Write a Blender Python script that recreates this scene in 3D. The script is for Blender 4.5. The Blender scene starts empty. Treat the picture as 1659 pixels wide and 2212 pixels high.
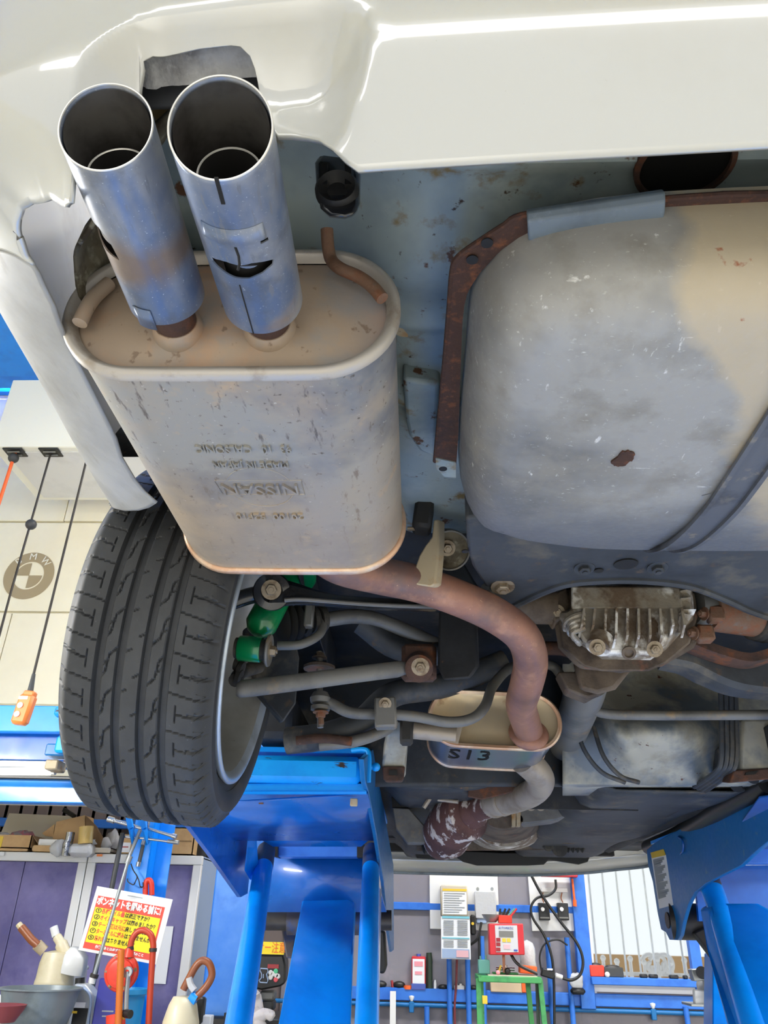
import bpy, bmesh, math, random
from mathutils import Vector as V, Matrix
from mathutils import noise as NZ
RND = random.Random(11)
SC = bpy.context.scene
C = SC.collection
pi = math.pi
# ------------------------------------------------------------------ camera
FPX, PCX, PCY = 1661.0, 829.5, 1106.0
EYE = V((0, 0, 1.45))
_z = V(((911-PCX)/FPX, (-1937-PCY)/FPX, 1.0)).normalized()
if _z.y > 0: _z = -_z
_fx = (900-PCX)/FPX
_y = V((_fx, -(1+_z.x/_z.z*_fx)/(_z.y/_z.z), 1.0)).normalized()
_x = _y.cross(_z)
CM = Matrix((_x, _y, _z))
cd = bpy.data.cameras.new('camera'); cam = bpy.data.objects.new('camera', cd); C.objects.link(cam)
right, down, fwd = CM.col[0].copy(), CM.col[1].copy(), CM.col[2].copy()
cam.matrix_world = Matrix.Translation(EYE) @ Matrix((right, -down, -fwd)).transposed().to_4x4()
cd.sensor_fit = 'VERTICAL'; cd.sensor_height = 36; cd.lens = FPX*36/2212
cd.clip_start = 0.02; cd.clip_end = 200
SC.camera = cam
# ------------------------------------------------------------------ world, lights, exposure
w = bpy.data.worlds.new('overcast_sky'); SC.world = w; w.use_nodes = True
w.node_tree.nodes['Background'].inputs[0].default_value = (0.96, 0.98, 1.0, 1)
w.node_tree.nodes['Background'].inputs[1].default_value = 1.2
def area(name, loc, rot, sx, sy, power, col):
    l = bpy.data.lights.new(name, 'AREA'); l.shape = 'RECTANGLE'; l.size = sx; l.size_y = sy
    l.energy = power; l.color = col
    o = bpy.data.objects.new(name, l); C.objects.link(o); o.location = loc; o.rotation_euler = rot
    return o
area('daylight_through_bay_door', (0.6, -3.2, 3.75), (math.radians(80), 0, 0), 7.0, .8, 85, (1.0, 0.97, 0.92))
area('back_fill_left', (-1.9, 3.4, 6.0), (math.radians(25), 0, 0), 3.0, .5, 720, (1.0, 0.98, 0.95))  # unseen lamp, added to brighten the cream wall and cabinets
area('back_fill_right', (2.2, 3.4, 6.0), (math.radians(25), 0, 0), 3.0, .5, 300, (1.0, 0.98, 0.95))  # added likewise to lift the back wall; no fixture is seen
def aim(o, t): o.rotation_euler = (V(t)-o.location).to_track_quat('-Z', 'Y').to_euler()
aim(area('lift_fill_left', (-2.7, 1.55, 2.35), (0, 0, 0), 1.4, .25, 80, (1.0, 0.98, 0.95)), (-.2, 2.7, .9))  # added fill from outside the view, brightens the left lift arms
aim(area('lift_fill_right', (3.5, .7, 2.7), (0, 0, 0), 1.4, .25, 75, (1.0, 0.98, 0.95)), (1.1, 2.7, .9))  # same added fill for the right lift arms, no such lamp seen
sun = bpy.data.lights.new('sun', 'SUN'); sun.energy = 9.2; sun.angle = math.radians(1.5); sun.color = (1.0, .96, .90)
so = bpy.data.objects.new('sun', sun); C.objects.link(so); so.rotation_euler = (math.radians(50), 0, math.radians(-6))   # behind the bay door: lights the floor below the car, not the car
SC.view_settings.view_transform = 'Standard'; SC.view_settings.look = 'None'
SC.view_settings.gamma = 1; SC.view_settings.exposure = -0.06
SC.view_settings.use_curve_mapping = False
# ------------------------------------------------------------------ helpers
def ray(px, py): return CM @ V(((px-PCX)/FPX, (py-PCY)/FPX, 1.0))
def PY(px, py, Y): d = ray(px, py); return EYE + d*(Y/d.y)
def PZ(px, py, Z): d = ray(px, py); return EYE + d*((Z-EYE.z)/d.z)
def PX(px, py, X): d = ray(px, py); return EYE + d*(X/d.x)
def s2l(c):
    c = c/255.0
    return c/12.92 if c <= 0.04045 else ((c+0.055)/1.055)**2.4
def rgb(*c): return (s2l(c[0]), s2l(c[1]), s2l(c[2]), 1)
MATS = {}
def mat(name, col, rough=0.5, metal=0.0, layers=(), bump=0.0, bscale=60, coat=0, emit=None, trans=0, spec=None, rvar=0):
    """procedural material: base colour, then noise-masked layers (colour, scale, lo, hi, [stretch], [roughness])"""
    m = bpy.data.materials.new(name); m.use_nodes = True; MATS[name] = m
    nt = m.node_tree; N = nt.nodes; L = nt.links
    b = N['Principled BSDF']
    b.inputs['Roughness'].default_value = rough; b.inputs['Metallic'].default_value = metal
    if spec is not None: b.inputs['Specular IOR Level'].default_value = spec
    if coat: b.inputs['Coat Weight'].default_value = min(1, coat); b.inputs['Coat Roughness'].default_value = 0.08; b.inputs['Coat IOR'].default_value = 1.5 if coat <= 1 else coat
    if trans: b.inputs['Transmission Weight'].default_value = trans
    tc = N.new('ShaderNodeTexCoord')
    cur = None
    base = rgb(*col)
    b.inputs['Base Color'].default_value = base
    for i, ly in enumerate(layers):
        c, sc, lo, hi = ly[:4]
        st = ly[4] if len(ly) > 4 and ly[4] else (1, 1, 1)
        mp = N.new('ShaderNodeMapping'); mp.inputs['Scale'].default_value = st
        mp.inputs['Location'].default_value = (i*3.7, i*1.3, i*7.1)
        L.new(tc.outputs['Object'], mp.inputs['Vector'])
        n = N.new('ShaderNodeTexNoise'); n.inputs['Scale'].default_value = sc
        n.inputs['Detail'].default_value = 5; n.inputs['Roughness'].default_value = 0.62
        L.new(mp.outputs[0], n.inputs['Vector'])
        mr = N.new('ShaderNodeMapRange'); mr.inputs[1].default_value = lo; mr.inputs[2].default_value = hi
        L.new(n.outputs['Fac'], mr.inputs[0])
        mx = N.new('ShaderNodeMix'); mx.data_type = 'RGBA'
        if cur is None: mx.inputs[6].default_value = base
        else: L.new(cur, mx.inputs[6])
        mx.inputs[7].default_value = rgb(*c)
        L.new(mr.outputs[0], mx.inputs[0])
        cur = mx.outputs[2]
    if cur is not None: L.new(cur, b.inputs['Base Color'])
    if bump or rvar:
        n = N.new('ShaderNodeTexNoise'); n.inputs['Scale'].default_value = bscale; n.inputs['Detail'].default_value = 4
        L.new(tc.outputs['Object'], n.inputs['Vector'])
        if bump:
            bp = N.new('ShaderNodeBump'); bp.inputs['Strength'].default_value = bump; bp.inputs['Distance'].default_value = 0.004
            L.new(n.outputs['Fac'], bp.inputs['Height']); L.new(bp.outputs[0], b.inputs['Normal'])
        if rvar:
            mr = N.new('ShaderNodeMapRange'); mr.inputs[1].default_value = 0.3; mr.inputs[2].default_value = 0.7
            mr.inputs[3].default_value = rough-rvar; mr.inputs[4].default_value = rough+rvar
            L.new(n.outputs['Fac'], mr.inputs[0]); L.new(mr.outputs[0], b.inputs['Roughness'])
    if emit:
        b.inputs['Emission Color'].default_value = rgb(*emit[0]); b.inputs['Emission Strength'].default_value = emit[1]
    return m
def lerp(a, b, t): return a+(b-a)*t
def cat(pts, n=8, closed=False):
    """Catmull-Rom through the points"""
    P = [V(p) for p in pts]; out = []
    N = len(P)
    for i in range(N if closed else N-1):
        p1, p2 = P[i], P[(i+1) % N]
        p0 = P[i-1] if (i > 0 or closed) else p1*2-p2
        p3 = P[(i+2) % N] if (i+2 < N or closed) else p2*2-p1
        for k in range(n):
            t = k/n
            out.append(0.5*((2*p1)+(p2-p0)*t+(2*p0-5*p1+4*p2-p3)*t*t+(3*p1-p0-3*p2+p3)*t**3))
    if not closed: out.append(P[-1].copy())
    return out
def rot_to(d, up=V((0, 0, 1))):
    """matrix whose Z is d"""
    d = V(d).normalized()
    if abs(d.dot(up)) > 0.98: up = V((0, 1, 0))
    x = up.cross(d).normalized(); y = d.cross(x)
    return Matrix((x, y, d)).transposed()
class MB:
    def __init__(s): s.v = []; s.f = []
    def add(s, vs, fs):
        o = len(s.v); s.v += [V(p) for p in vs]; s.f += [tuple(i+o for i in f) for f in fs]; return s
    def box(s, c, d, rot=None, bev=0.0):
        c = V(c); hx, hy, hz = d[0]/2, d[1]/2, d[2]/2
        b = min(bev, hx*.95, hy*.95, hz*.95)
        M = rot if rot is not None else Matrix.Identity(3)
        if b <= 0:
            vs = [c+M@V((x*hx, y*hy, z*hz)) for x in (-1, 1) for y in (-1, 1) for z in (-1, 1)]
            return s.add(vs, [(0, 1, 3, 2), (4, 6, 7, 5), (0, 4, 5, 1), (2, 3, 7, 6), (0, 2, 6, 4), (1, 5, 7, 3)])
        vs = []; ix = {}
        for x in (-1, 1):
            for y in (-1, 1):
                for z in (-1, 1):
                    for a in range(3):
                        p = V((x*(hx-(0 if a == 0 else b)), y*(hy-(0 if a == 1 else b)), z*(hz-(0 if a == 2 else b))))
                        ix[(x, y, z, a)] = len(vs); vs.append(c+M@p)
        fs = []
        for a in range(3):
            o1, o2 = [(1, 2), (0, 2), (0, 1)][a]
            for sg in (-1, 1):
                q = []
                for (i, j) in ((-1, -1), (1, -1), (1, 1), (-1, 1)):
                    k = [0, 0, 0]; k[a] = sg; k[o1] = i; k[o2] = j; q.append(ix[(*k, a)])
                fs.append(tuple(q))
            for i in (-1, 1):
                for j in (-1, 1):
                    k1 = [0, 0, 0]; k1[o1] = i; k1[o2] = j
                    ka = k1[:]; kb = k1[:]; ka[a] = -1; kb[a] = 1
                    fs.append((ix[(*ka, o1)], ix[(*kb, o1)], ix[(*kb, o2)], ix[(*ka, o2)]))
        for x in (-1, 1):
            for y in (-1, 1):
                for z in (-1, 1): fs.append((ix[(x, y, z, 0)], ix[(x, y, z, 1)], ix[(x, y, z, 2)]))
        return s.add(vs, fs)
    def bar(s, p0, p1, w, h, up=(0, 0, 1), bev=0.0, ext=0.0):
        p0, p1 = V(p0), V(p1); M = rot_to(p1-p0, V(up))
        return s.box((p0+p1)/2, (w, h, (p1-p0).length+2*ext), M, bev)
    def tube(s, pts, r, seg=12, cap=True, closed=False, flat=1.0):
        P = [V(p) for p in pts]; n = len(P); rr = r if isinstance(r, (list, tuple)) else [r]*n
        t0 = (P[1]-P[0]).normalized(); nrm = t0.orthogonal().normalized(); vs = []
        for i in range(n):
            if closed: t = (P[(i+1) % n]-P[i-1]).normalized()
            else: t = (P[min(i+1, n-1)]-P[max(i-1, 0)]).normalized()
            nrm = (nrm-t*nrm.dot(t)).normalized(); bn = t.cross(nrm)
            for k in range(seg):
                a = 2*pi*k/seg; vs.append(P[i]+(nrm*math.cos(a)+bn*math.sin(a)*flat)*rr[i])
        fs = []
        for i in range(n if closed else n-1):
            j = (i+1) % n
            for k in range(seg):
                k2 = (k+1) % seg; fs.append((i*seg+k, i*seg+k2, j*seg+k2, j*seg+k))
        if cap and not closed: fs += [tuple(range(seg))[::-1], tuple((n-1)*seg+k for k in range(seg))]
        return s.add(vs, fs)
    def lathe(s, prof, o=(0, 0, 0), axis=(0, 0, 1), seg=32, closed=False):
        """prof: (radius, height along axis)"""
        M = rot_to(axis); o = V(o); vs = []; n = len(prof)
        for (r, h) in prof:
            for k in range(seg):
                a = 2*pi*k/seg; vs.append(o+M@V((r*math.cos(a), r*math.sin(a), h)))
        fs = []
        for i in range(n if closed else n-1):
            j = (i+1) % n
            for k in range(seg):
                k2 = (k+1) % seg; fs.append((i*seg+k, i*seg+k2, j*seg+k2, j*seg+k))
        if not closed:
            if prof[0][0] > 1e-6: fs.append(tuple(range(seg))[::-1])
            if prof[-1][0] > 1e-6: fs.append(tuple((n-1)*seg+k for k in range(seg)))
        return s.add(vs, fs)
    def ring(s, prof, o=(0, 0, 0), axis=(0, 0, 1), seg=32): return s.lathe(prof, o, axis, seg, True)
    def loft(s, rings, cap=(True, True), closed=True):
        n = len(rings[0]); vs = [p for r in rings for p in r]; fs = []
        for i in range(len(rings)-1):
            for k in range(n if closed else n-1):
                k2 = (k+1) % n; fs.append((i*n+k, i*n+k2, (i+1)*n+k2, (i+1)*n+k))
        if cap[0]: fs.append(tuple(range(n))[::-1])
        if cap[1]: fs.append(tuple((len(rings)-1)*n+k for k in range(n)))
        return s.add(vs, fs)
    def prism(s, outline, vec):
        vec = V(vec); return s.loft([[V(p) for p in outline], [V(p)+vec for p in outline]])
    def grid(s, rows): return s.loft(rows, (False, False), False)
    def sphere(s, c, r, seg=16, sc=(1, 1, 1)):
        c = V(c); vs = []; nr = seg//2; fs = []
        for i in range(1, nr):
            th = pi*i/nr
            for k in range(seg):
                a = 2*pi*k/seg; vs.append(c+V((r*sc[0]*math.sin(th)*math.cos(a), r*sc[1]*math.sin(th)*math.sin(a), r*sc[2]*math.cos(th))))
        vs += [c+V((0, 0, r*sc[2])), c-V((0, 0, r*sc[2]))]; t, bt = len(vs)-2, len(vs)-1
        for i in range(nr-2):
            for k in range(seg):
                k2 = (k+1) % seg; fs.append((i*seg+k, (i+1)*seg+k, (i+1)*seg+k2, i*seg+k2))
        for k in range(seg):
            k2 = (k+1) % seg; fs.append((t, k, k2)); fs.append((bt, (nr-2)*seg+k2, (nr-2)*seg+k))
        return s.add(vs, fs)
    def bolt(s, p, axis, r, h=None, washer=True):
        """hexagon bolt head on a washer, standing at p along axis"""
        a = V(axis).normalized(); h = h or r*0.9; p = V(p)
        if washer: s.lathe([(0, 0), (r*1.65, 0), (r*1.65, r*.18), (0, r*.18)], p, a, 20)
        s.lathe([(r, r*.18), (r, h*.85), (r*.86, h), (0, h)], p, a, 6)
        s.lathe([(r*.45, h), (r*.42, h*1.25), (0, h*1.25)], p, a, 10)
        return s
ORG = {}
def crumple(mb, amp, freq, seed=0):
    """folds and dents for bags, gloves and foil"""
    c = sum(mb.v, V())/len(mb.v)
    for p in mb.v:
        d = (p-c).normalized(); q = p*freq+V((seed, seed*2.3, -seed))
        p += d*amp*(abs(NZ.noise(q))*2-.6+.5*NZ.noise(q*2.7))
    return mb
def rescale(objs, f):
    """bring a finished group nearer to or farther from the photographer's stand, at matching size"""
    for o in objs:
        g = ORG[o.name]
        for v in o.data.vertices: v.co = EYE+(v.co+g-EYE)*f-g
def finish(o, smooth):
    me = o.data
    bm = bmesh.new(); bm.from_mesh(me); bmesh.ops.recalc_face_normals(bm, faces=bm.faces); bm.to_mesh(me); bm.free()
    if smooth:
        me.shade_smooth(); me.set_sharp_from_angle(angle=math.radians(smooth))
def build(name, mb, m, parent=None, smooth=38, sub=0, solid=0.0, soff=-1.0, bevel=0.0, kind=None, loc=None):
    me = bpy.data.meshes.new(name)
    if parent is not None: org = ORG[parent.name]
    elif loc is not None: org = V(loc)
    else:
        xs = [p.x for p in mb.v]; ys = [p.y for p in mb.v]; zs = [p.z for p in mb.v]
        org = V(((min(xs)+max(xs))/2, (min(ys)+max(ys))/2, min(zs)))
    me.from_pydata([p-org for p in mb.v], [], mb.f)
    if isinstance(m, (list, tuple)):
        for q in m: me.materials.append(q)
    else: me.materials.append(m)
    o = bpy.data.objects.new(name, me); C.objects.link(o)
    finish(o, smooth)
    if parent is not None: o.parent = parent
    else: o.location = org
    ORG[o.name] = org
    if solid:
        q = o.modifiers.new('thickness', 'SOLIDIFY'); q.thickness = solid; q.offset = soff
    if bevel:
        q = o.modifiers.new('edge', 'BEVEL'); q.width = bevel; q.segments = 2; q.limit_method = 'ANGLE'; q.angle_limit = math.radians(40)
    if sub:
        q = o.modifiers.new('round', 'SUBSURF'); q.levels = sub; q.render_levels = sub
    if kind: o['kind'] = kind
    return o
def tag(o, label, category, group=None):
    o['label'] = label; o['category'] = category
    if group: o['group'] = group
    return o
def thing(name, loc, label, category, group=None):
    o = bpy.data.objects.new(name, None); C.objects.link(o); o.location = loc; o.empty_display_size = 0.1
    ORG[o.name] = V(loc)
    return tag(o, label, category, group)
def struct(name, mb, m, parent=None, **k):
    return build(name, mb, m, parent, kind=None if parent else 'structure', **k)
def cut(o, cutters):
    """boolean away MBs from object o (in place)"""
    tmp = []
    for c in cutters:
        t = build('cutter', c, MATS['black'], None, smooth=0)
        t.location = ORG[t.name]; tmp.append(t)
        if o.parent is not None: t.location = t.location-ORG[o.name]+V((0, 0, 0)); 
        q = o.modifiers.new('hole', 'BOOLEAN'); q.operation = 'DIFFERENCE'; q.object = t; q.solver = 'EXACT'
    par = o.parent; o.parent = None; loc = o.location.copy()
    o.location = (0, 0, 0) if par is not None else loc
    bpy.context.view_layer.update()
    dg = bpy.context.evaluated_depsgraph_get()
    me = bpy.data.meshes.new_from_object(o.evaluated_get(dg))
    o.modifiers.clear(); o.data = me; o.parent = par; o.location = loc
    for t in tmp:
        d = t.data; bpy.data.objects.remove(t); bpy.data.meshes.remove(d)
    return o
def text_mb(body, size, origin, rx, up, depth=0.0, align='CENTER', width=None, res=3, bold=0.0):
    """lettering as mesh: origin, reading direction rx, up direction; depth = thickness towards the reader"""
    cu = bpy.data.curves.new('lettering', 'FONT'); cu.body = body; cu.size = size; cu.align_x = align; cu.align_y = 'CENTER'
    cu.resolution_u = res; cu.extrude = depth/2; cu.offset = bold
    o = bpy.data.objects.new('lettering', cu); C.objects.link(o)
    bpy.context.view_layer.update()
    me = bpy.data.meshes.new_from_object(o.evaluated_get(bpy.context.evaluated_depsgraph_get()))
    rx = V(rx).normalized(); up = V(up).normalized(); n = rx.cross(up)
    sx = 1.0
    if width and len(me.vertices):
        xs = [v.co.x for v in me.vertices]; sx = width/max(1e-6, max(xs)-min(xs))
    mb = MB(); og = V(origin)
    mb.add([og+rx*v.co.x*sx+up*v.co.y+n*(v.co.z+depth/2) for v in me.vertices], [tuple(p.vertices) for p in me.polygons])
    bpy.data.objects.remove(o); bpy.data.curves.remove(cu); bpy.data.meshes.remove(me)
    return mb
def sm(a, b, x):
    t = max(0.0, min(1.0, (x-a)/(b-a))); return t*t*(3-2*t)
# ------------------------------------------------------------------ materials
mat('black', (14, 14, 15), .6)
mat('paint', (178, 179, 174), .30, 0, [((174, 173, 165), 5, .5, .75), ((160, 156, 144), 260, .70, .78), ((120, 112, 98), 330, .75, .80)], coat=2.0)
mat('paint_dirty', (156, 157, 156), .42, 0, [((134, 134, 132), 9, .42, .68), ((132, 130, 124), 40, .6, .72, (1, .3, 1)), ((92, 88, 82), 150, .70, .76, (1, .35, 1))], bump=.05)
mat('plastic_raw', (150, 150, 147), .55, 0, [((120, 119, 115), 5, .5, .75)])
mat('mud', (112, 105, 88), .9, 0, [((52, 44, 34), 14, .42, .6), ((150, 148, 132), 40, .55, .7), ((98, 62, 30), 20, .58, .7)], bump=.3)
mat('foil_foam', (236, 238, 242), .35, 0, [((176, 176, 180), 16, .5, .7), ((244, 245, 248), 90, .55, .7)], bump=.6, bscale=120)
mat('muffler', (160, 158, 152), .44, .25, [((116, 119, 126), 4.5, .46, .62), ((176, 160, 140), 5.5, .50, .70), ((190, 165, 135), 26, .60, .76), ((96, 88, 80), 110, .63, .70), ((104, 98, 94), 46, .61, .70, (2.5, .5, 1)), ((206, 202, 196), 150, .66, .72)], bump=.05, bscale=90)
mat('muffler_end', (168, 150, 132), .55, .1, [((190, 150, 118), 7, .50, .68), ((150, 148, 146), 9, .52, .68), ((110, 88, 70), 130, .68, .76)], bump=.06, bscale=120)
mat('seam', (178, 172, 164), .42, .35, [((150, 138, 124), 30, .5, .7)])
mat('seam_copper', (205, 165, 135), .38, .55, [((225, 205, 180), 18, .45, .65)])
mat('tip', (150, 153, 158), .34, .35, [((98, 114, 142), 8, .46, .62, (1, .6, 1)), ((92, 96, 104), 16, .55, .75), ((150, 126, 100), 4.6, .60, .74, (.6, 1.4, 1)), ((184, 190, 200), 420, .64, .71), ((120, 124, 132), 60, .58, .68, (3, .4, 3))], bump=.02, bscale=200)
mat('tip_inside', (96, 94, 92), .5, .5, [((52, 48, 46), 14, .4, .65), ((30, 27, 26), 9, .55, .75)])
mat('rim_edge', (214, 212, 206), .3, .5)
mat('soot', (22, 21, 21), .85)
mat('rust', (68, 46, 38), .85, .1, [((120, 72, 44), 45, .54, .70), ((96, 62, 46), 160, .56, .68), ((50, 36, 34), 22, .52, .7)], bump=.4, bscale=150)
mat('rust_pipe', (112, 84, 66), .75, .1, [((122, 74, 48), 26, .48, .62), ((110, 98, 88), 40, .58, .72)], bump=.35, bscale=180)
mat('rust_dark', (78, 56, 48), .85, .1, [((112, 66, 40), 28, .52, .66), ((52, 42, 40), 16, .5, .68), ((128, 112, 100), 60, .66, .76)], bump=.4, bscale=140)
mat('tank', (158, 157, 153), .5, .12, [((118, 118, 117), 3.2, .42, .60), ((140, 137, 130), 14, .48, .66), ((190, 190, 186), 240, .63, .74, (.5, 1, 1)), ((214, 214, 210), 40, .68, .73, (.4, 1.2, 1)), ((206, 206, 204), 90, .66, .72, (1, .35, 1))], bump=.06, bscale=110, rvar=.08)
mat('tank_band', (92, 96, 104), .55, .15, [((160, 150, 130), 20, .58, .72), ((54, 56, 62), 12, .5, .7)], bump=.1)
mat('sleeve', (104, 116, 126), .55, 0, [((130, 140, 148), 60, .55, .75), ((80, 90, 100), 12, .5, .7)])
mat('floorpan', (146, 160, 162), .5, .05, [((112, 128, 134), 4, .45, .65), ((170, 180, 178), 7, .55, .75), ((122, 104, 66), 16, .60, .70), ((86, 54, 28), 26, .635, .68), ((58, 40, 26), 60, .66, .71)], bump=.05)
mat('underbody', (58, 63, 70), .6, .05, [((36, 40, 46), 5, .45, .65), ((104, 98, 86), 8, .56, .74), ((86, 70, 54), 30, .60, .72), ((120, 84, 58), 40, .70, .76)], bump=.1)
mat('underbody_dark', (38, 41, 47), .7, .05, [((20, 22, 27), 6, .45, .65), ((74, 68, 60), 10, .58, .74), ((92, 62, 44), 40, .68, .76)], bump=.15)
mat('seatpan', (170, 168, 156), .55, .05, [((104, 114, 124), 5, .45, .60), ((130, 124, 108), 9, .52, .74), ((78, 40, 28), 30, .66, .70)], bump=.05)
mat('pipe', (150, 108, 92), .48, .25, [((122, 90, 82), 9, .45, .65), ((176, 132, 108), 16, .55, .72), ((108, 92, 92), 6, .58, .74), ((188, 150, 124), 160, .66, .74)], bump=.08, bscale=160)
mat('pipe_tan', (160, 150, 138), .5, .3, [((120, 108, 96), 9, .5, .7)])
mat('hanger_tan', (176, 162, 136), .6, .15, [((170, 128, 74), 22, .54, .72), ((120, 104, 84), 130, .66, .74)], bump=.08)
mat('catalyst', (92, 62, 58), .75, .1, [((70, 46, 46), 10, .5, .65), ((196, 188, 184), 26, .53, .58, (1, 1, .5))], bump=.4, bscale=90)
mat('resonator_end', (196, 180, 150), .34, .5, [((214, 190, 150), 8, .5, .68), ((150, 112, 80), 14, .6, .74)])
mat('resonator', (128, 142, 162), .22, .85, [((104, 122, 150), 7, .5, .7)])
mat('cast', (158, 150, 136), .6, .3, [((118, 100, 82), 12, .46, .60), ((96, 78, 62), 30, .56, .70), ((232, 230, 224), 15, .53, .62)], bump=.3, bscale=150)
mat('cast_dark', (104, 92, 80), .7, .2, [((64, 54, 48), 10, .45, .65), ((130, 84, 66), 14, .58, .74)], bump=.3, bscale=120)
mat('rubber_joint', (44, 43, 42), .75, 0, [((82, 76, 66), 12, .55, .72)], bump=.1)
mat('arm_black', (30, 32, 36), .25, .1, [((60, 60, 60), 12, .58, .75)], coat=.5)
mat('arm_grey', (112, 112, 110), .5, .2, [((84, 84, 84), 7, .48, .68), ((140, 120, 92), 18, .58, .74)], bump=.1)
mat('shock_green', (0, 128, 72), .28, .1, [((6, 92, 58), 9, .52, .72), ((90, 84, 60), 30, .70, .78)], coat=.6)
mat('bolt_steel', (140, 128, 110), .5, .5, [((96, 78, 60), 60, .48, .68)])
mat('tyre', (48, 50, 53), .62, 0, [((62, 64, 67), 10, .45, .7), ((96, 98, 100), 190, .68, .75), ((74, 70, 64), 6, .60, .76)], bump=.04, bscale=200)
mat('rim', (176, 178, 176), .38, .5, [((150, 146, 138), 5, .48, .7), ((104, 100, 94), 60, .69, .76)])
mat('rim_lip', (188, 200, 214), .3, .55, [((150, 160, 172), 9, .5, .7)])
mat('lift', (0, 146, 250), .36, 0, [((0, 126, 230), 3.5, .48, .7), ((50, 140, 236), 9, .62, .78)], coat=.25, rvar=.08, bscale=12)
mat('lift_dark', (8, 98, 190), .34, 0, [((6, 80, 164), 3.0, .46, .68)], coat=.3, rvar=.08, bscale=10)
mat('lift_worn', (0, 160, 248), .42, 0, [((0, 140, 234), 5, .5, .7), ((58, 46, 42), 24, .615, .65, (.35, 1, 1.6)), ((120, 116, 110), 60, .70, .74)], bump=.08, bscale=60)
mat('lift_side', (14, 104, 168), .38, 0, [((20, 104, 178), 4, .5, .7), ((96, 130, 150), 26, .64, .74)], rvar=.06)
mat('greasy_blue', (70, 66, 72), .5, .1, [((24, 66, 128), 9, .48, .62), ((50, 42, 40), 14, .55, .72)])
mat('grease', (52, 48, 46), .45, .2, [((28, 26, 26), 10, .5, .7)])
mat('blue_wall', (40, 120, 214), .4, 0, [((90, 150, 228), 2.2, .45, .70), ((20, 100, 200), 4, .55, .74)])
mat('blue_rail', (48, 116, 210), .45, 0, [((32, 98, 196), 8, .5, .7)])
mat('blue_pipe', (0, 104, 168), .4)
mat('siding', (134, 131, 138), .55, .1, [((128, 124, 134), 1.2, .42, .66), ((150, 142, 150), 6, .56, .76)])
mat('siding_brown', (122, 110, 106), .6, .05, [((108, 96, 94), 1.6, .45, .68)])
mat('cream', (246, 240, 216), .55, 0, [((238, 230, 204), 1.4, .45, .7)])
mat('cream_box', (240, 238, 224), .5)
mat('taupe', (168, 152, 120), .6)
mat('white', (236, 236, 234), .5)
mat('white_paper', (228, 230, 232), .6)
mat('board_white', (224, 224, 222), .5, 0, [((208, 208, 206), 3, .5, .7)])
mat('cab_frame', (226, 226, 224), .45)
mat('cab_door', (98, 92, 144), .4, 0, [((120, 114, 164), 3, .45, .66), ((88, 84, 140), 6, .52, .7)], rvar=.08)
mat('cab_side', (150, 170, 200), .5)
mat('cardboard', (200, 164, 116), .8, 0, [((184, 148, 102), 8, .5, .7)])
mat('cardboard_dark', (140, 112, 80), .85)
mat('card_inside', (206, 198, 176), .8)
mat('paper_pale', (196, 186, 166), .8)
mat('foil', (170, 172, 176), .22, .9, [((90, 92, 96), 40, .5, .66)], bump=.5, bscale=70)
mat('kraft_tape', (200, 168, 96), .4, 0, [((224, 206, 150), 30, .55, .7, (1, 1, .1))])
mat('bag_clear', (222, 224, 226), .2, 0, trans=.3, bump=.5, bscale=60)
mat('bag_red', (206, 120, 130), .3, 0, [((170, 172, 178), 22, .46, .58), ((226, 214, 216), 30, .6, .7)], trans=.25, bump=.5, bscale=60)
mat('orange', (236, 100, 40), .5); mat('orange_box', (232, 130, 60), .45)
mat('red', (198, 44, 52), .45); mat('red_bright', (226, 60, 40), .4, 0, [((200, 48, 34), 20, .5, .7)])
mat('pump_red', (218, 62, 40), .4, 0, [((190, 48, 34), 16, .52, .7)])
mat('hose_orange', (206, 108, 30), .4, 0, trans=.1); mat('hose_red', (190, 62, 34), .35, 0, trans=.1); mat('hose_brown', (142, 80, 44), .35, 0, trans=.1)
mat('jug', (222, 212, 180), .35, 0, [((206, 192, 150), 7, .48, .68)], trans=.12); mat('jug_white', (224, 226, 224), .35, trans=.12)
mat('basin', (116, 128, 134), .35, .1, [((96, 108, 114), 9, .5, .7), ((60, 62, 64), 30, .70, .78)])
mat('maroon', (128, 56, 62), .4); mat('bottle_silver', (176, 182, 188), .35, .3); mat('blue_pack', (34, 40, 140), .35)
mat('yellow', (246, 226, 20), .55); mat('yellow_strip', (240, 214, 30), .5); mat('sign_red', (226, 74, 56), .55); mat('ink', (24, 24, 26), .6)
mat('chrome', (200, 202, 204), .18, .95); mat('steel', (168, 172, 172), .35, .7); mat('steel_rod', (150, 158, 160), .4, .5)
mat('black_plastic', (26, 27, 28), .4); mat('dark_plastic', (58, 60, 62), .5); mat('grey_plastic', (118, 118, 114), .5)
mat('green_stand', (72, 156, 90), .45, 0, [((56, 120, 72), 10, .52, .68), ((40, 54, 44), 24, .64, .74)])
mat('green_dark', (44, 60, 46), .5); mat('teal', (92, 150, 140), .45); mat('glove', (204, 198, 196), .9, 0, [((150, 140, 132), 14, .56, .7)], bump=.6, bscale=60)
mat('beige_board', (206, 182, 150), .7); mat('skin_wood', (160, 110, 84), .7)
mat('outside_wall', (250, 250, 246), .7); mat('ochre', (196, 148, 72), .75); mat('fence_white', (252, 251, 248), .6)
mat('grille', (250, 250, 250), .5)
mat('floor', (176, 174, 166), .5, 0, [((160, 158, 150), 1.2, .45, .7), ((190, 188, 180), 5, .5, .75)])
mat('ceiling', (196, 200, 204), .7)
mat('light_tube', (255, 255, 255), .4, emit=((255, 255, 250), 6.0))
mat('glass', (235, 240, 240), .03, 0, trans=1.0)
mat('led_red', (150, 40, 44), .3); mat('btn_green', (70, 180, 130), .4); mat('btn_red', (214, 84, 90), .4); mat('btn_white', (206, 206, 202), .4)
mat('pink', (232, 150, 160), .5)
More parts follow.
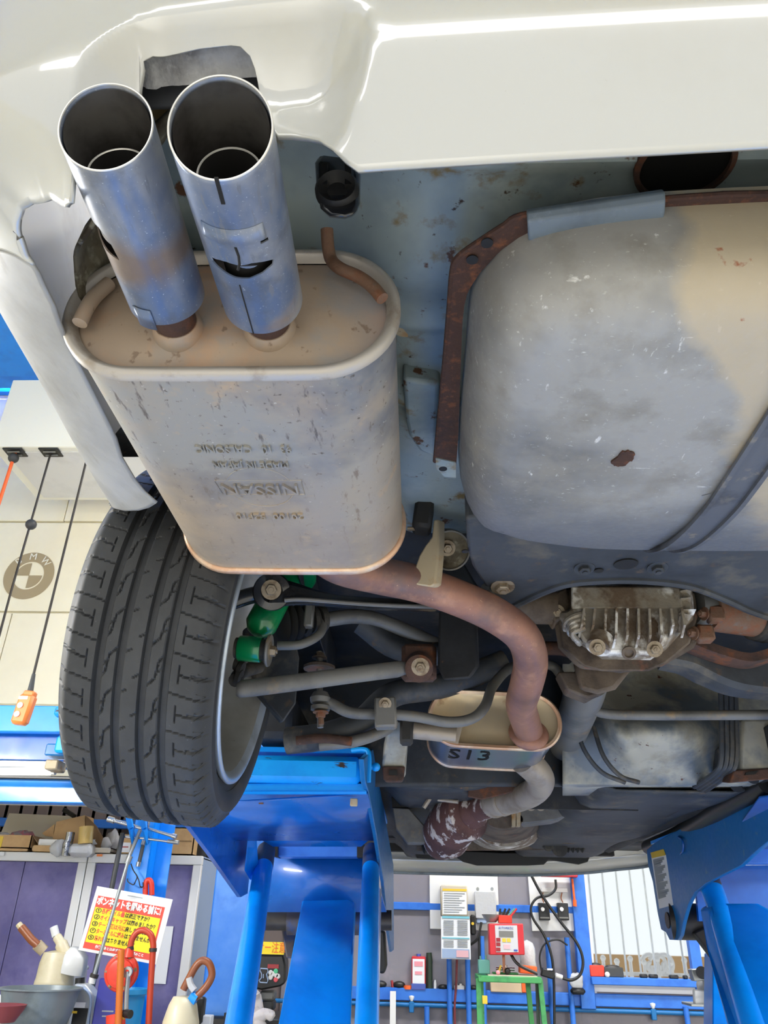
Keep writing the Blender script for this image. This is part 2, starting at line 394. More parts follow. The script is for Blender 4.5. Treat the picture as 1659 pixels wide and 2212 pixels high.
mat('sky_blue_bucket', (40, 150, 210), .4)
mat('marker', (20, 20, 22), .6)
mat('print_grey', (150, 156, 160), .6); mat('print_blue', (120, 190, 206), .6); mat('print_pink', (222, 176, 182), .6); mat('panel_grey', (198, 200, 202), .4); mat('print_navy', (70, 90, 170), .5); mat('amber', (226, 190, 60), .5)

def stain_tone(mname, cols):
    """patches of old dirt and tone with their own outline: (colour, a*x+b*y+c > noise, softness, noise scale)"""
    m = MATS[mname]; N = m.node_tree.nodes; L = m.node_tree.links; b = N['Principled BSDF']
    tc = N.new('ShaderNodeTexCoord'); sx = N.new('ShaderNodeSeparateXYZ'); L.new(tc.outputs['Object'], sx.inputs[0])
    for (c, ax, ay, k, soft, nsc, namp, gate) in cols:
        n = N.new('ShaderNodeTexNoise'); n.inputs['Scale'].default_value = nsc; n.inputs['Detail'].default_value = 6; L.new(tc.outputs['Object'], n.inputs['Vector'])
        def mth(op, p, q):
            t = N.new('ShaderNodeMath'); t.operation = op
            for i, v in enumerate((p, q)):
                if isinstance(v, (int, float)): t.inputs[i].default_value = v
                else: L.new(v, t.inputs[i])
            return t.outputs[0]
        f = mth('ADD', mth('ADD', mth('MULTIPLY', sx.outputs[0], ax), mth('MULTIPLY', sx.outputs[1], ay)), mth('MULTIPLY', mth('SUBTRACT', n.outputs['Fac'], .5), namp))
        mr = N.new('ShaderNodeMapRange'); mr.inputs[1].default_value = k; mr.inputs[2].default_value = k+soft; mr.inputs[4].default_value = gate[2]; L.new(f, mr.inputs[0])
        mk = mr.outputs[0]
        if gate[0]:
            n2 = N.new('ShaderNodeTexNoise'); n2.inputs['Scale'].default_value = gate[0]; n2.inputs['Detail'].default_value = 5; L.new(tc.outputs['Object'], n2.inputs['Vector'])
            m2 = N.new('ShaderNodeMapRange'); m2.inputs[1].default_value = gate[1]; m2.inputs[2].default_value = gate[1]+.04; L.new(n2.outputs['Fac'], m2.inputs[0]); mk = mth('MULTIPLY', mk, m2.outputs[0])
        mx = N.new('ShaderNodeMix'); mx.data_type = 'RGBA'; mx.inputs[7].default_value = rgb(*c); L.new(mk, mx.inputs[0])
        L.new(b.inputs['Base Color'].links[0].from_socket, mx.inputs[6]); L.new(mx.outputs[2], b.inputs['Base Color'])
stain_tone('tank', [((186, 172, 146), 1.0, -.48, .770, .02, 9, .10, (0, 0, .85)), ((104, 109, 118), 0, 1.0, -1.64, .16, 7, .16, (0, 0, .85)), ((150, 88, 60), 1.0, -.48, .765, .03, 9, .10, (34, .64, .9)), ((146, 84, 58), 1.0, -.2, .47, .02, 5, .2, (22, .66, .9))])  # the tank also gets darker and bluer towards its front

def band(mname, col, y0, w_, xmax):
    """heat-tint ring at one height along the left tail pipe"""
    m = MATS[mname]; N = m.node_tree.nodes; L = m.node_tree.links; b = N['Principled BSDF']
    tc = N.new('ShaderNodeTexCoord'); sx = N.new('ShaderNodeSeparateXYZ'); n = N.new('ShaderNodeTexNoise'); n.inputs['Scale'].default_value = 22
    L.new(tc.outputs['Object'], sx.inputs[0]); L.new(tc.outputs['Object'], n.inputs['Vector'])
    a = N.new('ShaderNodeMath'); a.operation = 'MULTIPLY_ADD'; a.inputs[1].default_value = .05; L.new(n.outputs['Fac'], a.inputs[0]); L.new(sx.outputs[1], a.inputs[2])
    c = N.new('ShaderNodeMath'); c.operation = 'COMPARE'; c.inputs[1].default_value = y0+.025; c.inputs[2].default_value = w_; L.new(a.outputs[0], c.inputs[0])
    d = N.new('ShaderNodeMath'); d.operation = 'SUBTRACT'; d.inputs[1].default_value = y0+.025; L.new(a.outputs[0], d.inputs[0])
    e = N.new('ShaderNodeMath'); e.operation = 'ABSOLUTE'; L.new(d.outputs[0], e.inputs[0])
    r = N.new('ShaderNodeMapRange'); r.inputs[1].default_value = w_; r.inputs[2].default_value = w_*.25; r.inputs[3].default_value = 0; r.inputs[4].default_value = .75; L.new(e.outputs[0], r.inputs[0])
    g = N.new('ShaderNodeMath'); g.operation = 'LESS_THAN'; g.inputs[1].default_value = xmax; L.new(sx.outputs[0], g.inputs[0])
    k = N.new('ShaderNodeMath'); k.operation = 'MULTIPLY'; L.new(r.outputs[0], k.inputs[0]); L.new(g.outputs[0], k.inputs[1])
    mx = N.new('ShaderNodeMix'); mx.data_type = 'RGBA'; mx.inputs[7].default_value = rgb(*col); L.new(k.outputs[0], mx.inputs[0])
    L.new(b.inputs['Base Color'].links[0].from_socket, mx.inputs[6]); L.new(mx.outputs[2], b.inputs['Base Color'])
band('tip', (126, 104, 82), -2.035, .030, -.60)

stain_tone('muffler', [((182, 164, 140), 0, 1.0, -1.78, .20, 7, .30, (0, 0, .62))])
stain_tone('muffler_end', [((158, 155, 158), 1.0, 0, -.53, .10, 9, .22, (0, 0, .8)), ((120, 100, 84), 0, 0, -.1, .01, 9, .1, (60, .64, .7))])
# ------------------------------------------------------------------ the setting
def pb(x0, y0, x1, y1, Y, depth, bev=0.0, mb=None):
    """box whose front face covers a pixel rectangle of the photograph at depth Y"""
    xm, ym = (x0+x1)/2, (y0+y1)/2
    a, b = PY(x0, ym, Y).x, PY(x1, ym, Y).x; t, u = PY(xm, y0, Y).z, PY(xm, y1, Y).z
    mb = mb or MB()
    return mb.box(((a+b)/2, Y+depth/2, (t+u)/2), (abs(b-a), depth, abs(t-u)), None, bev)
YB = 6.35
struct('floor', MB().box((0.6, -3, -.05), (16, 19, .1)), MATS['floor'])
struct('ceiling', MB().box((0.6, 1.6, 6.25), (12, 9.8, .1)), MATS['ceiling'])
struct('wall_west', MB().box((-5.2, 1.6, 3.1), (.1, 9.8, 6.2)), MATS['cream'])
struct('wall_right', MB().box((6.4, 1.6, 3.1), (.1, 9.8, 6.2)), MATS['cream'])
struct('sun_block_lintel', MB().box((0.6, -3.35, 5.5), (12, .1, 1.6)), MATS['cream'])  # unseen lintel, added to keep the sun off the car's rear
def siding(mb, x0, x1, z0, z1, pitch, Y=YB):
    pr = []; x = x0
    while x < x1:
        for dx, dy in ((0, 0), (.62, 0), (.64, .035), (.70, .035), (.72, 0), (.86, 0), (.88, .035), (.97, .035)):
            if x+dx*pitch <= x1: pr.append((x+dx*pitch, Y+dy))
        x += pitch
    pr.append((x1, Y)); n = len(pr)
    a = [V((p[0], p[1], z0)) for p in pr]; b = [V((p[0], p[1], z1)) for p in pr]
    mb.grid([a, b]); return mb
wx0, wx1, wz0, wz1 = PY(1262, 2000, YB).x, PY(1262, 2000, YB).x+1.75, PY(1400, 2132, YB).z, 2.7
mb = MB(); siding(mb, -.95, wx0, 0, 6.2, .21); siding(mb, wx1, 6.4, 0, 6.2, .21); siding(mb, wx0, wx1, 0, wz0, .21); siding(mb, wx0, wx1, wz1, 6.2, .21)
struct('wall_back', mb, MATS['siding'], smooth=0, solid=.03, soff=1)
mb = MB()
x = -5.1; pr = []
while x < -.95:
    for dx, dy in ((0, 0), (.100, 0), (.103, .035), (.114, .035)): pr.append((min(-.95, x+dx), YB+.01+dy))
    x += .117
mb.grid([[V((p[0], p[1], 0)) for p in pr], [V((p[0], p[1], 6.2)) for p in pr]])
struct('wall_rear_left', mb, MATS['siding_brown'], smooth=0, solid=.03, soff=1)
# window with grille, everything beyond it
win = struct('window_1', MB().box((wx0-.035, YB-.03, 1.62), (.1, .12, 1.2), None, .004)
             .box(((wx0+wx1)/2, YB-.03, wz1), (wx1-wx0+.1, .1, .08)).box((wx1+.03, YB-.03, 1.9), (.08, .1, 1.7))
             .box((PY(1498, 2060, YB).x, YB-.02, 1.9), (.07, .06, 1.6)), MATS['blue_rail'])
build('frame', MB().box((wx0+.025, YB-.01, 1.9), (.03, .05, 1.7)).box(((wx0+wx1)/2, YB+.01, wz0-.01), (wx1-wx0, .1, .05)), MATS['white'], win)
build('pane', MB().box(((wx0+wx1)/2, YB+.015, (wz0+wz1)/2), (wx1-wx0, .006, wz1-wz0)), MATS['glass'], win)
barme = None
for i in range(17):
    m_ = MB().box((wx0+.09+i*.103, YB+.13, 1.9), (.013, .012, 1.7), None, .002)
    build('grille_bar', m_, MATS['grille'], win)
struct('trim_1', MB().box((2.0, YB-.02, PY(1000, 2150, YB).z), (5.6, .1, .075), None, .004), MATS['blue_rail'])
struct('trim_2', MB().box(((wx0-.06-.40)/2, YB-.02, PY(900, 1958, YB).z), (wx0-.06+.40, .06, .05), None, .004), MATS['blue_rail'])
struct('trim_3', MB().box((-3.0, YB-.03, PY(200, 1781, YB).z), (4.2, .06, .062), None, .004), MATS['blue_rail'])
struct('trim_4', pb(1279, 2114, 1560, 2131, YB-.12, .14, .004), MATS['blue_rail'])
# cream upper wall at the left, built of sheets
cw = struct('wall_left', MB().box((-3.2, 5.06, 4.15), (3.9, .06, 4.1)), MATS['cream'])
for (y0, y1, xs) in ((1008, 1125, (-420, 118, 420)), (1129, 1320, (-420, 420)), (1324, 1521, (-420, 60, 420))):
    for a, b in zip(xs[:-1], xs[1:]):
        z1, z0 = PY(60, y0, 5).z, PY(60, y1, 5).z
        build('panel', MB().box(((PY(a, 1200, 5).x+PY(b, 1200, 5).x)/2, 5.015, (z0+z1)/2), (PY(b, 1200, 5).x-PY(a, 1200, 5).x-.006, .03, z1-z0), None, .004), MATS['cream'], cw)
lc = PY(62, 1243, 4.995); LR = .183
def disc(c, r0, r1, a0=0, a1=2*pi, n=48):
    mb = MB(); i_ = [c+V((r0*math.cos(a0+(a1-a0)*k/n), 0, r0*math.sin(a0+(a1-a0)*k/n))) for k in range(n+1)]
    o_ = [c+V((r1*math.cos(a0+(a1-a0)*k/n), 0, r1*math.sin(a0+(a1-a0)*k/n))) for k in range(n+1)]
    return mb.grid([i_, o_])
lg = disc(lc, LR*.60, LR)
for q in (1, 3): lg.v; d_ = disc(lc, 0.0005, LR*.53, q*pi/2, (q+1)*pi/2, 14); lg.add(d_.v, d_.f)
build('emblem', lg, MATS['taupe'], cw, smooth=0, solid=.002)
lt = MB()
for ch, a in (('B', 133), ('M', 90), ('W', 47)):
    a = math.radians(a); d = V((math.cos(a), 0, math.sin(a)))
    t_ = text_mb(ch, LR*.40, lc+d*LR*.80+V((0, -.003, 0)), V((math.sin(a), 0, -math.cos(a))), d, .001); lt.add(t_.v, t_.f)
build('lettering', lt, MATS['cream_box'], cw, smooth=0)
# blue roof steel at the upper left
mb = MB(); zb = PY(0, 800, 4.7).z
mb.box((-3.6, 4.7, zb), (4.2, .25, .16)).box((-3.6, 4.75, zb+.62), (4.2, .2, .10)).box((-3.6, 5.0, zb+.35), (4.2, .05, .7))
for k in range(6): mb.bar((-5.4+k*.62, 4.7, zb+.55), (-5.1+k*.62, 4.7, zb+.05), .05, .05)
struct('trim_5', mb, MATS['lift'])
struct('trim_6', MB().box((-2.9, 3.6, 5.2), (4.2, 2.0, .1)), MATS['lift'])
# blue steel columns
a, b = PY(475, 1950, 4.55), PY(522, 1950, 4.55)
struct('trim_7', MB().box(((a.x+b.x)/2+.02, 4.62, 1.2), (.24, .14, 2.4), None, .01), MATS['blue_wall'])
a, b = PY(292, 1900, 4.5), PY(352, 1900, 4.5)
struct('trim_8', MB().box((PY(297, 1880, 4.5).x, 4.50, 1.7), (.105, .012, 3.4)).box((PY(316, 1880, 4.5).x, 4.555, 1.7), (.012, .09, 3.4)).box((PY(332, 1880, 4.5).x, 4.61, 1.7), (.10, .012, 3.4)), MATS['lift'])
# ground, low wall and fence seen through the window
struct('wall_outside', MB().box((4, 9.6, .55), (9, .15, 2*(PY(1400, 2064, 9.5).z-.55)), Matrix.Rotation(.0, 3, 'Z')), MATS['ochre'])
fe = thing('garden_fence', (3.2, 8.4, 0), 'low white scrolled metal fence outside the window in front of an ochre wall', 'fence')
zf = PY(1380, 2104, 8.4).z
build('rail', MB().box((3.2, 8.4, zf), (3.4, .03, .03)).box((3.2, 8.4, zf-.3), (3.4, .03, .03)), MATS['fence_white'], fe)
for i in range(26):
    x = 1.62+i*.125; h = .12+.03*(i % 2)
    build('picket', MB().tube([(x, 8.4, 0), (x, 8.4, zf+h*.7)], .016, 6).sphere((x, 8.4, zf+h*.8), .028, 8), MATS['fence_white'], fe)
for cx in (1405, 1422, 1437):
    c = PY(cx, 2072, 8.4); pts = [c+V((.09*t*math.cos(t*9), 0, .1*t*math.sin(t*9)-.05)) for t in [k/24 for k in range(4, 25)]]
    build('scroll', MB().tube(pts, .02, 6).tube([c+V((0, 0, -.05)), V((c.x, c.y, zf))], .02, 6), MATS['fence_white'], fe)
# ------------------------------------------------------------------ the car on the lift
car = thing('car', (.42, 2.5, 1.6), 'white car raised on blue lifts, seen from below behind its rear bumper', 'car')
def part(name, mb, m, parent=None, **k): return build(name, mb, MATS[m] if isinstance(m, str) else m, parent or car, **k)
# --- rear bumper and quarter panel: one skin swept round the corner
plan = cat([(1.31, .42, 0), (1.24, .36, 0), (1.1, .335, 0), (.6, .318, 0), (.25, .324, 0), (-.07, .335, 0), (-.22, .346, 0), (-.31, .354, 0), (-.375, .378, 0), (-.428, .43, 0), (-.455, .52, 0), (-.466, .62, 0), (-.475, .75, 0), (-.489, .92, 0), (-.496, 1.06, 0)], 30)
PN = len(plan)
def skin(u, Z):
    """point of the outer skin: u along the plan, at height Z"""
    i = min(PN-2, max(0, int(u))); p = plan[i].lerp(plan[i+1], u-i)
    t = (plan[min(PN-1, i+2)]-plan[max(0, i-1)]).normalized(); n = V((t.y, -t.x, 0))
    if n.y < 0 and p.y < .45: n = -n
    if p.x < -.3 and n.x < 0: n = -n
    wgt = max(sm(-.26, -.40, p.x), sm(.40, .55, p.y) if p.x < 0 else 0)
    s_ = (2.05-Z)/.07; s0 = .5*(s_+math.sqrt(s_*s_+.05))
    d = lerp(.039*s0, .087*max(s_, 0)**1.5 if s_ > 0 else 0, wgt)
    if Z > 2.05: d -= .07*(Z-2.05)
    q = p+n*d; q.z = Z
    # moulded recess around the tail pipes
    if p.y < .5 and p.x < .2:
        hw, rr, zt_ = .116, .055, 2.094
        qx = abs(p.x+.165-(Z-2.0)*.25)-(hw-rr); qz = Z-(zt_-rr)
        dd = rr-math.hypot(max(qx, 0), max(qz, 0))-min(max(qx, qz), 0)
        t_ = max(0, min(1, dd/.055)); q.y += (1-(1-t_)**2)*(.392-q.y)
    return q
HINT = [130]
def hit(px, py):
    """height and plan position where the line of sight meets the skin (lowest crossing)"""
    d = ray(px, py); h = HINT[0]; cand = []
    def near(Z, us):
        p = EYE+d*((Z-EYE.z)/d.z); best = (9e9, 0)
        for u in us:
            if 0 <= u <= PN-1.01:
                q = skin(u, Z); e = (q.x-p.x)**2+(q.y-p.y)**2
                if e < best[0]: best = (e, u)
        return best
    us = range(max(0, h-40), min(PN-1, h+90), 4)
    zs = [1.90+.006*k for k in range(36)]
    ev = [near(z, us) for z in zs]
    m_ = [i for i in range(len(zs)) if ev[i][0] < .0001 and (i == 0 or ev[i][0] <= ev[i-1][0]) and (i == len(zs)-1 or ev[i][0] <= ev[i+1][0])]
    i = m_[0] if m_ else min(range(len(zs)), key=lambda k: ev[k][0])
    z0, u0 = zs[i], ev[i][1]; dz, du = .006, 4.0
    for _ in range(7):
        e, u0, z0 = min((*near(z0+a*dz, [u0+b*du for b in (-1, -.5, 0, .5, 1)]), z0+a*dz) for a in (-1, -.5, 0, .5, 1))
        dz *= .55; du *= .55
    HINT[0] = int(u0)
    return u0, z0
def uz_x(x, Z): 
    u = min(range(PN-1), key=lambda i: abs(plan[i].x-x)); return (u, Z)
rp = [(1659, 318), (1430, 331), (1200, 343), (990, 356), (774, 370), (745, 349), (715, 322), (690, 304), (660, 297), (630, 293), (600, 293), (584, 270), (572, 240), (560, 190), (551, 150), (541, 122), (520, 101), (500, 98), (430, 106), (330, 122), (310, 132), (304, 150), (310, 185), (318, 230), (300, 320), (240, 390), (168, 422), (110, 430), (70, 440), (48, 455), (41, 478), (45, 515), (58, 556), (72, 575)]
bl = [hit(*p) for p in rp]
k_ = rp.index((310, 185)); k2_ = rp.index((168, 422))
bl[k_:k2_] = [(bl[k_-1][0]+.6, 2.04), (185, 2.018), (191, 2.012), (193.5, 2.004), (195.5, 1.985), (197.5, 1.968)]
bl = [uz_x(1.30, 1.99), uz_x(1.2, 1.96), uz_x(.8, bl[0][1]), uz_x(.5, bl[0][1])]+bl
for i in range(1, len(bl)): bl[i] = (max(bl[i][0], bl[i-1][0]+.12), bl[i][1])
bl2 = []
for a, b in zip(bl[:-1], bl[1:]):
    n = max(1, int(abs(b[0]-a[0])/1.0)); bl2 += [(lerp(a[0], b[0], k/n), lerp(a[1], b[1], k/n)) for k in range(n)]
bl2.append(bl[-1]); useam = bl[-1][0]
def skin_mesh(lip, ztop=2.5, r1=26, r2=24, zn=None):
    """columns from the lip upward: variable rows to the height zn, common rows above it"""
    zn = zn or max(z for u, z in lip)+.006; cols = []
    for u, z in lip:
        sh = 26*(sm(useam-34, useam, u) if u <= useam+.2 else 1-sm(useam, useam+70, u))
        def S(Z): return skin(min(PN-1.01, u+sh*min(1.3, max(0, (Z-1.985)/.085))), Z)
        cols.append([S(lerp(z, zn, k/r1)) for k in range(r1)]+[S(lerp(zn, ztop, (k/r2)**1.4)) for k in range(r2+1)])
    return MB().grid(cols)
bumper = build('rear_bumper', skin_mesh(bl2), [MATS['paint'], MATS['plastic_raw']], car, smooth=60, solid=.004)
bumper.modifiers[0].material_offset = 1
# dark rubbing strip seen through the notch: crinkled insulation behind the cut-out
q0 = [PY(298, 205, .416), PY(330, 222, .416), PY(360, 214, .416), PY(420, 205, .416), PY(480, 190, .416), PY(560, 185, .416), PY(575, 200, .416)]
bot = cat(q0, 8); rows = []
def uof(x): return min(range(PN), key=lambda i: abs(plan[i].x-x))
for k in range(22):
    t = k/21; row = []
    for b in bot:
        z = lerp(b.z, 2.14, t); row.append(V((b.x, lerp(.414, .386, sm(0, .65, t))+.02*max(0, t-.7)+.004*NZ.noise(V((b.x*70, z*70, 0)))-.003*abs(NZ.noise(V((b.x*160, z*160, 3)))), z)))
    rows.append(row)
part('insulation', MB().grid(rows), 'foil_foam', solid=.008)
# quarter panel below the seam
ql = [hit(*p) for p in [(84, 594), (96, 622), (118, 665), (150, 748), (198, 845), (250, 950), (262, 990), (292, 1040), (312, 1064), (338, 1087), (322, 1097), (300, 1103), (270, 1104), (240, 1096), (216, 1078), (200, 1058)]]
ql = [(useam+.4, bl[-1][1])]+[(max(useam+.5, u), z) for u, z in ql]
for i in range(1, len(ql)): ql[i] = (max(ql[i][0], ql[i-1][0]+.3), ql[i][1])
ql2 = []
for a, b in zip(ql[:-1], ql[1:]):
    n = max(1, int(abs(b[0]-a[0])/1.5)); ql2 += [(lerp(a[0], b[0], k/n), lerp(a[1], b[1], k/n)) for k in range(n)]
ql2.append(ql[-1])
quarter = build('quarter_panel', skin_mesh(ql2, 2.5), [MATS['paint_dirty'], MATS['plastic_raw']], car, smooth=60, solid=.003)
quarter.modifiers[0].material_offset = 1
# inner quarter panel with dried mud
pts = [PY(175, 430, .47), PY(135, 520, .50), PY(108, 590, .55), PY(150, 740, .62), PY(200, 845, .69), PY(262, 990, .80), PY(300, 1060, .90)]
lo = cat(pts, 6)
part('inner_panel', MB().grid([[V((p.x+.02+.10*(t > .0)*sm(0, 1, t)+.004*NZ.noise(V((p.y*30, t*9, 0))), p.y+.01*t, p.z+.012+.30*t)) for p in lo] for t in [k/10 for k in range(11)]]), 'mud', solid=.004)
# --- muffler
MC = V((-.1975, 0, 2.0215)); MHX, MHZ = .176, .0825
def stadium(hx, hz, n=14, e=None):
    """rounded oval outline (x, z), corner radius close to the half height"""
    r = min(hx, hz)*.98; out = []
    for cx, cz, a0 in ((hx-r, hz-r, 0), (-(hx-r), hz-r, pi/2), (-(hx-r), -(hz-r), pi), (hx-r, -(hz-r), 1.5*pi)):
        for k in range(n+1):
            a = a0+pi/2*k/n; out.append((cx+r*math.cos(a), cz+r*math.sin(a)))
        (x0, z0) = out[-1]; nx_ = {0: -(hx-r), pi/2: None, pi: hx-r, 1.5*pi: None}[a0]
        if nx_ is not None: out += [(lerp(x0, nx_, q/8), z0) for q in range(1, 8)]
    # flat faces bulge a little
    return [(x, z*(1+.03*math.cos(x/hx*pi/2))) for x, z in out]
def oval(hx, hz, y, cx=MC.x, cz=MC.z): return [V((cx+x, y, cz+z)) for x, z in stadium(hx, hz)]
Y0, Y1 = .600, 1.09
muf = part('muffler', MB().loft([oval(MHX-.003, MHZ-.003, Y0+.006), oval(MHX-.003, MHZ-.003, Y1-.004)], (False, False)), 'muffler', smooth=50)
mb = MB(); nr = 10
rings = []
for k in range(nr+1):
    t = k/nr; f = 1-t
    rings.append(oval((MHX-.010)*f+.0001, (MHZ-.010)*f+.0001, Y0+.012-.012*sm(0, .5, t)))
part('end_cap', mb.loft(rings, (False, True)), 'muffler_end', muf, smooth=50)
def rim_oval(y, w_, h_, hx=MHX, hz=MHZ, cx=MC.x, cz=MC.z):
    return MB().loft([oval(hx-.012, hz-.012, y+w_*.6, cx, cz), oval(hx-.007, hz-.007, y, cx, cz), oval(hx-.002, hz-.002, y-.0015, cx, cz), oval(hx+h_, hz+h_, y+.002, cx, cz), oval(hx+h_, hz+h_, y+w_*.8, cx, cz), oval(hx-.003, hz-.003, y+w_, cx, cz)], (False, False))
part('seam', rim_oval(Y0, .014, .003), 'seam', muf, smooth=60)
part('seam', rim_oval(Y1-.010, .012, .003), 'seam_copper', muf, smooth=60)
part('front_cap', MB().loft([oval((MHX-.004)*f, (MHZ-.004)*f, Y1-.002+.012*(1-f)) for f in (1, .9, .5, .001)], (False, False)), 'muffler_end', muf)
# embossed maker's mark and numbers, read upside down from below
def muf_z(x): return MC.z-MHZ*(1+.03*math.cos((x-MC.x)/MHX*pi/2))+.003*.97
RXN, UPN = V((-1, 0, 0)), V((0, 1, 0))
def on_belly(px, py): 
    p = PZ(px, py, 1.9385); p.z = muf_z(p.x)+.0006; return p
def curved(mb):
    for v in mb.v: v.z = muf_z(v.x)-(1.9385-v.z)
    return mb
eb = on_belly(562, 1055); ew = (on_belly(657, 1055).x-on_belly(472, 1055).x)
em = MB()
def belly_line(mb, pts, r=.0011, closed=False): return mb.tube([V((p[0], p[1], muf_z(p[0])+.0002)) for p in pts], r, 6, True, closed)
hh = .0175
belly_line(em, [(eb.x-ew*.5, eb.y-hh), (eb.x+ew*.5, eb.y-hh), (eb.x+ew*.5, eb.y+hh), (eb.x-ew*.47, eb.y+hh)], .0012, True)
for sg in (-1, 1):
    belly_line(em, [(eb.x+.042*math.cos(a), eb.y+sg*(.048*math.sin(a))) for a in [math.radians(22+136*k/20) for k in range(21)]])
def belly_text(txt, px, py, width, size, depth=.0016):
    o_ = on_belly(px, py); o_.z = 1.9385
    return curved(text_mb(txt, size, o_, RXN, UPN, depth*1.9, 'CENTER', width, 2))
for t_ in (belly_text('NISSAN', 562, 1056, ew*.88, .036, .0018),): em.add(t_.v, t_.f)
part('embossed_emblem', em, 'muffler', muf, smooth=30)
for txt, x0, x1, y, sz in (('20100  52F10', 655, 510, 1114, .021), ('MADE IN JAPAN', 622, 460, 1003, .019), ('93  10   CALSONIC', 628, 422, 969, .021)):
    wd = abs(PZ(x0, y, 1.9385).x-PZ(x1, y, 1.9385).x); t_ = belly_text(txt, (x0+x1)/2, y, wd, sz)
    part('embossed_lettering', t_, 'muffler', muf, smooth=30)
# tail pipes
def tail_pipe(base, top, R_, shear, slot_a, mouth=True):
    """double-walled slash-cut tail pipe; slot_a = angle round the axis of its vent slot"""
    base, top = V(base), V(top); ax = (top-base).normalized(); L_ = (top-base).length
    M = rot_to(ax, V((1, 0, 0)))   # local z along the pipe
    # local frame: e1 = down-facing side (towards the viewer below), e2 = sideways
    e1 = (V((0, 0, -1))-ax*ax.dot(V((0, 0, -1)))).normalized(); e2 = ax.cross(e1)
    def pt(a, h, r): return base+ax*h+(e1*math.cos(a)+e2*math.sin(a))*r
    n = 72
    def hend(a): return L_-shear*math.cos(a)*.5
    rings = []
    th = .0014
    hs = [0, .002]+[i/40 for i in range(1, 41)]
    for f in hs: rings.append([pt(2*pi*k/n, hend(2*pi*k/n)*f, R_) for k in range(n)])
    rings.append([pt(2*pi*k/n, hend(2*pi*k/n)+.0006, R_-.0006) for k in range(n)])
    for f in reversed(hs): rings.append([pt(2*pi*k/n, hend(2*pi*k/n)*f-.0002, R_-th) for k in range(n)])
    rings.append(rings[0])
    t = part('tail_pipe', MB().loft(rings, (False, False)), 'tip', muf, smooth=50)
    # vent slot: opening shaped like a drooping crescent
    if mouth:
        cs = MB(); o_, i_ = [], []
        ws = .80; h0, h1 = L_*.415, L_*.475
        outline = [(-ws, h1-.001), (-ws*.55, h1+.004), (-ws*.35, h1+.005), (0, h1+.003), (ws*.35, h1+.005), (ws*.55, h1+.004), (ws, h1-.001), (ws*.93, h1-.006), (ws*.6, h0+.002), (ws*.2, h0-.002), (-ws*.2, h0-.002), (-ws*.6, h0+.002), (-ws*.93, h1-.006)]
        cs.loft([[pt(slot_a+a, h, R_*.80) for a, h in outline], [pt(slot_a+a, h, R_*1.2) for a, h in outline]])
        cs2 = MB().box(pt(slot_a+.66, L_*.60, R_), (.006, .012, .0035), Matrix((e2, ax.cross(e2), ax)).transposed())
        cut(t, [cs, cs2])
    else:
        cs = MB(); ws = .55; h0, h1 = L_*.43, L_*.60
        outline = [(-ws, h1), (ws*.2, h1), (ws*.6, h1-.010), (ws*.75, h0), (0, h0+.003), (-ws, h0+.012)]
        cs.loft([[pt(slot_a+a, h, R_*.80) for a, h in outline], [pt(slot_a+a, h, R_*1.2) for a, h in outline]])
        cut(t, [cs])
    # bright rolled edge of the mouth
    part('rolled_edge', MB().tube([pt(2*pi*k/n, hend(2*pi*k/n), R_-.0007) for k in range(n)], .0009, 6, False, True), 'rim_edge', muf)
    # inner wall liner and inner pipe
    rl = [[pt(2*pi*k/n, hend(2*pi*k/n)*f, R_-.003) for k in range(n)] for f in (.52, .6, .7, .8, .9, .985)]
    part('liner', MB().loft(rl, (False, False)), 'tip_inside', muf, smooth=60)
    r2 = R_*.655; h2 = L_*.82
    off = e1*R_*.15
    ip = MB().loft([[pt(2*pi*k/48, h, r2 if h > L_*.6 else r2*.95)+off for k in range(48)] for h in (L_*.1, L_*.45, L_*.7, h2)]+[[pt(2*pi*k/48, h, r2-.0016)+off for k in range(48)] for h in (h2, L_*.7, L_*.3)], (True, True))
    part('inner_pipe', ip, 'soot', muf, smooth=60)
    part('inner_edge', MB().tube([pt(2*pi*k/48, h2, r2-.0006)+off for k in range(48)], .0009, 6, False, True), 'rim_edge', muf)
    # stub that joins the muffler
    st = base-ax*.018
    part('stub', MB().tube([st-ax*.045, st, base+ax*.03], [R_*.57, R_*.57, R_*.57], 32), 'rust_dark', muf)
    part('collar', MB().lathe([(R_*.60, -.012), (R_*.72, -.010), (R_*.73, 0), (R_*.66, .008), (R_*.60, .012)], st-ax*.030, ax, 40), 'muffler_end', muf, smooth=60)
    return pt, L_
b1, t1 = PY(360, 640, .553), PY(228, 274, .350)
b2, t2 = PY(568, 648, .553), PY(476, 276, .350)
t1 = EYE+(t1-EYE)*1.06
pt1, L1 = tail_pipe(b1, t1, .0372, .022, -.85, False)
pt2, L2 = tail_pipe(b2, t2, .0385, .022, -.05, True)
# pressed band above the slot and overlapping flap of the second pipe
n = 16
part('slot_band', MB().grid([[pt2(-.70+1.36*k/n, h, .0385+d) for k in range(n+1)] for h, d in ((L2*.615, .0004), (L2*.618, .0018), (L2*.635-.000, .0022), (L2*.70, .0006))]), 'tip', muf, solid=.0008)
part('crease_line', MB().tube([pt2(-.02, L2*.60, .0383), pt2(.0, L2*.55, .0386), pt2(-.03, L2*.50, .0383), pt2(-.10, L2*.46, .0383)], .0012, 6), 'soot', muf)
part('seam_line', MB().tube([pt2(-.16, L2*.36, .0384), pt2(-.16, L2*.20, .0386), pt2(-.16, 0, .0386)], .0007, 5), 'soot', muf)
part('split', MB().box(pt2(-.02, L2*.90, .0386), (.003, .0012, .026), rot_to(pt2(0, 1, 0)-pt2(0, 0, 0))), 'soot', muf)
part('flap', MB().grid([[pt1(-.62+.5*k/6, h, .0387) for k in range(7)] for h in (-.006, .02)]), 'tip', muf, solid=.001)
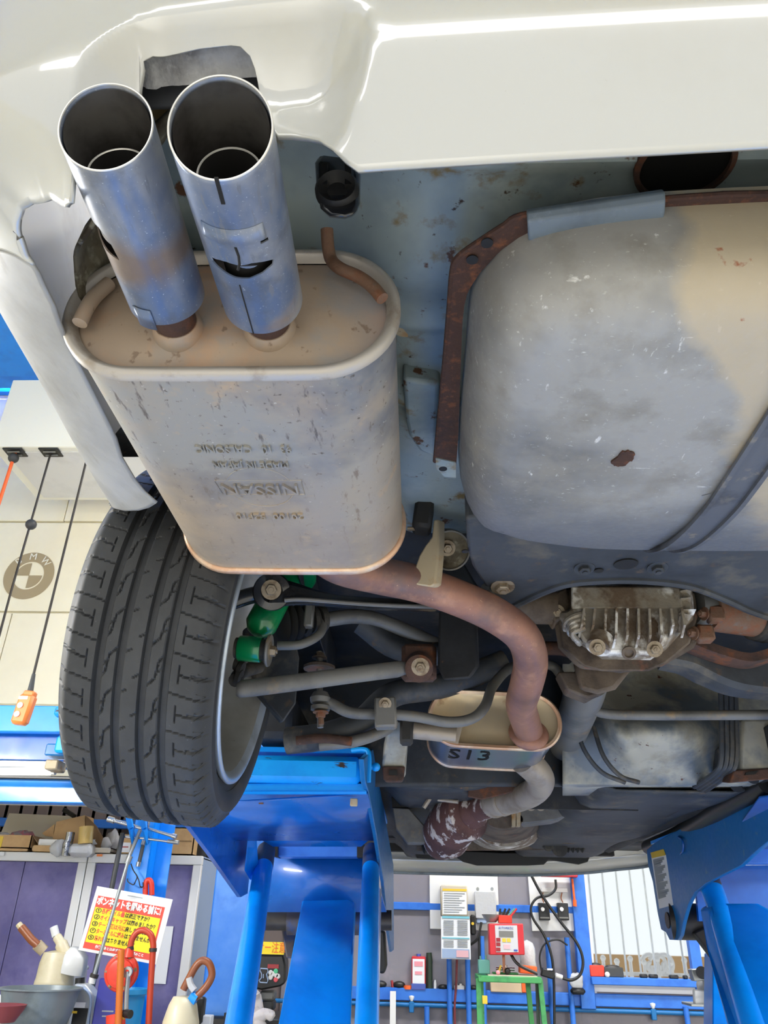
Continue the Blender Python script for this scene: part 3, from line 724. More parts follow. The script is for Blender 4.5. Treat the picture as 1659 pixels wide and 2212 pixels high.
# hanger rods
hp = [PY(706, 495, .575), PY(709, 535, .585), PY(716, 562, .59), PY(735, 580, .585), PY(775, 598, .585), PY(805, 620, .585), PY(826, 645, .585)]
part('hanger_rod', MB().tube(cat(hp, 6), .0068, 14), 'rust_pipe', muf)
hp = [PY(236, 612, .60), PY(205, 640, .595), PY(186, 668, .592), PY(172, 698, .592)]
part('hanger_rod', MB().tube(cat(hp, 6), .0078, 14), 'muffler_end', muf)
rescale([muf]+list(muf.children), .97)
# --- wheel: local x along the axle (towards the car's middle), tilted by camber and toe
WC = V((-.392, 1.285, 1.895)); WR = .302
WM = Matrix.Rotation(math.radians(3.0), 3, 'Z') @ Matrix.Rotation(math.radians(6.0), 3, 'Y')
def wp(x, a, r): return WC+WM@V((x, -r*math.cos(a), -r*math.sin(a)))   # a=0 rearmost, a=90 lowest
GRV = (-.0475, -.0174, .0174, .0475)
PITCH = 2*pi*WR/34
def seg_d(px, py, ax, ay, bx, by):
    dx, dy = bx-ax, by-ay; t = max(0, min(1, ((px-ax)*dx+(py-ay)*dy)/(dx*dx+dy*dy)))
    return math.hypot(px-ax-t*dx, py-ay-t*dy)
def tread(x, c):
    """groove depth at lateral x and distance c round the tyre"""
    g = 0.0
    for gx in GRV:
        e = abs(x-gx)
        if e < .0066: g = max(g, .0085*sm(.0064, .0046, e))
    if g > .004: return g
    q = c % PITCH; P = PITCH
    def line(d, w_, dep):
        nonlocal g
        if d < w_: g = max(g, dep*sm(w_, w_*.45, d))
    ax = abs(x)
    sgn = 1 if x > 0 else -1
    if ax > .051:
        sl = (ax-.05)*.22*sgn
        line(min(abs(q-sl), abs(q-sl-P), abs(q-sl+P)), .0013, .003)
        q2 = (q-P/2-sl)
        if ax > .066: line(abs(q2+(.0025 if ax > .083 else 0)), .0014 if ax < .083 else .0030, .0035)
        if abs(q2) < .0125: line(abs(ax-.0655), .0015, .003)
    elif ax > .0205:
        lx = ax-.0205
        for o_ in (-P, 0, P):
            qq = q+o_ if sgn > 0 else P-q+o_
            d = min(seg_d(lx, qq, .0235, .006, .016, .016), seg_d(lx, qq, .016, .016, .013, .040), seg_d(lx, qq, .013, .040, 0, .054))
            line(d, .0014, .0035)
            line(seg_d(lx, qq, .0235, .024, .017, .030), .0016, .003)
    else:
        for o_ in (-P, 0, P):
            qq = q+o_
            line(seg_d(x, qq, -.014, .010, -.004, .004), .0013, .003)
            line(seg_d(x, qq, .014, .036, .004, .042), .0013, .003)
    return g
xs = []
x = -.104
while x <= .1041: xs.append(x); x += .0016
def crown(x):
    ax = abs(x); r = WR-.0035*(ax/.09)**2
    if ax > .088: r -= .018*((ax-.088)/.018)**2
    return r
def tyre_ring(a, full):
    c = a*WR; out = []
    # outer sidewall
    for sx, r in ((-.098, .232), (-.104, .240), (-.111, .252), (-.1135, .262), (-.112, .273)): out.append(wp(sx, a, r))
    for x in xs: out.append(wp(x, a, crown(x)-(tread(x, c) if full else 0)))
    for sx, r in ((.109, .275), (.1105, .2735), (.112, .272), (.1130, .262), (.1105, .250), (.106, .2405), (.1045, .2405), (.102, .236), (.098, .226), (.085, .222)): out.append(wp(sx, a, r))
    return out
rings = []; a = -math.radians(80)
step = .0021/WR
while a < math.radians(150): rings.append(tyre_ring(a, True)); a += step
while a < 2*pi-math.radians(80): rings.append(tyre_ring(a, False)); a += .05
rings.append(rings[0])
tyre = part('tyre', MB().loft(rings, (False, False), False), 'tyre', smooth=28)
# raised saw-tooth marks on the inner shoulder
mb = MB()
for k in range(-26, 48):
    a = k*PITCH/WR*.5
    def sp(x, da): return wp(x, a+da/WR, crown(min(x, .104))+.0006 if x <= .104 else .2765)
    mb.tube([sp(.092, 0), sp(.103, .006), sp(.092, .012)], .0009, 5)
part('shoulder_marks', mb, 'tyre', tyre, kind='stuff')
def wl(prof, seg=96): return MB().loft([[WC+WM@V((x, -r*math.cos(2*pi*k/seg), -r*math.sin(2*pi*k/seg))) for k in range(seg)] for x, r in prof], (False, False))
part('rim_lip', wl([(.093, .208), (.101, .212), (.1075, .2175), (.1115, .224), (.1105, .2285), (.106, .230), (.100, .226)]), 'rim_lip', smooth=60)
part('rim', wl([(.101, .210), (.094, .205), (.07, .200), (.055, .196), (.04, .190), (.0, .188), (-.04, .187), (-.06, .180), (-.066, .10), (-.07, .06), (-.07, .001)]), 'rim', smooth=50)
for k in range(5):
    a = 2*pi*k/5+.3
    part('spoke', MB().bar(WC+WM@V((-.075, .05*math.cos(a), .05*math.sin(a))), WC+WM@V((-.08, .20*math.cos(a), .20*math.sin(a))), .05, .03, WM@V((1, 0, 0)), .008), 'rim')
part('brake_disc', wl([(.0, .05), (.0, .132), (-.018, .132), (-.018, .05)], 48), 'rust_dark')
wheel_ = [o for o in car.children if o.name.split('.')[0] in ('tyre', 'rim_lip', 'rim', 'spoke', 'brake_disc')]
rescale(wheel_+list(tyre.children), 1.07)
# --- suspension
def px_tube(pts, Y, r, m, parent=None, name='arm', n=6, seg=14):
    """tube through photograph points (x, y[, Y])"""
    return part(name, MB().tube(cat([PY(p[0], p[1], p[2] if len(p) > 2 else Y) for p in pts], n), r, seg), m, parent)
up = V((0, 0, 1)); back = V((0, -.86, -.5)).normalized()
# shock absorber
s0, s1 = PY(538, 1405, 1.36), PY(640, 1215, 1.46)
sa = part('shock_absorber', MB().tube([PY(556, 1372, 1.37), PY(560, 1362, 1.372), PY(564, 1350, 1.375), PY(588, 1305, 1.39), PY(640, 1205, 1.44)], [.010, .024, .0305, .0305, .0305], 28), 'shock_green')
eye_ax = (PY(600, 1410, 1.36)-PY(540, 1405, 1.36)).normalized()
part('eye', MB().lathe([(.0225, -.021), (.0235, -.019), (.0235, .019), (.0225, .021), (.012, .021), (.012, -.021)], PY(541, 1402, 1.355), eye_ax, 32, True), 'shock_green', sa)
part('eye_bush', MB().lathe([(0, -.028), (.019, -.028), (.019, .032), (0, .032)], PY(541, 1402, 1.355), eye_ax, 24), 'rubber_joint', sa)
part('washer', MB().lathe([(0, 0), (.029, 0), (.030, .002), (.029, .005), (0, .005)], PY(578, 1405, 1.352), eye_ax, 32), 'arm_grey', sa)
part('bolt', MB().bolt(PY(582, 1406, 1.35), eye_ax, .010, .012), 'bolt_steel', sa)
part('spring_seat', MB().lathe([(.018, 0), (.052, .004), (.054, .012), (.034, .02)], PY(625, 1245, 1.43), (s1-s0).normalized(), 36), 'shock_green', sa)
# black upper link with its bush
la = [PY(588, 1278, 1.31), PY(640, 1282, 1.31), PY(720, 1296, 1.33), PY(830, 1304, 1.36), PY(950, 1308, 1.40)]
mb = MB()
for i, p in enumerate(cat(la, 6)): pass
cl = cat(la, 6); nr = len(cl)
rings = []
for i, p in enumerate(cl):
    t = i/(nr-1); hw = lerp(.026, .010, sm(0, .55, t)); th = .010
    rings.append([p+V((0, -th, -hw)), p+V((0, -th*1.6, -hw*1.0-.002)), p+V((0, -th*1.6, hw*.4)), p+V((0, -th*.4, hw)), p+V((0, th, hw)), p+V((0, th, -hw))])
la_ = part('control_arm', mb.loft(rings), 'arm_black', smooth=30)
part('arm_highlight', MB().tube([p+V((0, -.020, -(lerp(.026, .010, sm(0, .55, i/(nr-1)))+.001))) for i, p in enumerate(cl)][4:], .0042, 8), 'arm_grey', la_)  # paler strip put along the edge as the arm's highlight
part('bush', MB().lathe([(.033, -.02), (.035, -.016), (.035, .016), (.033, .02), (.02, .022), (.012, .014), (0, .014)], la[0], V((.15, -.9, -.4)), 32), 'arm_black', la_)
part('bolt', MB().bolt(PY(586, 1274, 1.285), V((.15, -.9, -.4)), .011, .010), 'bolt_steel', la_)
px_tube([(500, 1300, 1.33), (545, 1286, 1.33), (590, 1280, 1.33)], 0, .016, 'arm_black', name='knuckle_arm')
# lower lateral link
ll = [PY(512, 1489, 1.36), PY(560, 1484, 1.37), (PY(640, 1474, 1.39)), PY(760, 1458, 1.43), PY(880, 1443, 1.46)]
cl = cat(ll, 6)
rings = []
for i, p in enumerate(cl):
    t = i/(len(cl)-1); h = .0165 if 0 < i < len(cl)-1 else .012
    rings.append([p+V((0, math.cos(a)*h*.7, math.sin(a)*h)) for a in [2*pi*k/16 for k in range(16)]])
lk = part('lateral_link', MB().loft(rings), 'arm_grey')
part('bush', MB().lathe([(.027, -.018), (.028, 0), (.027, .018), (.02, .022), (0, .022)], PY(905, 1440, 1.46), back, 28), 'rust_dark', lk)
part('bolt', MB().bolt(PY(908, 1440, 1.44), back, .0105, .010), 'bolt_steel', lk)
part('bracket', MB().box(PY(905, 1432, 1.50), (.07, .03, .075), None, .008), 'rust_dark', lk)
# black subframe horn
a, b = PY(988, 1318, 1.50), PY(985, 1466, 1.50)
mb = MB(); mb.prism([PY(948, 1316, 1.47), PY(1028, 1322, 1.47), PY(1033, 1440, 1.45), PY(1015, 1466, 1.45), PY(958, 1470, 1.45), PY(945, 1440, 1.46)], V((.01, .09, .03)))
part('subframe_bracket', mb, 'underbody_dark', bevel=.005)
# boots, drive shaft, brake parts behind the wheel
bm_ = MB(); ax = (PY(760, 1330, 1.5)-PY(600, 1345, 1.42)).normalized()
for k in range(6): bm_.lathe([(.026, -.006), (.042-.003*k, 0), (.026, .006)], PY(610+k*17, 1347-k*2, 1.46+.005*k), ax, 28)
part('driveshaft_boot', bm_, 'rubber_joint')
px_tube([(690, 1340, 1.52), (800, 1335, 1.56), (960, 1400, 1.62)], 0, .016, 'arm_grey', name='driveshaft')
px_tube([(780, 1345, 1.58), (860, 1400, 1.60), (985, 1415, 1.62)], 0, .026, 'underbody', name='cross_tube')
px_tube([(600, 1395, 1.44), (650, 1392, 1.44), (690, 1370, 1.46), (700, 1340, 1.48)], 0, .009, 'arm_grey', name='brake_pipe')
part('brake_bracket', MB().box(PY(668, 1330, 1.44), (.018, .02, .05), None, .003), 'arm_grey')
pts = [PY(x, y, 1.62) for x, y in ((600, 1385), (700, 1360), (770, 1340), (850, 1395), (880, 1440), (760, 1480), (690, 1640), (610, 1620))]
part('backing_plate', MB().prism([PY(x, y, 1.56) for x, y in ((555, 1240), (625, 1330), (648, 1420), (640, 1520), (612, 1560), (560, 1500), (520, 1350))], V((-.01, .02, 0))), 'underbody', bevel=.004)
# anti-roll bar
bar1 = [(697, 1513, 1.60), (720, 1522, 1.60), (760, 1540, 1.60), (832, 1542, 1.62), (900, 1548, 1.64), (970, 1560, 1.66), (1020, 1552, 1.68), (1048, 1525, 1.70), (1066, 1480, 1.74), (1110, 1440, 1.80), (1185, 1436, 1.84), (1214, 1462, 1.84), (1250, 1512, 1.84), (1300, 1540, 1.84), (1400, 1545, 1.84), (1530, 1545, 1.84), (1680, 1544, 1.84), (1760, 1544, 1.84)]
arb = px_tube(bar1, 0, .0115, 'arm_grey', name='anti_roll_bar')
mb = MB().box(PY(833, 1541, 1.595), (.045, .035, .062), Matrix.Rotation(-.05, 3, 'Y'), .004)
part('clamp', mb, 'arm_grey', arb); part('bolt', MB().bolt(PY(832, 1520, 1.575), back, .008), 'bolt_steel', arb)
part('end_link', MB().tube([PY(690, 1408, 1.60), PY(692, 1572, 1.60)], .0065, 10).lathe([(0, -.012), (.020, -.010), (.022, 0), (.015, .012), (0, .014)], PY(692, 1508, 1.595), up, 20).lathe([(0, -.004), (.020, -.004), (.020, .004), (0, .004)], PY(692, 1530, 1.595), up, 20), 'arm_grey', arb)
part('nut', MB().bolt(PY(693, 1538, 1.59), -up, .010, .012).tube([PY(693, 1545, 1.59), PY(694, 1565, 1.59)], .006, 8), 'rust_pipe', arb)
part('nut', MB().lathe([(.012, 0), (.02, .006), (.034, .0), (.034, -.006), (0, -.006)], PY(690, 1440, 1.60), up, 20).bolt(PY(690, 1422, 1.60), up, .010, .012), 'cast_dark', arb)
# lower arm and knuckle pieces over the lift
px_tube([(620, 1600, 1.75), (700, 1590, 1.74), (780, 1560, 1.75), (850, 1500, 1.78), (960, 1480, 1.80), (1090, 1430, 1.82)], 0, .030, 'underbody', name='lower_arm')
px_tube([(690, 1610, 1.72), (770, 1600, 1.72), (830, 1578, 1.74), (850, 1560, 1.76)], 0, .013, 'arm_grey', name='trailing_tube')
px_tube([(640, 1600, 1.70), (700, 1595, 1.70), (760, 1602, 1.70)], 0, .010, 'rust_dark', name='flange_strip')
px_tube([(560, 1440, 1.50), (522, 1452, 1.44), (508, 1470, 1.40)], 0, .013, 'rubber_joint', name='ball_joint_boot')
for i, (x, y, r) in enumerate(((515, 1430, .017), (520, 1445, .015), (516, 1462, .014))):
    part('boot_ring', MB().lathe([(0, -.006), (r, -.004), (r, .004), (0, .006)], PY(x, y, 1.40), V((.9, 0, -.3)), 20), 'rubber_joint')
# --- exhaust front pipe, resonator
ep = [(690, 1192, 1.11), (740, 1222, 1.14), (820, 1243, 1.20), (905, 1262, 1.24), (1000, 1296, 1.28), (1075, 1332, 1.31), (1128, 1374, 1.35), (1146, 1425, 1.41), (1138, 1475, 1.50), (1126, 1520, 1.62), (1134, 1555, 1.72), (1142, 1580, 1.80)]
pipe = part('exhaust_pipe', MB().tube(cat([PY(*p) for p in ep], 8), .0325, 32), 'pipe', smooth=60)
part('weld_line', MB().tube(cat([PY(p[0]+24, p[1]-8 if p[1] < 1340 else p[1], p[2]-.022) for p in ep[7:10]], 4), .0022, 6), 'pipe', pipe)
hb = PY(928, 1205, 1.19)
ou = [PY(x, y, 1.205) for x, y in ((890, 1262), (888, 1250), (897, 1222), (905, 1200), (918, 1178), (932, 1160), (936, 1122), (948, 1122), (948, 1165), (946, 1200), (943, 1235), (940, 1262), (930, 1268))]
part('pipe_hanger', MB().prism(ou, V((.012, .02, .006))), 'hanger_tan', pipe, bevel=.003)
part('rubber_block', MB().box(PY(916, 1103, 1.22), (.034, .045, .085), Matrix.Rotation(.12, 3, 'Y'), .006), 'rubber_joint')
part('rubber_pin', MB().tube([PY(880, 1142, 1.22), PY(905, 1142, 1.22)], .004, 8), 'bolt_steel')
RC = V(((PY(935, 1565, 1.8).x+PY(1203, 1565, 1.8).x)/2, 0, 1.886)); RHX, RHZ = .150, .062
ry0, ry1 = 1.80, 2.05
def rov(f, y, d=0): return [V((RC.x+x*1.0, y-.10*(x)*0, RC.z+z-.035*x)) for x, z in stadium((RHX+d)*f, (RHZ+d)*f)]
res = part('resonator', MB().loft([rov(1, ry0+.005), rov(1, ry1-.005)], (False, False)), 'resonator', smooth=50)
part('end_cap', MB().loft([rov(f, ry0+.006+.008*min(1, (1-f)*6)) for f in (.985, .95, .8, .4, .001)], (False, False)), 'resonator_end', res)
for y_, m_ in ((ry0, 'seam_copper'), (ry1, 'seam_copper')):
    part('seam', MB().loft([rov(1, y_-.004, -.006), rov(1, y_-.006, 0), rov(1, y_-.002, .004), rov(1, y_+.005, .003), rov(1, y_+.007, -.004)], (False, False)), m_, res, smooth=60)
part('front_cap', MB().loft([rov(f, ry1) for f in (1, .5, .001)], (False, False)), 'resonator_end', res)
part('inlet_collar', MB().lathe([(.036, -.02), (.046, -.004), (.046, .0), (.036, .012)], PY(1142, 1583, 1.80), V((.05, -.8, .45)), 32), 'pipe', res, smooth=60)
c0 = PY(1010, 1640, 1.93); c1 = PY(1050, 1640, 1.93)
zb_ = min(v.z for v in rov(1, 1.9))
def rtext(txt, px, py, wpx, size, m_):
    o_ = PZ(px, py, RC.z-RHZ); wd = wpx
    t_ = text_mb(txt, size, V((o_.x, o_.y, 0)), V((1, 0, 0)), V((0, -1, 0)), .0006, 'CENTER', wd, 2)
    for v in t_.v:
        xx = v.x-RC.x; v.z = RC.z-.035*xx-RHZ*(1+.03*math.cos(xx/RHX*pi/2))-.0012
    part('handwriting', t_, m_, res, smooth=0)
rtext('S13', 1014, 1632, .098, .15, 'marker')
# side hanger of the resonator
hg = part('resonator_hanger', MB().tube([PY(985, 1588, 1.80), PY(940, 1582, 1.80), PY(893, 1578, 1.80)], [.020, .0195, .019], 20), 'pipe_tan', res)
part('hanger_rubber', MB().box(PY(878, 1579, 1.80), (.03, .05, .06), None, .006), 'rubber_joint')
part('hanger_tab', MB().prism([PY(960, 1570, 1.79), PY(1000, 1566, 1.79), PY(990, 1606, 1.79), PY(955, 1600, 1.79)], V((0, .01, 0))), 'pipe_tan', res)
# pipe after the resonator, catalyst
fp = [(1130, 1640, 2.03), (1160, 1668, 2.08), (1168, 1690, 2.16), (1150, 1712, 2.26), (1110, 1728, 2.36), (1060, 1738, 2.46)]
p2_ = part('exhaust_pipe', MB().tube(cat([PY(*p) for p in fp], 6), .036, 28), 'pipe_tan', smooth=60)
part('clamp_ring', MB().tube([PY(1073, 1735, 2.44), PY(1066, 1737, 2.46)], .040, 24), 'pipe_tan', p2_)
part('clamp_ring', MB().tube([PY(1090, 1731, 2.40), PY(1084, 1733, 2.41)], .040, 24), 'pipe_tan', p2_)
ct = part('catalyst', MB().tube(cat([PY(1060, 1738, 2.46), PY(1025, 1752, 2.54), PY(985, 1772, 2.62), PY(960, 1808, 2.72), PY(945, 1822, 2.8)], 6), [.036]*6+[.05]*2+[.078]*10+[.06]*4+[.04]*3, 28), 'catalyst', smooth=60)
part('heat_shield', MB().loft([[PY(x, y, Yy) for x, y in ol] for ol, Yy in (([(1012, 1700), (1080, 1684), (1140, 1672), (1140, 1702), (1085, 1718), (1040, 1728), (1010, 1722)], 2.30), ([(1012, 1704), (1080, 1688), (1140, 1676), (1140, 1700), (1085, 1716), (1040, 1726), (1010, 1720)], 2.40))]), 'rust_dark', ct, bevel=.004)
part('bracket_strap', MB().tube([PY(962, 1695, 2.5), PY(948, 1728, 2.5), PY(990, 1732, 2.48)], .006, 8).tube([PY(915, 1745, 2.5), PY(930, 1722, 2.5), PY(955, 1702, 2.5)], .007, 8), 'pipe_tan', ct)
# --- fuel tank
def tank_ring(off, z, n=10):
    """outline of the tank offset inward"""
    P = [(.048, .99), (.040, .70), (.050, .575), (.120, .500), (.30, .478), (.62, .478), (.78, .50), (.82, .57), (.83, .80), (.80, .98), (.74, 1.085), (.62, 1.135), (.33, 1.138), (.20, 1.115), (.105, 1.07)]
    pts = [V((x, y, 0)) for x, y in P]; c = V((.43, .80, 0)); out = []
    for p in cat(pts, 6, True):
        d = c-p; out.append(p)
    m_ = len(out); res_ = []
    for i in range(m_):
        t = (out[(i+1) % m_]-out[i-1]).normalized(); nrm = V((t.y, -t.x, 0))
        if nrm.dot(c-out[i]) < 0: nrm = -nrm
        q = out[i]+nrm*off; q.z = z; res_.append(q)
    return res_
ZT, ZB = 2.045, 1.948
prof = [(.016, ZT+.02), (.017, ZT), (.020, ZT-.016), (.025, ZT-.040), (.033, ZT-.060), (.045, ZT-.076), (.060, ZT-.087), (.078, ZT-.094)]
rings = [tank_ring(o_, z) for o_, z in prof]
c_ = V((.43, .80, 0)); last = rings[-1]
for f, z in ((.90, ZB), (.8, ZB-.004), (.65, ZB-.007), (.5, ZB-.009), (.25, ZB-.010), (.001, ZB-.010)): rings.append([V((c_.x+(p.x-c_.x)*f, c_.y+(p.y-c_.y)*f, z)) for p in last])
for r_ in rings:
    for p in r_: p.z += .045*sm(.86, 1.14, p.y); p.y += .055*sm(.86, 1.14, p.y)
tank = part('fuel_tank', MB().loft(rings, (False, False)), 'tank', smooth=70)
# rusty flange all round
fl = [(tank_ring(.030, ZT+.006)), (tank_ring(-.004, ZT+.006)), (tank_ring(-.005, ZT-.001)), (tank_ring(.030, ZT-.001))]
out_pts = [PZ(x, y, ZT) for x, y in ((940, 1000), (946, 940), (960, 800), (972, 660), (978, 590), (990, 560), (1040, 524), (1090, 492), (1130, 470), (1280, 452), (1430, 436), (1540, 428), (1659, 424))]
inn_pts = [PZ(x, y, ZT) for x, y in ((985, 1010), (990, 940), (995, 800), (1003, 660), (1030, 600), (1055, 570), (1090, 535), (1130, 520), (1180, 500), (1300, 490), (1430, 482), (1540, 470), (1659, 466))]
out_pts += [V((.62, out_pts[-1].y+.002, ZT)), V((.83, .52, ZT))]; inn_pts += [V((.62, out_pts[-2].y+.03, ZT)), V((.80, .56, ZT))]
oc, ic = cat(out_pts, 4), cat(inn_pts, 4); th_ = V((0, 0, .004))
part('flange', MB().loft([[p+th_ for p in oc], oc, ic, [p+th_ for p in ic], [p+th_ for p in oc]], (False, False), False), 'rust', tank, smooth=30)
part('flange_lip', MB().tube([p+V((0, 0, .003)) for p in oc], .0035, 8), 'rust', tank)
part('flange_end', MB().prism([PZ(x, y, ZT-.002) for x, y in ((941, 990), (985, 1000), (985, 1032), (960, 1030), (942, 1012))], V((0, 0, .004))), 'floorpan', tank)
for x, y in ((1052, 524), (957, 1012), (1020, 560)):
    part('flange_hole', MB().lathe([(0, 0), (.006, 0), (.006, .0012), (0, .0012)], PZ(x, y, ZT-.0015), V((0, 0, -1)), 16), 'black', tank)
a, b = PZ(1139, 486, ZT), PZ(1432, 444, ZT)
d_ = (b-a).normalized(); n_ = V((-d_.y, d_.x, 0))
ring = [(-.017, -.002), (-.013, .007), (0, .011), (.013, .008), (.017, -.002), (.012, -.009), (0, -.012), (-.012, -.009)]
part('edge_sleeve', MB().loft([[a+d_*t+n_*x+V((0, 0, z)) for x, z in ring] for t in (0, (b-a).length)]), 'sleeve', tank, bevel=.002)
# strap with raised edges, wrapping under the tank
xc = PZ(1497, 1190, 1.93).x
def strap(dx, w_, h_, m_, nm):
    path = []
    for y, z in ((.44, ZT), (.48, ZT-.01), (.50, ZT-.05), (.535, ZB+.012), (.60, ZB-.004), (.80, ZB-.011), (.9, ZB-.008), (1.02, ZB+.012), (1.12, ZB+.050), (1.17, ZT+.0), (1.19, ZT+.03)): path.append(V((0, y, z-h_)))
    pc = cat(path, 5)
    return part(nm, MB().loft([[p+V((xc+dx-w_/2, 0, -.0025)), p+V((xc+dx+w_/2, 0, -.0025)), p+V((xc+dx+w_/2, 0, .0025)), p+V((xc+dx-w_/2, 0, .0025))] for p in pc]), m_, tank, smooth=30)
strap(0, .040, .001, 'tank_band', 'strap'); strap(-.020, .006, .006, 'tank_band', 'strap_edge'); strap(.020, .006, .006, 'tank_band', 'strap_edge')
sc_ = [PZ(1348+24*math.cos(a)*(1+.35*NZ.noise(V((a*1.7, 0, 1)))), 992+14*math.sin(a)*(1+.5*NZ.noise(V((a*2.3, 4, 1))))-9*math.cos(a), ZB-.0095) for a in [2*pi*k/26 for k in range(26)]]
part('rust_patch', MB().prism(sc_, V((0, 0, .004))), 'rust', tank)
# --- trunk floor and rear valance over the tank
def floor_z(x, y):
    z = 2.125
    def bead(yc, w_, h_): return -h_*math.exp(-((y-yc)/w_)**2)
    z += bead(.505, .010, .012)*sm(-.02, .06, x) + bead(.64, .05, .022) + bead(.735, .012, .012)+bead(.88, .03, .022)*sm(.3, .0, x)
    z += .05*sm(.0, -.12, x)   # rises over the muffler
    z -= .05*sm(.47, .40, y)*sm(-.03, .03, x)
    return z
mb = MB(); ny, nx = 90, 60
mb.grid([[V((lerp(-.36, 1.25, i/nx), lerp(.388, 1.32, j/ny), floor_z(lerp(-.36, 1.25, i/nx), lerp(.388, 1.32, j/ny)))) for i in range(nx+1)] for j in range(ny+1)])
tf = part('trunk_floor', mb, 'floorpan', smooth=60, solid=.006, soff=1)
hole_p = PZ(1478, 352, 2.118)
cut(tf, [MB().lathe([(0, -.1), (.043, -.1), (.043, .2), (0, .2)], hole_p, V((0, -.12, 1)), 40)])
part('hole_shade_cup', MB().lathe([(.044, -.001), (.046, .12), (0, .12)], hole_p, V((0, -.12, 1)), 32), 'black', tf)  # unseen black cup, added to keep the hole dark
part('hole_rim', MB().ring([(.0425, -.005), (.048, -.003), (.048, .002), (.0425, .004)], hole_p+V((0, 0, -.002)), V((0, -.12, 1)), 40), 'rust_dark', tf)
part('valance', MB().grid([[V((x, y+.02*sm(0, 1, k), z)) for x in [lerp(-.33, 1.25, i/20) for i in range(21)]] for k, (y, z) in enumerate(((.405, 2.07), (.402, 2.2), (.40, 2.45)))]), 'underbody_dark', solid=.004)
part('floor_plug', MB().lathe([(0, -.004), (.016, -.003), (.019, 0), (.016, .003)], PZ(876, 706, 2.13), V((0, 0, -1)), 24), 'hanger_tan')
part('frame_rail', MB().prism([PZ(x, y, 2.10) for x, y in ((870, 820), (950, 830), (940, 990), (905, 975), (884, 945), (876, 910))], V((0, 0, .05))), 'floorpan', bevel=.006)
part('tow_bracket', MB().loft([[PY(x, y, .47) for x, y in ((680, 352), (690, 335), (770, 345), (778, 380), (777, 440), (768, 462), (745, 470), (712, 466), (692, 450), (683, 400))], [PY(x, y, .50) for x, y in ((684, 352), (694, 335), (772, 345), (780, 380), (779, 440), (768, 466), (745, 474), (712, 470), (696, 454), (687, 400))]]), 'arm_black', bevel=.004)
part('bracket_eye', MB().lathe([(.009, -.001), (.017, .006), (.020, .002), (.020, -.004)], PY(728, 410, .468), V((0, -1, -.2)), 24), 'black')
for x in (700, 752): part('bracket_slot', MB().bar(PY(x, 355, .466), PY(x, 402, .466), .006, .004), 'black')
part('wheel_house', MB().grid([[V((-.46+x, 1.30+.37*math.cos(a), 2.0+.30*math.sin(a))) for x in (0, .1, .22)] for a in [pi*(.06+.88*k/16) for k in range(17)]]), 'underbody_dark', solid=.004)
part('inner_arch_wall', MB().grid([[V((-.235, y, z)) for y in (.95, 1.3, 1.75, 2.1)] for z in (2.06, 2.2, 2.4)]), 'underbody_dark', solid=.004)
# --- rear crossmember over the differential
ZX = 2.0
ol = [(1005, 1120), (1010, 1190), (1020, 1225), (1048, 1268), (1075, 1302), (1098, 1312), (1130, 1298), (1180, 1275), (1240, 1258), (1340, 1252), (1430, 1256), (1500, 1268), (1570, 1295), (1620, 1318), (1700, 1345), (1800, 1345), (1800, 1100), (1400, 1090)]
P3 = [PZ(x, y, ZX) for x, y in ol]
xm = part('crossmember', MB().prism(P3, V((0, 0, .05))), 'underbody', bevel=.006)
part('pressed_edge', MB().tube(cat([p+V((0, 0, .0)) for p in P3[3:15]], 5), .008, 8), 'underbody', xm)
for (x, y, r) in ((1086, 1266, .013), (1262, 1227, .0105), (1420, 1226, .0105)):
    part('bolt', MB().bolt(PZ(x, y, ZX-.002), V((0, -.25, -1)), r, r*.9), 'bolt_steel' if x < 1200 else 'underbody', xm)
for x, y, r in ((1293, 1232, .008), (1352, 1218, .020), (1005, 1190, .006)):
    part('hole', MB().lathe([(0, 0), (r, 0), (r, .0015), (0, .0015)], PZ(x, y, ZX-.001), V((0, 0, -1)), 20), 'black', xm)
part('bush_cup', MB().ring([(.034, -.012), (.037, -.012), (.037, .012), (.034, .012)], PY(970, 1187, 1.26), V((.1, -.75, -.55)), 36), 'arm_grey', xm)
part('bush_core', MB().lathe([(.034, .01), (.018, .004), (.012, .004), (0, .004)], PY(970, 1187, 1.265), V((.1, -.75, -.55)), 28), 'mud', xm)
part('bolt', MB().bolt(PY(966, 1184, 1.25), V((.1, -.75, -.55)), .009, .010), 'bolt_steel', xm)
part('mount_arm', MB().prism([PY(x, y, 1.33) for x, y in ((945, 1215), (1000, 1212), (1030, 1262), (1075, 1310), (1060, 1345), (1000, 1300), (950, 1260))], V((0, .06, .02))), 'underbody', xm, bevel=.005)
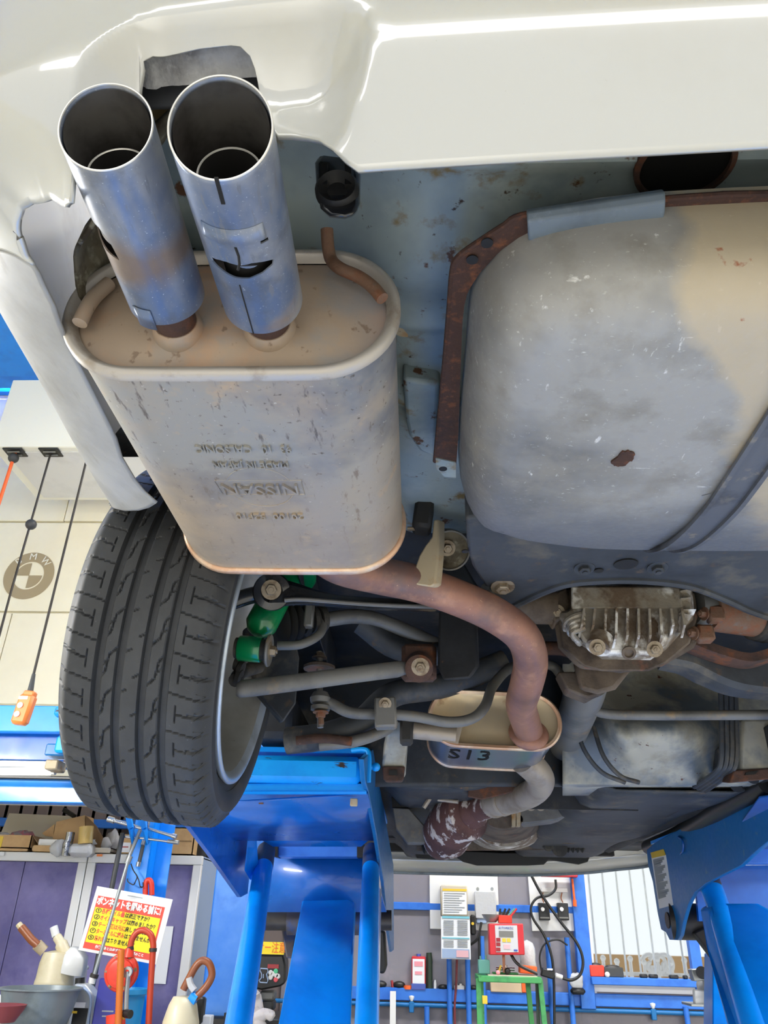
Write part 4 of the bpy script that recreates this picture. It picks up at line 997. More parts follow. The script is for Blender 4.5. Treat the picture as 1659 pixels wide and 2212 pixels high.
# --- differential with finned cover
DY = 1.47
def dp(x, y, dy=0): return PY(x, y, DY+dy)
df = part('differential', MB().loft([[dp(x, y, .06) for x, y in ((1188, 1290), (1260, 1262), (1500, 1262), (1530, 1330), (1500, 1400), (1430, 1440), (1340, 1452), (1250, 1445), (1205, 1400))], [dp(x, y, .20) for x, y in ((1200, 1290), (1260, 1262), (1500, 1262), (1520, 1330), (1490, 1400), (1430, 1440), (1340, 1455), (1260, 1445), (1215, 1400))]]), 'cast_dark', bevel=.01)
part('gasket_rim', MB().loft([[dp(x, y, d) for x, y in ((1205, 1330), (1215, 1400), (1262, 1440), (1300, 1450), (1400, 1450), (1440, 1432), (1490, 1390), (1508, 1330), (1500, 1280), (1230, 1275))] for d in (.035, .062)]), 'cast_dark', df, bevel=.004)
cov = part('diff_cover', MB().loft([[dp(x, y, .04) for x, y in ((1232, 1262), (1495, 1264), (1500, 1310), (1498, 1340), (1440, 1405), (1405, 1428), (1300, 1426), (1250, 1392), (1200, 1330), (1205, 1322), (1232, 1316))],
    [dp(x, y, -.01) for x, y in ((1238, 1266), (1488, 1268), (1492, 1312), (1490, 1330), (1430, 1392), (1400, 1412), (1305, 1410), (1262, 1385), (1222, 1330), (1224, 1324), (1238, 1316))]]), 'cast', df, bevel=.006)
part('cover_face', MB().loft([[dp(x, y, d) for x, y in ((1234, 1266), (1470, 1268), (1476, 1314), (1234, 1316))] for d in (.0, -.014)]), 'cast', cov, bevel=.004)
for i in range(10):
    x = 1262+i*23.5; yb = 1400 if 1290 < x < 1430 else 1378
    x2 = x+(i-4)*1.2
    part('fin', MB().loft([[dp(x+s_, 1316, .01), dp(x+s_, 1314, -.034), dp(x2+s_, yb-28, -.038), dp(x2+s_-7, yb, -.012), dp(x2+s_-7, yb, .02)] for s_ in (-2.6, 2.6)]), 'cast', cov)
for i in range(4):
    part('fin', MB().tube(cat([dp(1262, 1326+i*10, -.022), dp(1236, 1334+i*11, -.022), dp(1222+i*8, 1346+i*12, -.008), dp(1222+i*10, 1360+i*10, .01)], 4), .0065, 8), 'cast', cov)
for i in range(3):
    part('fin', MB().prism([dp(1468, 1316+i*7, -.02), dp(1504-i*8, 1316+i*13, -.022), dp(1498-i*14, 1330+i*18, -.004), dp(1462, 1330+i*12, -.004)], V((0, .02, .006))), 'cast', cov)
for i in range(2): part('fin', MB().prism([dp(1470, 1276+i*16, -.02), dp(1494, 1272+i*18, -.02), dp(1490, 1290+i*18, 0), dp(1470, 1288+i*16, 0)], V((0, .02, .006))), 'cast', cov)
part('boss', MB().tube([dp(1300, 1375, -.02), dp(1292, 1400, -.028)], [.022, .024], 20), 'cast', cov)
for x, y in ((1290, 1398), (1414, 1402)): part('bolt', MB().bolt(dp(x, y, -.048 if x < 1300 else -.03), V((0, -.9, -.45)), .0095), 'bolt_steel', cov)
for x, y in ((1203, 1323), (1296, 1264)): part('bolt', MB().bolt(dp(x, y, .03), V((0, -.9, -.4)), .010 if x < 1250 else .006), 'bolt_steel', df)
part('drain_plug', MB().lathe([(0, 0), (.013, 0), (.014, .006), (.009, .008), (.008, .003), (0, .003)], dp(1357, 1408, -.01), V((0, -.7, -.7)), 20), 'cast_dark', cov)
part('side_ear', MB().prism([dp(x, y, .03) for x, y in ((1200, 1280), (1225, 1268), (1232, 1300), (1222, 1330), (1200, 1345), (1188, 1325))], V((0, .05, 0))), 'cast_dark', df, bevel=.005)
part('nose', MB().loft([[PY(x, y, Y_) for x, y in pts_] for pts_, Y_ in (([(1235, 1425), (1340, 1440), (1370, 1440), (1330, 1490), (1290, 1500), (1250, 1490)], 1.62), ([(1255, 1440), (1330, 1445), (1350, 1450), (1320, 1492), (1290, 1500), (1262, 1492)], 1.75))]), 'cast_dark', df, bevel=.01)
# left stub beside the cover and right drive flange
part('output_stub', MB().tube([PY(1110, 1310, 1.52), PY(1200, 1312, 1.52)], .036, 24), 'cast_dark', df)
fl0, fl1 = PY(1528, 1318, 1.54), PY(1625, 1332, 1.58)
ds = part('drive_flange', MB().tube([fl0, fl1], .043, 32), 'rust_pipe', df)
part('collar', MB().tube([PY(1500, 1312, 1.53), PY(1530, 1318, 1.54)], .036, 24), 'arm_grey', df)
part('boot', MB().lathe([(.045, 0), (.050, .004), (.046, .010), (.052, .016), (.047, .024), (.053, .032), (.04, .05), (.03, .2)], fl1, (fl1-fl0), 32), 'rubber_joint', df, smooth=60)
for x, y in ((1522, 1326), (1500, 1368)):
    ax_ = (fl1-fl0).normalized(); part('flange_bolt', MB().bolt(PY(x, y, 1.50), -ax_, .0085, .012), 'rust_pipe', df)
    part('flange_lug', MB().box(PY(x+22, y+2, 1.515), (.034, .03, .034), None, .005), 'rust_pipe', df)
# propeller shaft and its joint
part('propeller_shaft', MB().tube([PY(1276, 1470, 1.72), PY(1262, 1500, 1.80), PY(1212, 1632, 2.45)], [.040, .046, .046], 32), 'arm_grey', smooth=60)
part('shaft_joint', MB().tube([PY(1212, 1632, 2.45), PY(1196, 1668, 2.7), PY(1190, 1685, 2.9)], [.050, .038, .05], 20), 'cast_dark')
# members right of the differential
def beam_px(pts, w_, h_, m_, nm, parent=None):
    P = cat([PY(*p) for p in pts], 6); rings = []
    for i, p in enumerate(P):
        t = (P[min(i+1, len(P)-1)]-P[max(i-1, 0)]).normalized(); nz = (up-t*t.z).normalized(); ny_ = t.cross(nz)
        rings.append([p+nz*z*h_+ny_*y*w_ for y, z in ((-.5, -.35), (-.35, -.5), (.35, -.5), (.5, -.35), (.5, .5), (-.5, .5))])
    return part(nm, MB().loft(rings), m_, parent, smooth=30)
beam_px([(1430, 1405, 1.66), (1480, 1416, 1.66), (1530, 1440, 1.67), (1590, 1462, 1.68), (1690, 1472, 1.70), (1800, 1474, 1.72)], .07, .075, 'underbody', 'suspension_member')
beam_px([(1470, 1385, 1.60), (1540, 1412, 1.61), (1600, 1428, 1.62), (1640, 1424, 1.62), (1700, 1400, 1.62)], .05, .022, 'rust_dark', 'member_lip')
px_tube([(1180, 1400, 1.72), (1215, 1402, 1.70), (1240, 1410, 1.68)], 0, .016, 'rust_dark', name='breather')
part('diff_mount', MB().prism([PY(x, y, 1.70) for x, y in ((1205, 1450), (1260, 1450), (1300, 1475), (1300, 1500), (1270, 1508), (1225, 1490))], V((0, .05, 0))), 'cast_dark', bevel=.005)
# --- floor pan with its rising panel behind the rear seat
def kick(px, py):
    b = 2.22-.20*math.exp(-((px-1430)/150)**2-((py-1580)/75)**2)
    b -= .05*sm(.0, 1, 1-abs((px-1300)-(py-1520)*.55)/26)*sm(1700, 1500, py)
    b += .02*math.sin((px-1250)/24)*sm(1500, 1430, py)*.5
    return PY(px, py, b)
part('seat_panel', MB().grid([[kick(lerp(1215, 1700, i/60), lerp(1420, 1692, j/50)) for i in range(61)] for j in range(51)]+[[PY(lerp(1215, 1700, i/60), yy, Yy) for i in range(61)] for yy, Yy in ((1700, 2.36), (1716, 2.5))]), 'seatpan', smooth=60, solid=.004, soff=1)
for k in range(2):
    px_tube([(1242+k*40, 1560+k*10, 2.10), (1262+k*42, 1620+k*14, 2.09), (1300+k*40, 1668+k*8, 2.10), (1350+k*30, 1690, 2.12)], 0, .006, 'underbody', name='pressed_rib')
for k in range(4):
    px_tube([(1556+k*11, 1490, 2.00), (1558+k*11, 1560, 2.00), (1558+k*11, 1640, 2.00), (1545+k*10, 1668+k*1, 2.04), (1500+k*8, 1700+k*3, 2.25)], 0, .0062, 'underbody', name='brake_line', seg=8)
part('outer_floor_box', MB().prism([PY(x, y, 2.02) for x, y in ((1602, 1552), (1720, 1552), (1720, 1664), (1600, 1664))], V((0, .25, 0))), 'seatpan', bevel=.008)
part('box_lip', MB().prism([PY(x, y, 2.01) for x, y in ((1585, 1664), (1720, 1656), (1720, 1678), (1575, 1692))], V((0, .05, .01))), 'rust_dark', bevel=.003)
part('lip_slot', MB().prism([PY(x, y, 2.005) for x, y in ((1612, 1668), (1640, 1664), (1632, 1672), (1610, 1674))], V((0, .01, 0))), 'black')
part('upper_floor', MB().grid([[V((x, y, 2.16)) for x in (-.40, 0, .5, 1.28)] for y in (1.2, 1.6, 2.0, 2.4)]), 'underbody_dark', solid=.01)
ZF = 1.815
# flat floor with the tunnel
def flo(x, y):
    z = ZF+.02*math.sin(y*7)*.3
    z += .20*math.exp(-((x-.36)/.13)**4)*1.0+.06*sm(-.04, -.12, x)+.06*sm(.90, .98, x)
    return V((x, y, z))
part('floor_pan', MB().grid([[flo(lerp(-.38, 1.24, i/50), lerp(2.30, 4.75, j/30)) for i in range(51)] for j in range(31)]), 'underbody', smooth=50, solid=.006, soff=1)
part('tunnel_backing', MB().box((.40, 2.66, 1.99), (.62, .01, .36)), 'underbody_dark')  # dark sheet added across the open tunnel to stop light showing through
for k, (x0, y0, x1, y1) in enumerate(((1500, 1706, 1330, 1800), (1510, 1710, 1340, 1802), (1520, 1714, 1350, 1804), (1280, 1650, 1300, 1790))):
    px_tube([(x0, y0, 2.35), (lerp(x0, x1, .5), lerp(y0, y1, .5)+3, 2.9), (x1, y1, 3.9)], 0, .009 if k < 3 else .025, 'underbody_dark', name='fuel_line' if k < 3 else 'heat_shield_edge', seg=8)
for x, y, Yy, w_ in ((1420, 1745, 2.75, .10), (1340, 1770, 3.1, .16), (1300, 1760, 3.0, .12), (1470, 1715, 2.5, .07)):
    part('floor_gusset', MB().box(PY(x, y, Yy)+V((0, .1, .02)), (w_, .22, .05), None, .012), 'underbody_dark')
part('kick_panel', MB().grid([[PY(lerp(640, 1215, i/24), y, 2.32-.05*math.sin((lerp(640, 1215, i/24)-640)/575*pi)) for i in range(25)] for y in (1400, 1440, 1480, 1560, 1600, 1640, 1668, 1690, 1700)]), 'underbody', smooth=50, solid=.005, soff=1)
part('panel_lip', MB().tube(cat([PY(x, y, 2.30) for x, y in ((860, 1665), (930, 1668), (960, 1690), (1010, 1700), (1060, 1690), (1100, 1670))], 5), .010, 8), 'underbody')
# frame rails left of the resonator
rl = part('frame_rail', MB().loft([[PY(x, y, Yy) for x, y in q_] for q_, Yy in (([(838, 1560), (885, 1556), (885, 1580), (840, 1585)], 1.90), ([(830, 1600), (882, 1598), (874, 1654), (825, 1654)], 1.96), ([(830, 1600), (882, 1598), (876, 1682), (828, 1682)], 2.02))]), 'seatpan', bevel=.006)
part('rail_end', MB().prism([PY(x, y, 1.955) for x, y in ((825, 1655), (875, 1655), (872, 1682), (868, 1688), (834, 1688), (828, 1682))], V((0, .02, 0))), 'rust_dark', rl, bevel=.003)
part('rail_hole', MB().prism([PY(x, y, 1.95) for x, y in ((840, 1663), (858, 1663), (858, 1674), (840, 1674))], V((0, .004, 0))), 'black', rl)
part('jack_block', pb(697, 1598, 770, 1622, 1.95, .12, .006), 'hanger_tan')
r2_ = part('frame_rail', MB().loft([[PY(x, y, Yy) for x, y in q_] for q_, Yy in (([(846, 1692), (932, 1692), (930, 1745), (846, 1745)], 2.75), ([(850, 1745), (930, 1742), (932, 1822), (878, 1822)], 3.05))]), 'underbody', bevel=.006)
part('rail_opening', MB().prism([PY(x, y, 2.74) for x, y in ((847, 1697), (882, 1697), (882, 1744), (847, 1744))], V((0, .012, 0))), 'black', r2_)
part('rail_foot', MB().prism([PY(x, y, 2.73) for x, y in ((847, 1744), (884, 1746), (932, 1800), (928, 1822), (880, 1822), (855, 1790))], V((0, .05, 0))), 'arm_grey', r2_, bevel=.004)
# gearbox, crossmember, engine bay
gb = part('gearbox', MB().loft([[PY(1090+math.cos(a)*rx, 1770+math.sin(a)*ry_, Yy) for a in [2*pi*k/20 for k in range(20)]] for rx, ry_, Yy in ((40, 20, 3.0), (60, 34, 3.2), (80, 52, 3.5), (80, 60, 3.75))]), 'cast_dark')
part('bell_housing', MB().loft([[PY(1090+math.cos(a)*rx, 1790+math.sin(a)*ry_, Yy) for a in [2*pi*k/28 for k in range(28)]] for rx, ry_, Yy in ((58, 38, 3.5), (80, 46, 3.7), (84, 48, 3.9))]), 'cast', gb)
for k in range(5): part('housing_rib', MB().tube([PY(1050+k*20, 1780+6*math.sin(k/4*pi), 3.45), PY(1046+k*22, 1818+6*math.sin(k/4*pi), 3.65)], .012, 8), 'cast_dark', gb)
cm_ = part('gearbox_crossmember', MB().prism([PY(x, y, 3.0) for x, y in ((1105, 1735), (1180, 1744), (1258, 1740), (1262, 1752), (1200, 1772), (1130, 1780), (1108, 1770))], V((0, .12, 0))), 'arm_grey', bevel=.005)
for x in (1125, 1147, 1168): part('bolt', MB().bolt(PY(x, 1742, 2.99), back, .010), 'bolt_steel', cm_)
for x in (1110, 1120): part('bracket', MB().prism([PY(x-5, 1745, 2.97), PY(x+5, 1745, 2.97), PY(x+4, 1785, 2.97), PY(x-4, 1785, 2.97)], V((0, .03, 0))), 'hanger_tan', cm_)
for x0, x1, y in ((918, 968, 1822), (1196, 1256, 1818)):
    bb = MB()
    for k in range(7): bb.lathe([(.035, -.012), (.05, 0), (.035, .012)], PY(lerp(x0, x1, k/6), y, 4.0), (1, 0, 0), 20)
    part('rack_boot', bb, 'rubber_joint')
part('steering_rack', MB().tube([PY(900, 1822, 4.05), PY(1320, 1818, 4.05)], .035, 16), 'cast_dark')
part('front_crossmember', MB().box(PY(1090, 1790, 4.2), (1.5, .14, .12), None, .02), 'underbody_dark')
part('engine_block', MB().box(V((.42, 4.35, 2.02)), (.55, .6, .32), None, .04), 'cast_dark')
for x, y, r in ((1207, 1832, .035), (1182, 1825, .025), (1230, 1795, .05), (1285, 1790, .03)):
    part('pulley', MB().lathe([(0, 0), (r, 0), (r, .03), (r*.6, .035), (0, .03)], PY(x, y, 3.95), V((0, -1, -.2)), 20), 'rubber_joint')
px_tube([(1190, 1800, 3.8), (1215, 1815, 3.8), (1250, 1812, 3.8), (1262, 1790, 3.8), (1300, 1792, 3.8)], 0, .014, 'cast_dark', name='hose')
px_tube([(1180, 1790, 3.85), (1230, 1782, 3.85), (1290, 1775, 3.85), (1350, 1765, 3.85)], 0, .016, 'rust_dark', name='exhaust_bracket')
px_tube([(1355, 1788, 3.4), (1380, 1770, 3.3), (1390, 1752, 3.2), (1370, 1745, 3.2), (1340, 1755, 3.3)], 0, .012, 'arm_grey', name='tow_hook')
part('hook_tag', MB().prism([PY(x, y, 3.2) for x, y in ((1372, 1775), (1378, 1774), (1380, 1786), (1370, 1790))], V((0, .01, 0))), 'white')
# splash guards and front bumper
ol = [(895, 1840), (935, 1838), (1000, 1838), (1090, 1842), (1180, 1840), (1280, 1838), (1270, 1862), (1250, 1868), (1185, 1858), (1175, 1868), (1140, 1870), (1030, 1870), (1000, 1862), (985, 1852), (960, 1858), (900, 1854)]
part('splash_guard', MB().prism([PY(x, y, 4.45) for x, y in ol], V((0, .15, .02))), 'black_plastic', bevel=.004)
part('radiator_support', MB().box(V((.42, 4.62, 1.95)), (1.3, .06, .22)), 'black')
fb = [PY(x, y, Yy) for x, y, Yy in ((800, 1880, 4.86), (850, 1882, 4.9), (1000, 1886, 4.95), (1130, 1888, 4.95), (1250, 1884, 4.92), (1330, 1876, 4.86), (1400, 1868, 4.74), (1450, 1850, 4.5))]
fbc = cat(fb, 5)
part('front_bumper', MB().grid([[p+V((0, dy, dz)) for p in fbc] for dy, dz in ((-.10, .055), (-.06, .03), (0, .0), (.06, .004), (.10, .05), (.12, .30))]), 'paint', smooth=50, solid=.004)
part('bumper_edge', MB().tube([p+V((0, .01, -.004)) for p in fbc], .010, 8), 'sleeve')
# sills
def sill(pts, m_, nm, w_=.09, h_=.10):
    return part(nm, MB().loft([[PY(*p)+V((dx*w_, 0, dz*h_)) for dx, dz in ((0, 0), (.35, -.1), (1, .1), (1, 1), (0, 1))] for p in pts]), m_, bevel=.004)
sl_ = sill([(1740, 1620, 1.75), (1660, 1662, 2.05), (1560, 1715, 2.45), (1450, 1770, 3.0), (1300, 1838, 4.1)], 'underbody_dark', 'sill')
for x, y, Yy in ((1624, 1685, 2.18), (1590, 1704, 2.3), (1566, 1716, 2.42), (1535, 1730, 2.55), (1500, 1745, 2.72)):
    part('sill_hole', MB().lathe([(0, 0), (.016, 0), (.016, .004), (0, .004)], PY(x+2, y-4, Yy-.03), V((-.5, -.4, -.75)), 16), 'black', sl_)
sill([(1560, 1665, 2.1), (1500, 1705, 2.4), (1420, 1752, 2.8), (1330, 1800, 3.6)], 'underbody', 'inner_rail', .05, .06)
px_tube([(1660, 1690, 2.2), (1560, 1745, 2.6), (1470, 1800, 3.2), (1400, 1830, 3.8)], 0, .030, 'black_plastic', name='skirt')
for i in range(5): px_tube([(1404+i*5, 1716-i, 2.62), (1410+i*5, 1722-i, 2.62)], 0, .006, 'bolt_steel', name='clip', n=2, seg=6)
part('left_sill', MB().box(V((-.36, 3.1, 1.92)), (.10, 2.4, .12), None, .015), 'underbody_dark')
part('front_left_wheel', MB().loft([[V((-.47+dx, 3.72+r*math.cos(a), 1.86+r*math.sin(a))) for a in [2*pi*k/32 for k in range(32)]] for dx, r in ((0, .2), (0, .29), (.02, .3), (.18, .3), (.2, .29), (.2, .2))], (True, True)), 'tyre')
part('body_shell', MB().box(V((.42, 2.9, 2.5)), (1.5, 4.0, .06)).box(V((-.42, 2.55, 2.25)), (.03, 2.0, .5)).box(V((1.28, 2.6, 2.2)), (.03, 4.0, .6)), 'paint')
# ------------------------------------------------------------------ lift under the car, left side
LL = thing('car_lift', (-.36, 2.6, 0), 'blue lift post under the left sill, standing beside the purple cabinets', 'lift')
def lp(name, mb, m, parent=None, **k): return build(name, mb, MATS[m], parent or LL, **k)
def lpoly(name, pts, vec, m, **k): return lp(name, MB().prism([PY(*p) for p in pts], V(vec)), m, **k)
lp('support_roller', MB().box(((-.62+PY(782, 1660, 1.93).x)/2, 1.96, PY(690, 1661, 1.93).z), (PY(782, 1660, 1.93).x+.62, .065, .064), None, .014), 'lift_worn')
lp('roller_pin', MB().tube([PY(783, 1658, 1.95), PY(812, 1656, 1.95)], .007, 12).sphere(PY(812, 1657, 1.95), .011, 12), 'lift_worn')
z_ = PY(690, 1624, 1.97).z
lp('deck', MB().box((-.37, 2.65, z_), (.50, 1.4, .012)), 'lift')
lpoly('rear_ledge', [(560, 1692, 1.95), (790, 1692, 1.95), (790, 1711, 1.95), (545, 1711, 1.95), (480, 1711, 1.95), (480, 1692, 1.95)], (0, .03, 0), 'lift_worn', bevel=.002)
lp('rear_lip', MB().bar(PY(480, 1713, 1.945), PY(792, 1713, 1.945), .008, .006), 'lift')
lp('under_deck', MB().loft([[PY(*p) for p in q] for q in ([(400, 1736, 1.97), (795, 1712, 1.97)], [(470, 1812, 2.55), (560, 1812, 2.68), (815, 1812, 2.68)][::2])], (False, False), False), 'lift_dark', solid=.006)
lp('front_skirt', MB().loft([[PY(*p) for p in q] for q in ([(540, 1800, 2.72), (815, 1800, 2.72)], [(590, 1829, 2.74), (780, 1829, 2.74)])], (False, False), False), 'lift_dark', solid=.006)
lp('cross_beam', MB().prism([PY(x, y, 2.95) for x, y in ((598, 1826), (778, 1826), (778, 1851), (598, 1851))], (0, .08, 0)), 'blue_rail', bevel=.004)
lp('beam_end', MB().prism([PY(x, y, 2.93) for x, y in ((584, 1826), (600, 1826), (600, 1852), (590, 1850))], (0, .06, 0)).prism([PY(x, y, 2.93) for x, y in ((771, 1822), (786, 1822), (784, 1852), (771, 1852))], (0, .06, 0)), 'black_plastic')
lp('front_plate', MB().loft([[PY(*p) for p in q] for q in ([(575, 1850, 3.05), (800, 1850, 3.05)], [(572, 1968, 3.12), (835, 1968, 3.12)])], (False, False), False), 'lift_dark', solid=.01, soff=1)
# inner side plate, seen along its length
sp_ = [(806, 1618, 1.90), (850, 1868, 3.45), (851, 2052, 3.45), (846, 2056, 3.42), (838, 2000, 3.2), (829, 1905, 2.9), (813, 1800, 2.4), (797, 1712, 1.92), (790, 1690, 1.90), (786, 1640, 1.90)]
xs_ = [PY(*p) for p in sp_]
lp('side_plate', MB().prism([PX(x, y, -.118) for x, y, _ in sp_], (-.012, 0, 0)), 'lift_side', bevel=.002)
lp('plate_hook', MB().tube(cat([PY(760, 1621, 1.93), PY(786, 1619, 1.92), PY(797, 1630, 1.91), PY(796, 1690, 1.91)], 5), .006, 8), 'lift_worn')
# outer side plate, seen from inside
op = [(370, 1745, 1.93), (395, 1765, 1.93), (455, 1845, 2.15), (520, 1938, 2.42), (535, 1930, 2.46), (548, 1800, 2.5), (480, 1790, 2.2)]
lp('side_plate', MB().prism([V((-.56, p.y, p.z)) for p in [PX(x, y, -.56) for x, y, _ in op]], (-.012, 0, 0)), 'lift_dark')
lpoly('gusset', [(535, 1812, 2.6), (552, 1815, 2.62), (556, 1870, 2.7), (540, 1900, 2.7), (528, 1880, 2.6)], (0, .02, 0), 'lift')
lpoly('hinge_plate', [(560, 1900, 2.9), (578, 1898, 2.95), (572, 2010, 3.0), (560, 2018, 3.0), (545, 2000, 2.9)], (0, .02, 0), 'lift_dark')
lp('pivot_shaft', MB().tube([PY(560, 1988, 3.22), PY(846, 1988, 3.22)], .034, 20), 'grease')
lp('shaft_sleeve', MB().tube([PY(622, 1990, 3.20), PY(780, 1990, 3.20)], .046, 20), 'greasy_blue')
def arm(name, quad, th, m, bev=.006):
    return lp(name, MB().prism([PY(*p) for p in quad], V((0, th, 0))), m, bevel=bev)
arm('lift_arm', [(652, 1946, 3.10), (668, 1942, 3.10), (750, 1942, 3.10), (766, 1950, 3.10), (752, 2230, 2.45), (742, 2500, 1.9), (560, 2500, 1.9), (598, 2230, 2.45)], .09, 'lift')
arm('rear_arm', [(606, 2000, 3.3), (640, 2000, 3.3), (634, 2070, 3.25), (618, 2070, 3.25)], .06, 'greasy_blue')
def leg(name, p0, p1, r, m, cap=None):
    o = lp(name, MB().tube([p0, p0.lerp(p1, .12), p1], r, 24), m)
    if cap: lp('leg_end', MB().tube([p0+(p0-p1)*.002, p0.lerp(p1, .11)], [x*1.01 for x in (r, r)], 24), cap, o)
    return o
leg('support_leg', PY(575, 1838, 2.86), PY(482, 2420, 1.8), .031, 'lift', 'greasy_blue')
leg('support_leg', PY(802, 1838, 2.86), PY(786, 2420, 1.9), .028, 'lift', 'greasy_blue')
lp('leg_edge', MB().bar(PY(822, 1930, 2.86), PY(812, 2400, 1.95), .006, .03), 'board_white')
lp('safety_catch', pb(756, 1724, 772, 1741, 1.96, .012, .002), 'hanger_tan')
lp('stop_block', pb(559, 1728, 568, 1736, 1.98, .01), 'rust_pipe')
lp('base_frame', MB().box((-.36, 1.9, .06), (.6, 3.0, .12), None, .01), 'lift')
lpoly('dark_tube', [(818, 2010, 3.5), (832, 2010, 3.5), (836, 2085, 3.5), (830, 2105, 3.5), (812, 2100, 3.5)], (0, .08, 0), 'black_plastic', bevel=.01)
# ------------------------------------------------------------------ right side of the lift
RL = thing('car_lift', (1.2, 2.6, 0), 'blue lift post under the right sill with a paper label on its side plate', 'lift')
XR = .965
def rp_(name, mb, m, parent=None, **k): return build(name, mb, MATS[m], parent or RL, **k)
ol = [(1800, 1612), (1659, 1688), (1540, 1752), (1440, 1806), (1412, 1822), (1397, 1836), (1400, 1870), (1410, 1905), (1420, 1970), (1428, 2008), (1438, 2014), (1446, 2030), (1464, 2031), (1470, 2020), (1476, 1990), (1486, 1955), (1500, 1928), (1522, 1910), (1560, 1890), (1600, 1870), (1630, 1842), (1659, 1818), (1800, 1720)]
rp_('side_plate', MB().prism([PX(x, y, XR) for x, y in ol], (.014, 0, 0)), 'lift_side', bevel=.002)
lb = rp_('warning_label', MB().prism([PX(x, y, XR-.001) for x, y in ((1407, 1852), (1438, 1846), (1454, 1955), (1424, 1963))], (.0008, 0, 0)), 'white_paper')
rp_('label_header', MB().prism([PX(x, y, XR-.0015) for x, y in ((1405, 1842), (1433, 1834), (1438, 1847), (1408, 1854))], (.0006, 0, 0)), 'amber', lb)
mb = MB()
for k in range(15):
    t = k/15; a, b = PX(lerp(1411, 1423, t), lerp(1860, 1945, t), XR-.0016), PX(lerp(1434, 1447, t)-(k % 3)*4, lerp(1854, 1940, t), XR-.0016); mb.bar(a, b, .0008, .010)
rp_('small_print', mb, 'print_grey', lb, kind='stuff')
rp_('pivot_slot', MB().lathe([(0, 0), (.028, 0), (.028, .004), (0, .004)], PX(1443, 1988, XR-.003), V((-1, 0, 0)), 20), 'grease')
rp_('handle_hole', MB().tube(cat([PX(1466, 1808, XR-.003), PX(1474, 1815, XR-.01), PX(1476, 1835, XR-.01), PX(1470, 1845, XR-.003)], 4), .004, 8), 'lift_dark')
rp_('pivot_shaft', MB().tube([PY(1450, 1990, 3.35), PY(1545, 1992, 3.3)], .062, 24), 'grease')
rp_('support_leg', MB().tube([PY(1520, 1870, 3.05), PY(1552, 1960, 2.95), PY(1690, 2420, 2.2)], .037, 24), 'lift')
rp_('leg_end', MB().tube([PY(1520, 1868, 3.05), PY(1537, 1920, 2.99)], .0375, 24), 'greasy_blue')
rp_('lift_arm', MB().prism([PY(*p) for p in [(1532, 1962, 2.9), (1550, 1952, 2.9), (1640, 1952, 2.9), (1700, 1985, 2.9), (1900, 2500, 2.0), (1690, 2500, 2.0), (1620, 2300, 2.35), (1552, 2060, 2.8)]], (0, .10, 0)), 'lift', bevel=.008)
rp_('back_plate', MB().prism([PY(*p) for p in [(1500, 1870, 3.2), (1800, 1868, 3.2), (1800, 1990, 3.2), (1510, 1990, 3.2)]], (0, .02, 0)), 'lift_dark')
rp_('cross_beam', MB().prism([PY(*p) for p in [(1540, 1828, 3.05), (1800, 1828, 3.05), (1800, 1866, 3.05), (1540, 1866, 3.05)]], (0, .06, 0)), 'blue_rail', bevel=.004)
rp_('deck', MB().box((1.22, 2.7, 1.80), (.5, 1.6, .012)), 'lift')
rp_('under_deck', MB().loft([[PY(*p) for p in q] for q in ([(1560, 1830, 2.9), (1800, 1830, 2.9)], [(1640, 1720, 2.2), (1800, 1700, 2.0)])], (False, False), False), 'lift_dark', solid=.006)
rp_('foot_link', MB().prism([PY(*p) for p in [(1500, 2015, 3.25), (1532, 2000, 3.2), (1552, 2050, 3.2), (1556, 2075, 3.2), (1545, 2074, 3.2)]], (0, .05, 0)), 'grease', bevel=.004)
rp_('lower_post', MB().prism([PY(*p) for p in [(1540, 2060, 3.3), (1575, 2060, 3.3), (1640, 2400, 3.0), (1540, 2400, 3.0)]], (0, .10, 0)), 'lift', bevel=.004)
rp_('base_frame', MB().box((1.25, 1.9, .06), (.6, 3.0, .12), None, .01), 'lift')
# ------------------------------------------------------------------ lift of the next bay, far left
NB = thing('car_lift', (-2.6, 3.6, 0), 'raised blue lift platform of the next bay behind the wheel', 'lift')
def np_(name, mb, m, parent=None, **k): return build(name, mb, MATS[m], parent or NB, **k)
YN = 3.6
def nbox(y0, y1, Y, d, m, name, x0=-500, x1=330, **k): return np_(name, pb(x0, y0, x1, y1, Y, d, .004), m, **k)
nbox(1522, 1578, YN, .05, 'lift', 'rear_beam'); nbox(1576, 1640, YN+.10, .03, 'lift_dark', 'recess_plate')
nbox(1640, 1655, YN+.02, .05, 'steel', 'steel_strip'); nbox(1678, 1730, YN+.1, .08, 'lift', 'lower_beam'); nbox(1672, 1680, YN-.02, .05, 'black_plastic', 'shadow_strip')  # the black strip is put in as shade below the lamp
lt_ = np_('lamp', MB().tube([PY(-300, 1666, YN-.01), PY(112, 1666, YN-.01)], .016, 14), 'light_tube')
np_('lamp_cap', MB().tube([PY(112, 1666, YN-.01), PY(120, 1666, YN-.01)], .017, 14), 'white', lt_)
np_('rubber_pad', pb(116, 1524, 134, 1546, YN-.12, .1, .01), 'lift_worn')
np_('pad_arm', pb(118, 1588, 160, 1625, YN-.15, .12, .01), 'lift_worn'); np_('pad_bracket', pb(97, 1606, 150, 1632, YN-.12, .1, .006), 'lift_side')
mb = MB()
for k in range(4): mb.ring([(.026, -.006), (.036, 0), (.026, .006)], PY(155, 1630+k*5, YN-.14), V((0, 0, 1)), 16)
np_('spring', mb, 'rust_pipe'); np_('end_block', pb(96, 1640, 124, 1662, YN-.1, .1, .006), 'hanger_tan')
np_('leg', MB().box((-2.6, YN+.2, .95), (.25, .12, 1.85), None, .01), 'lift')
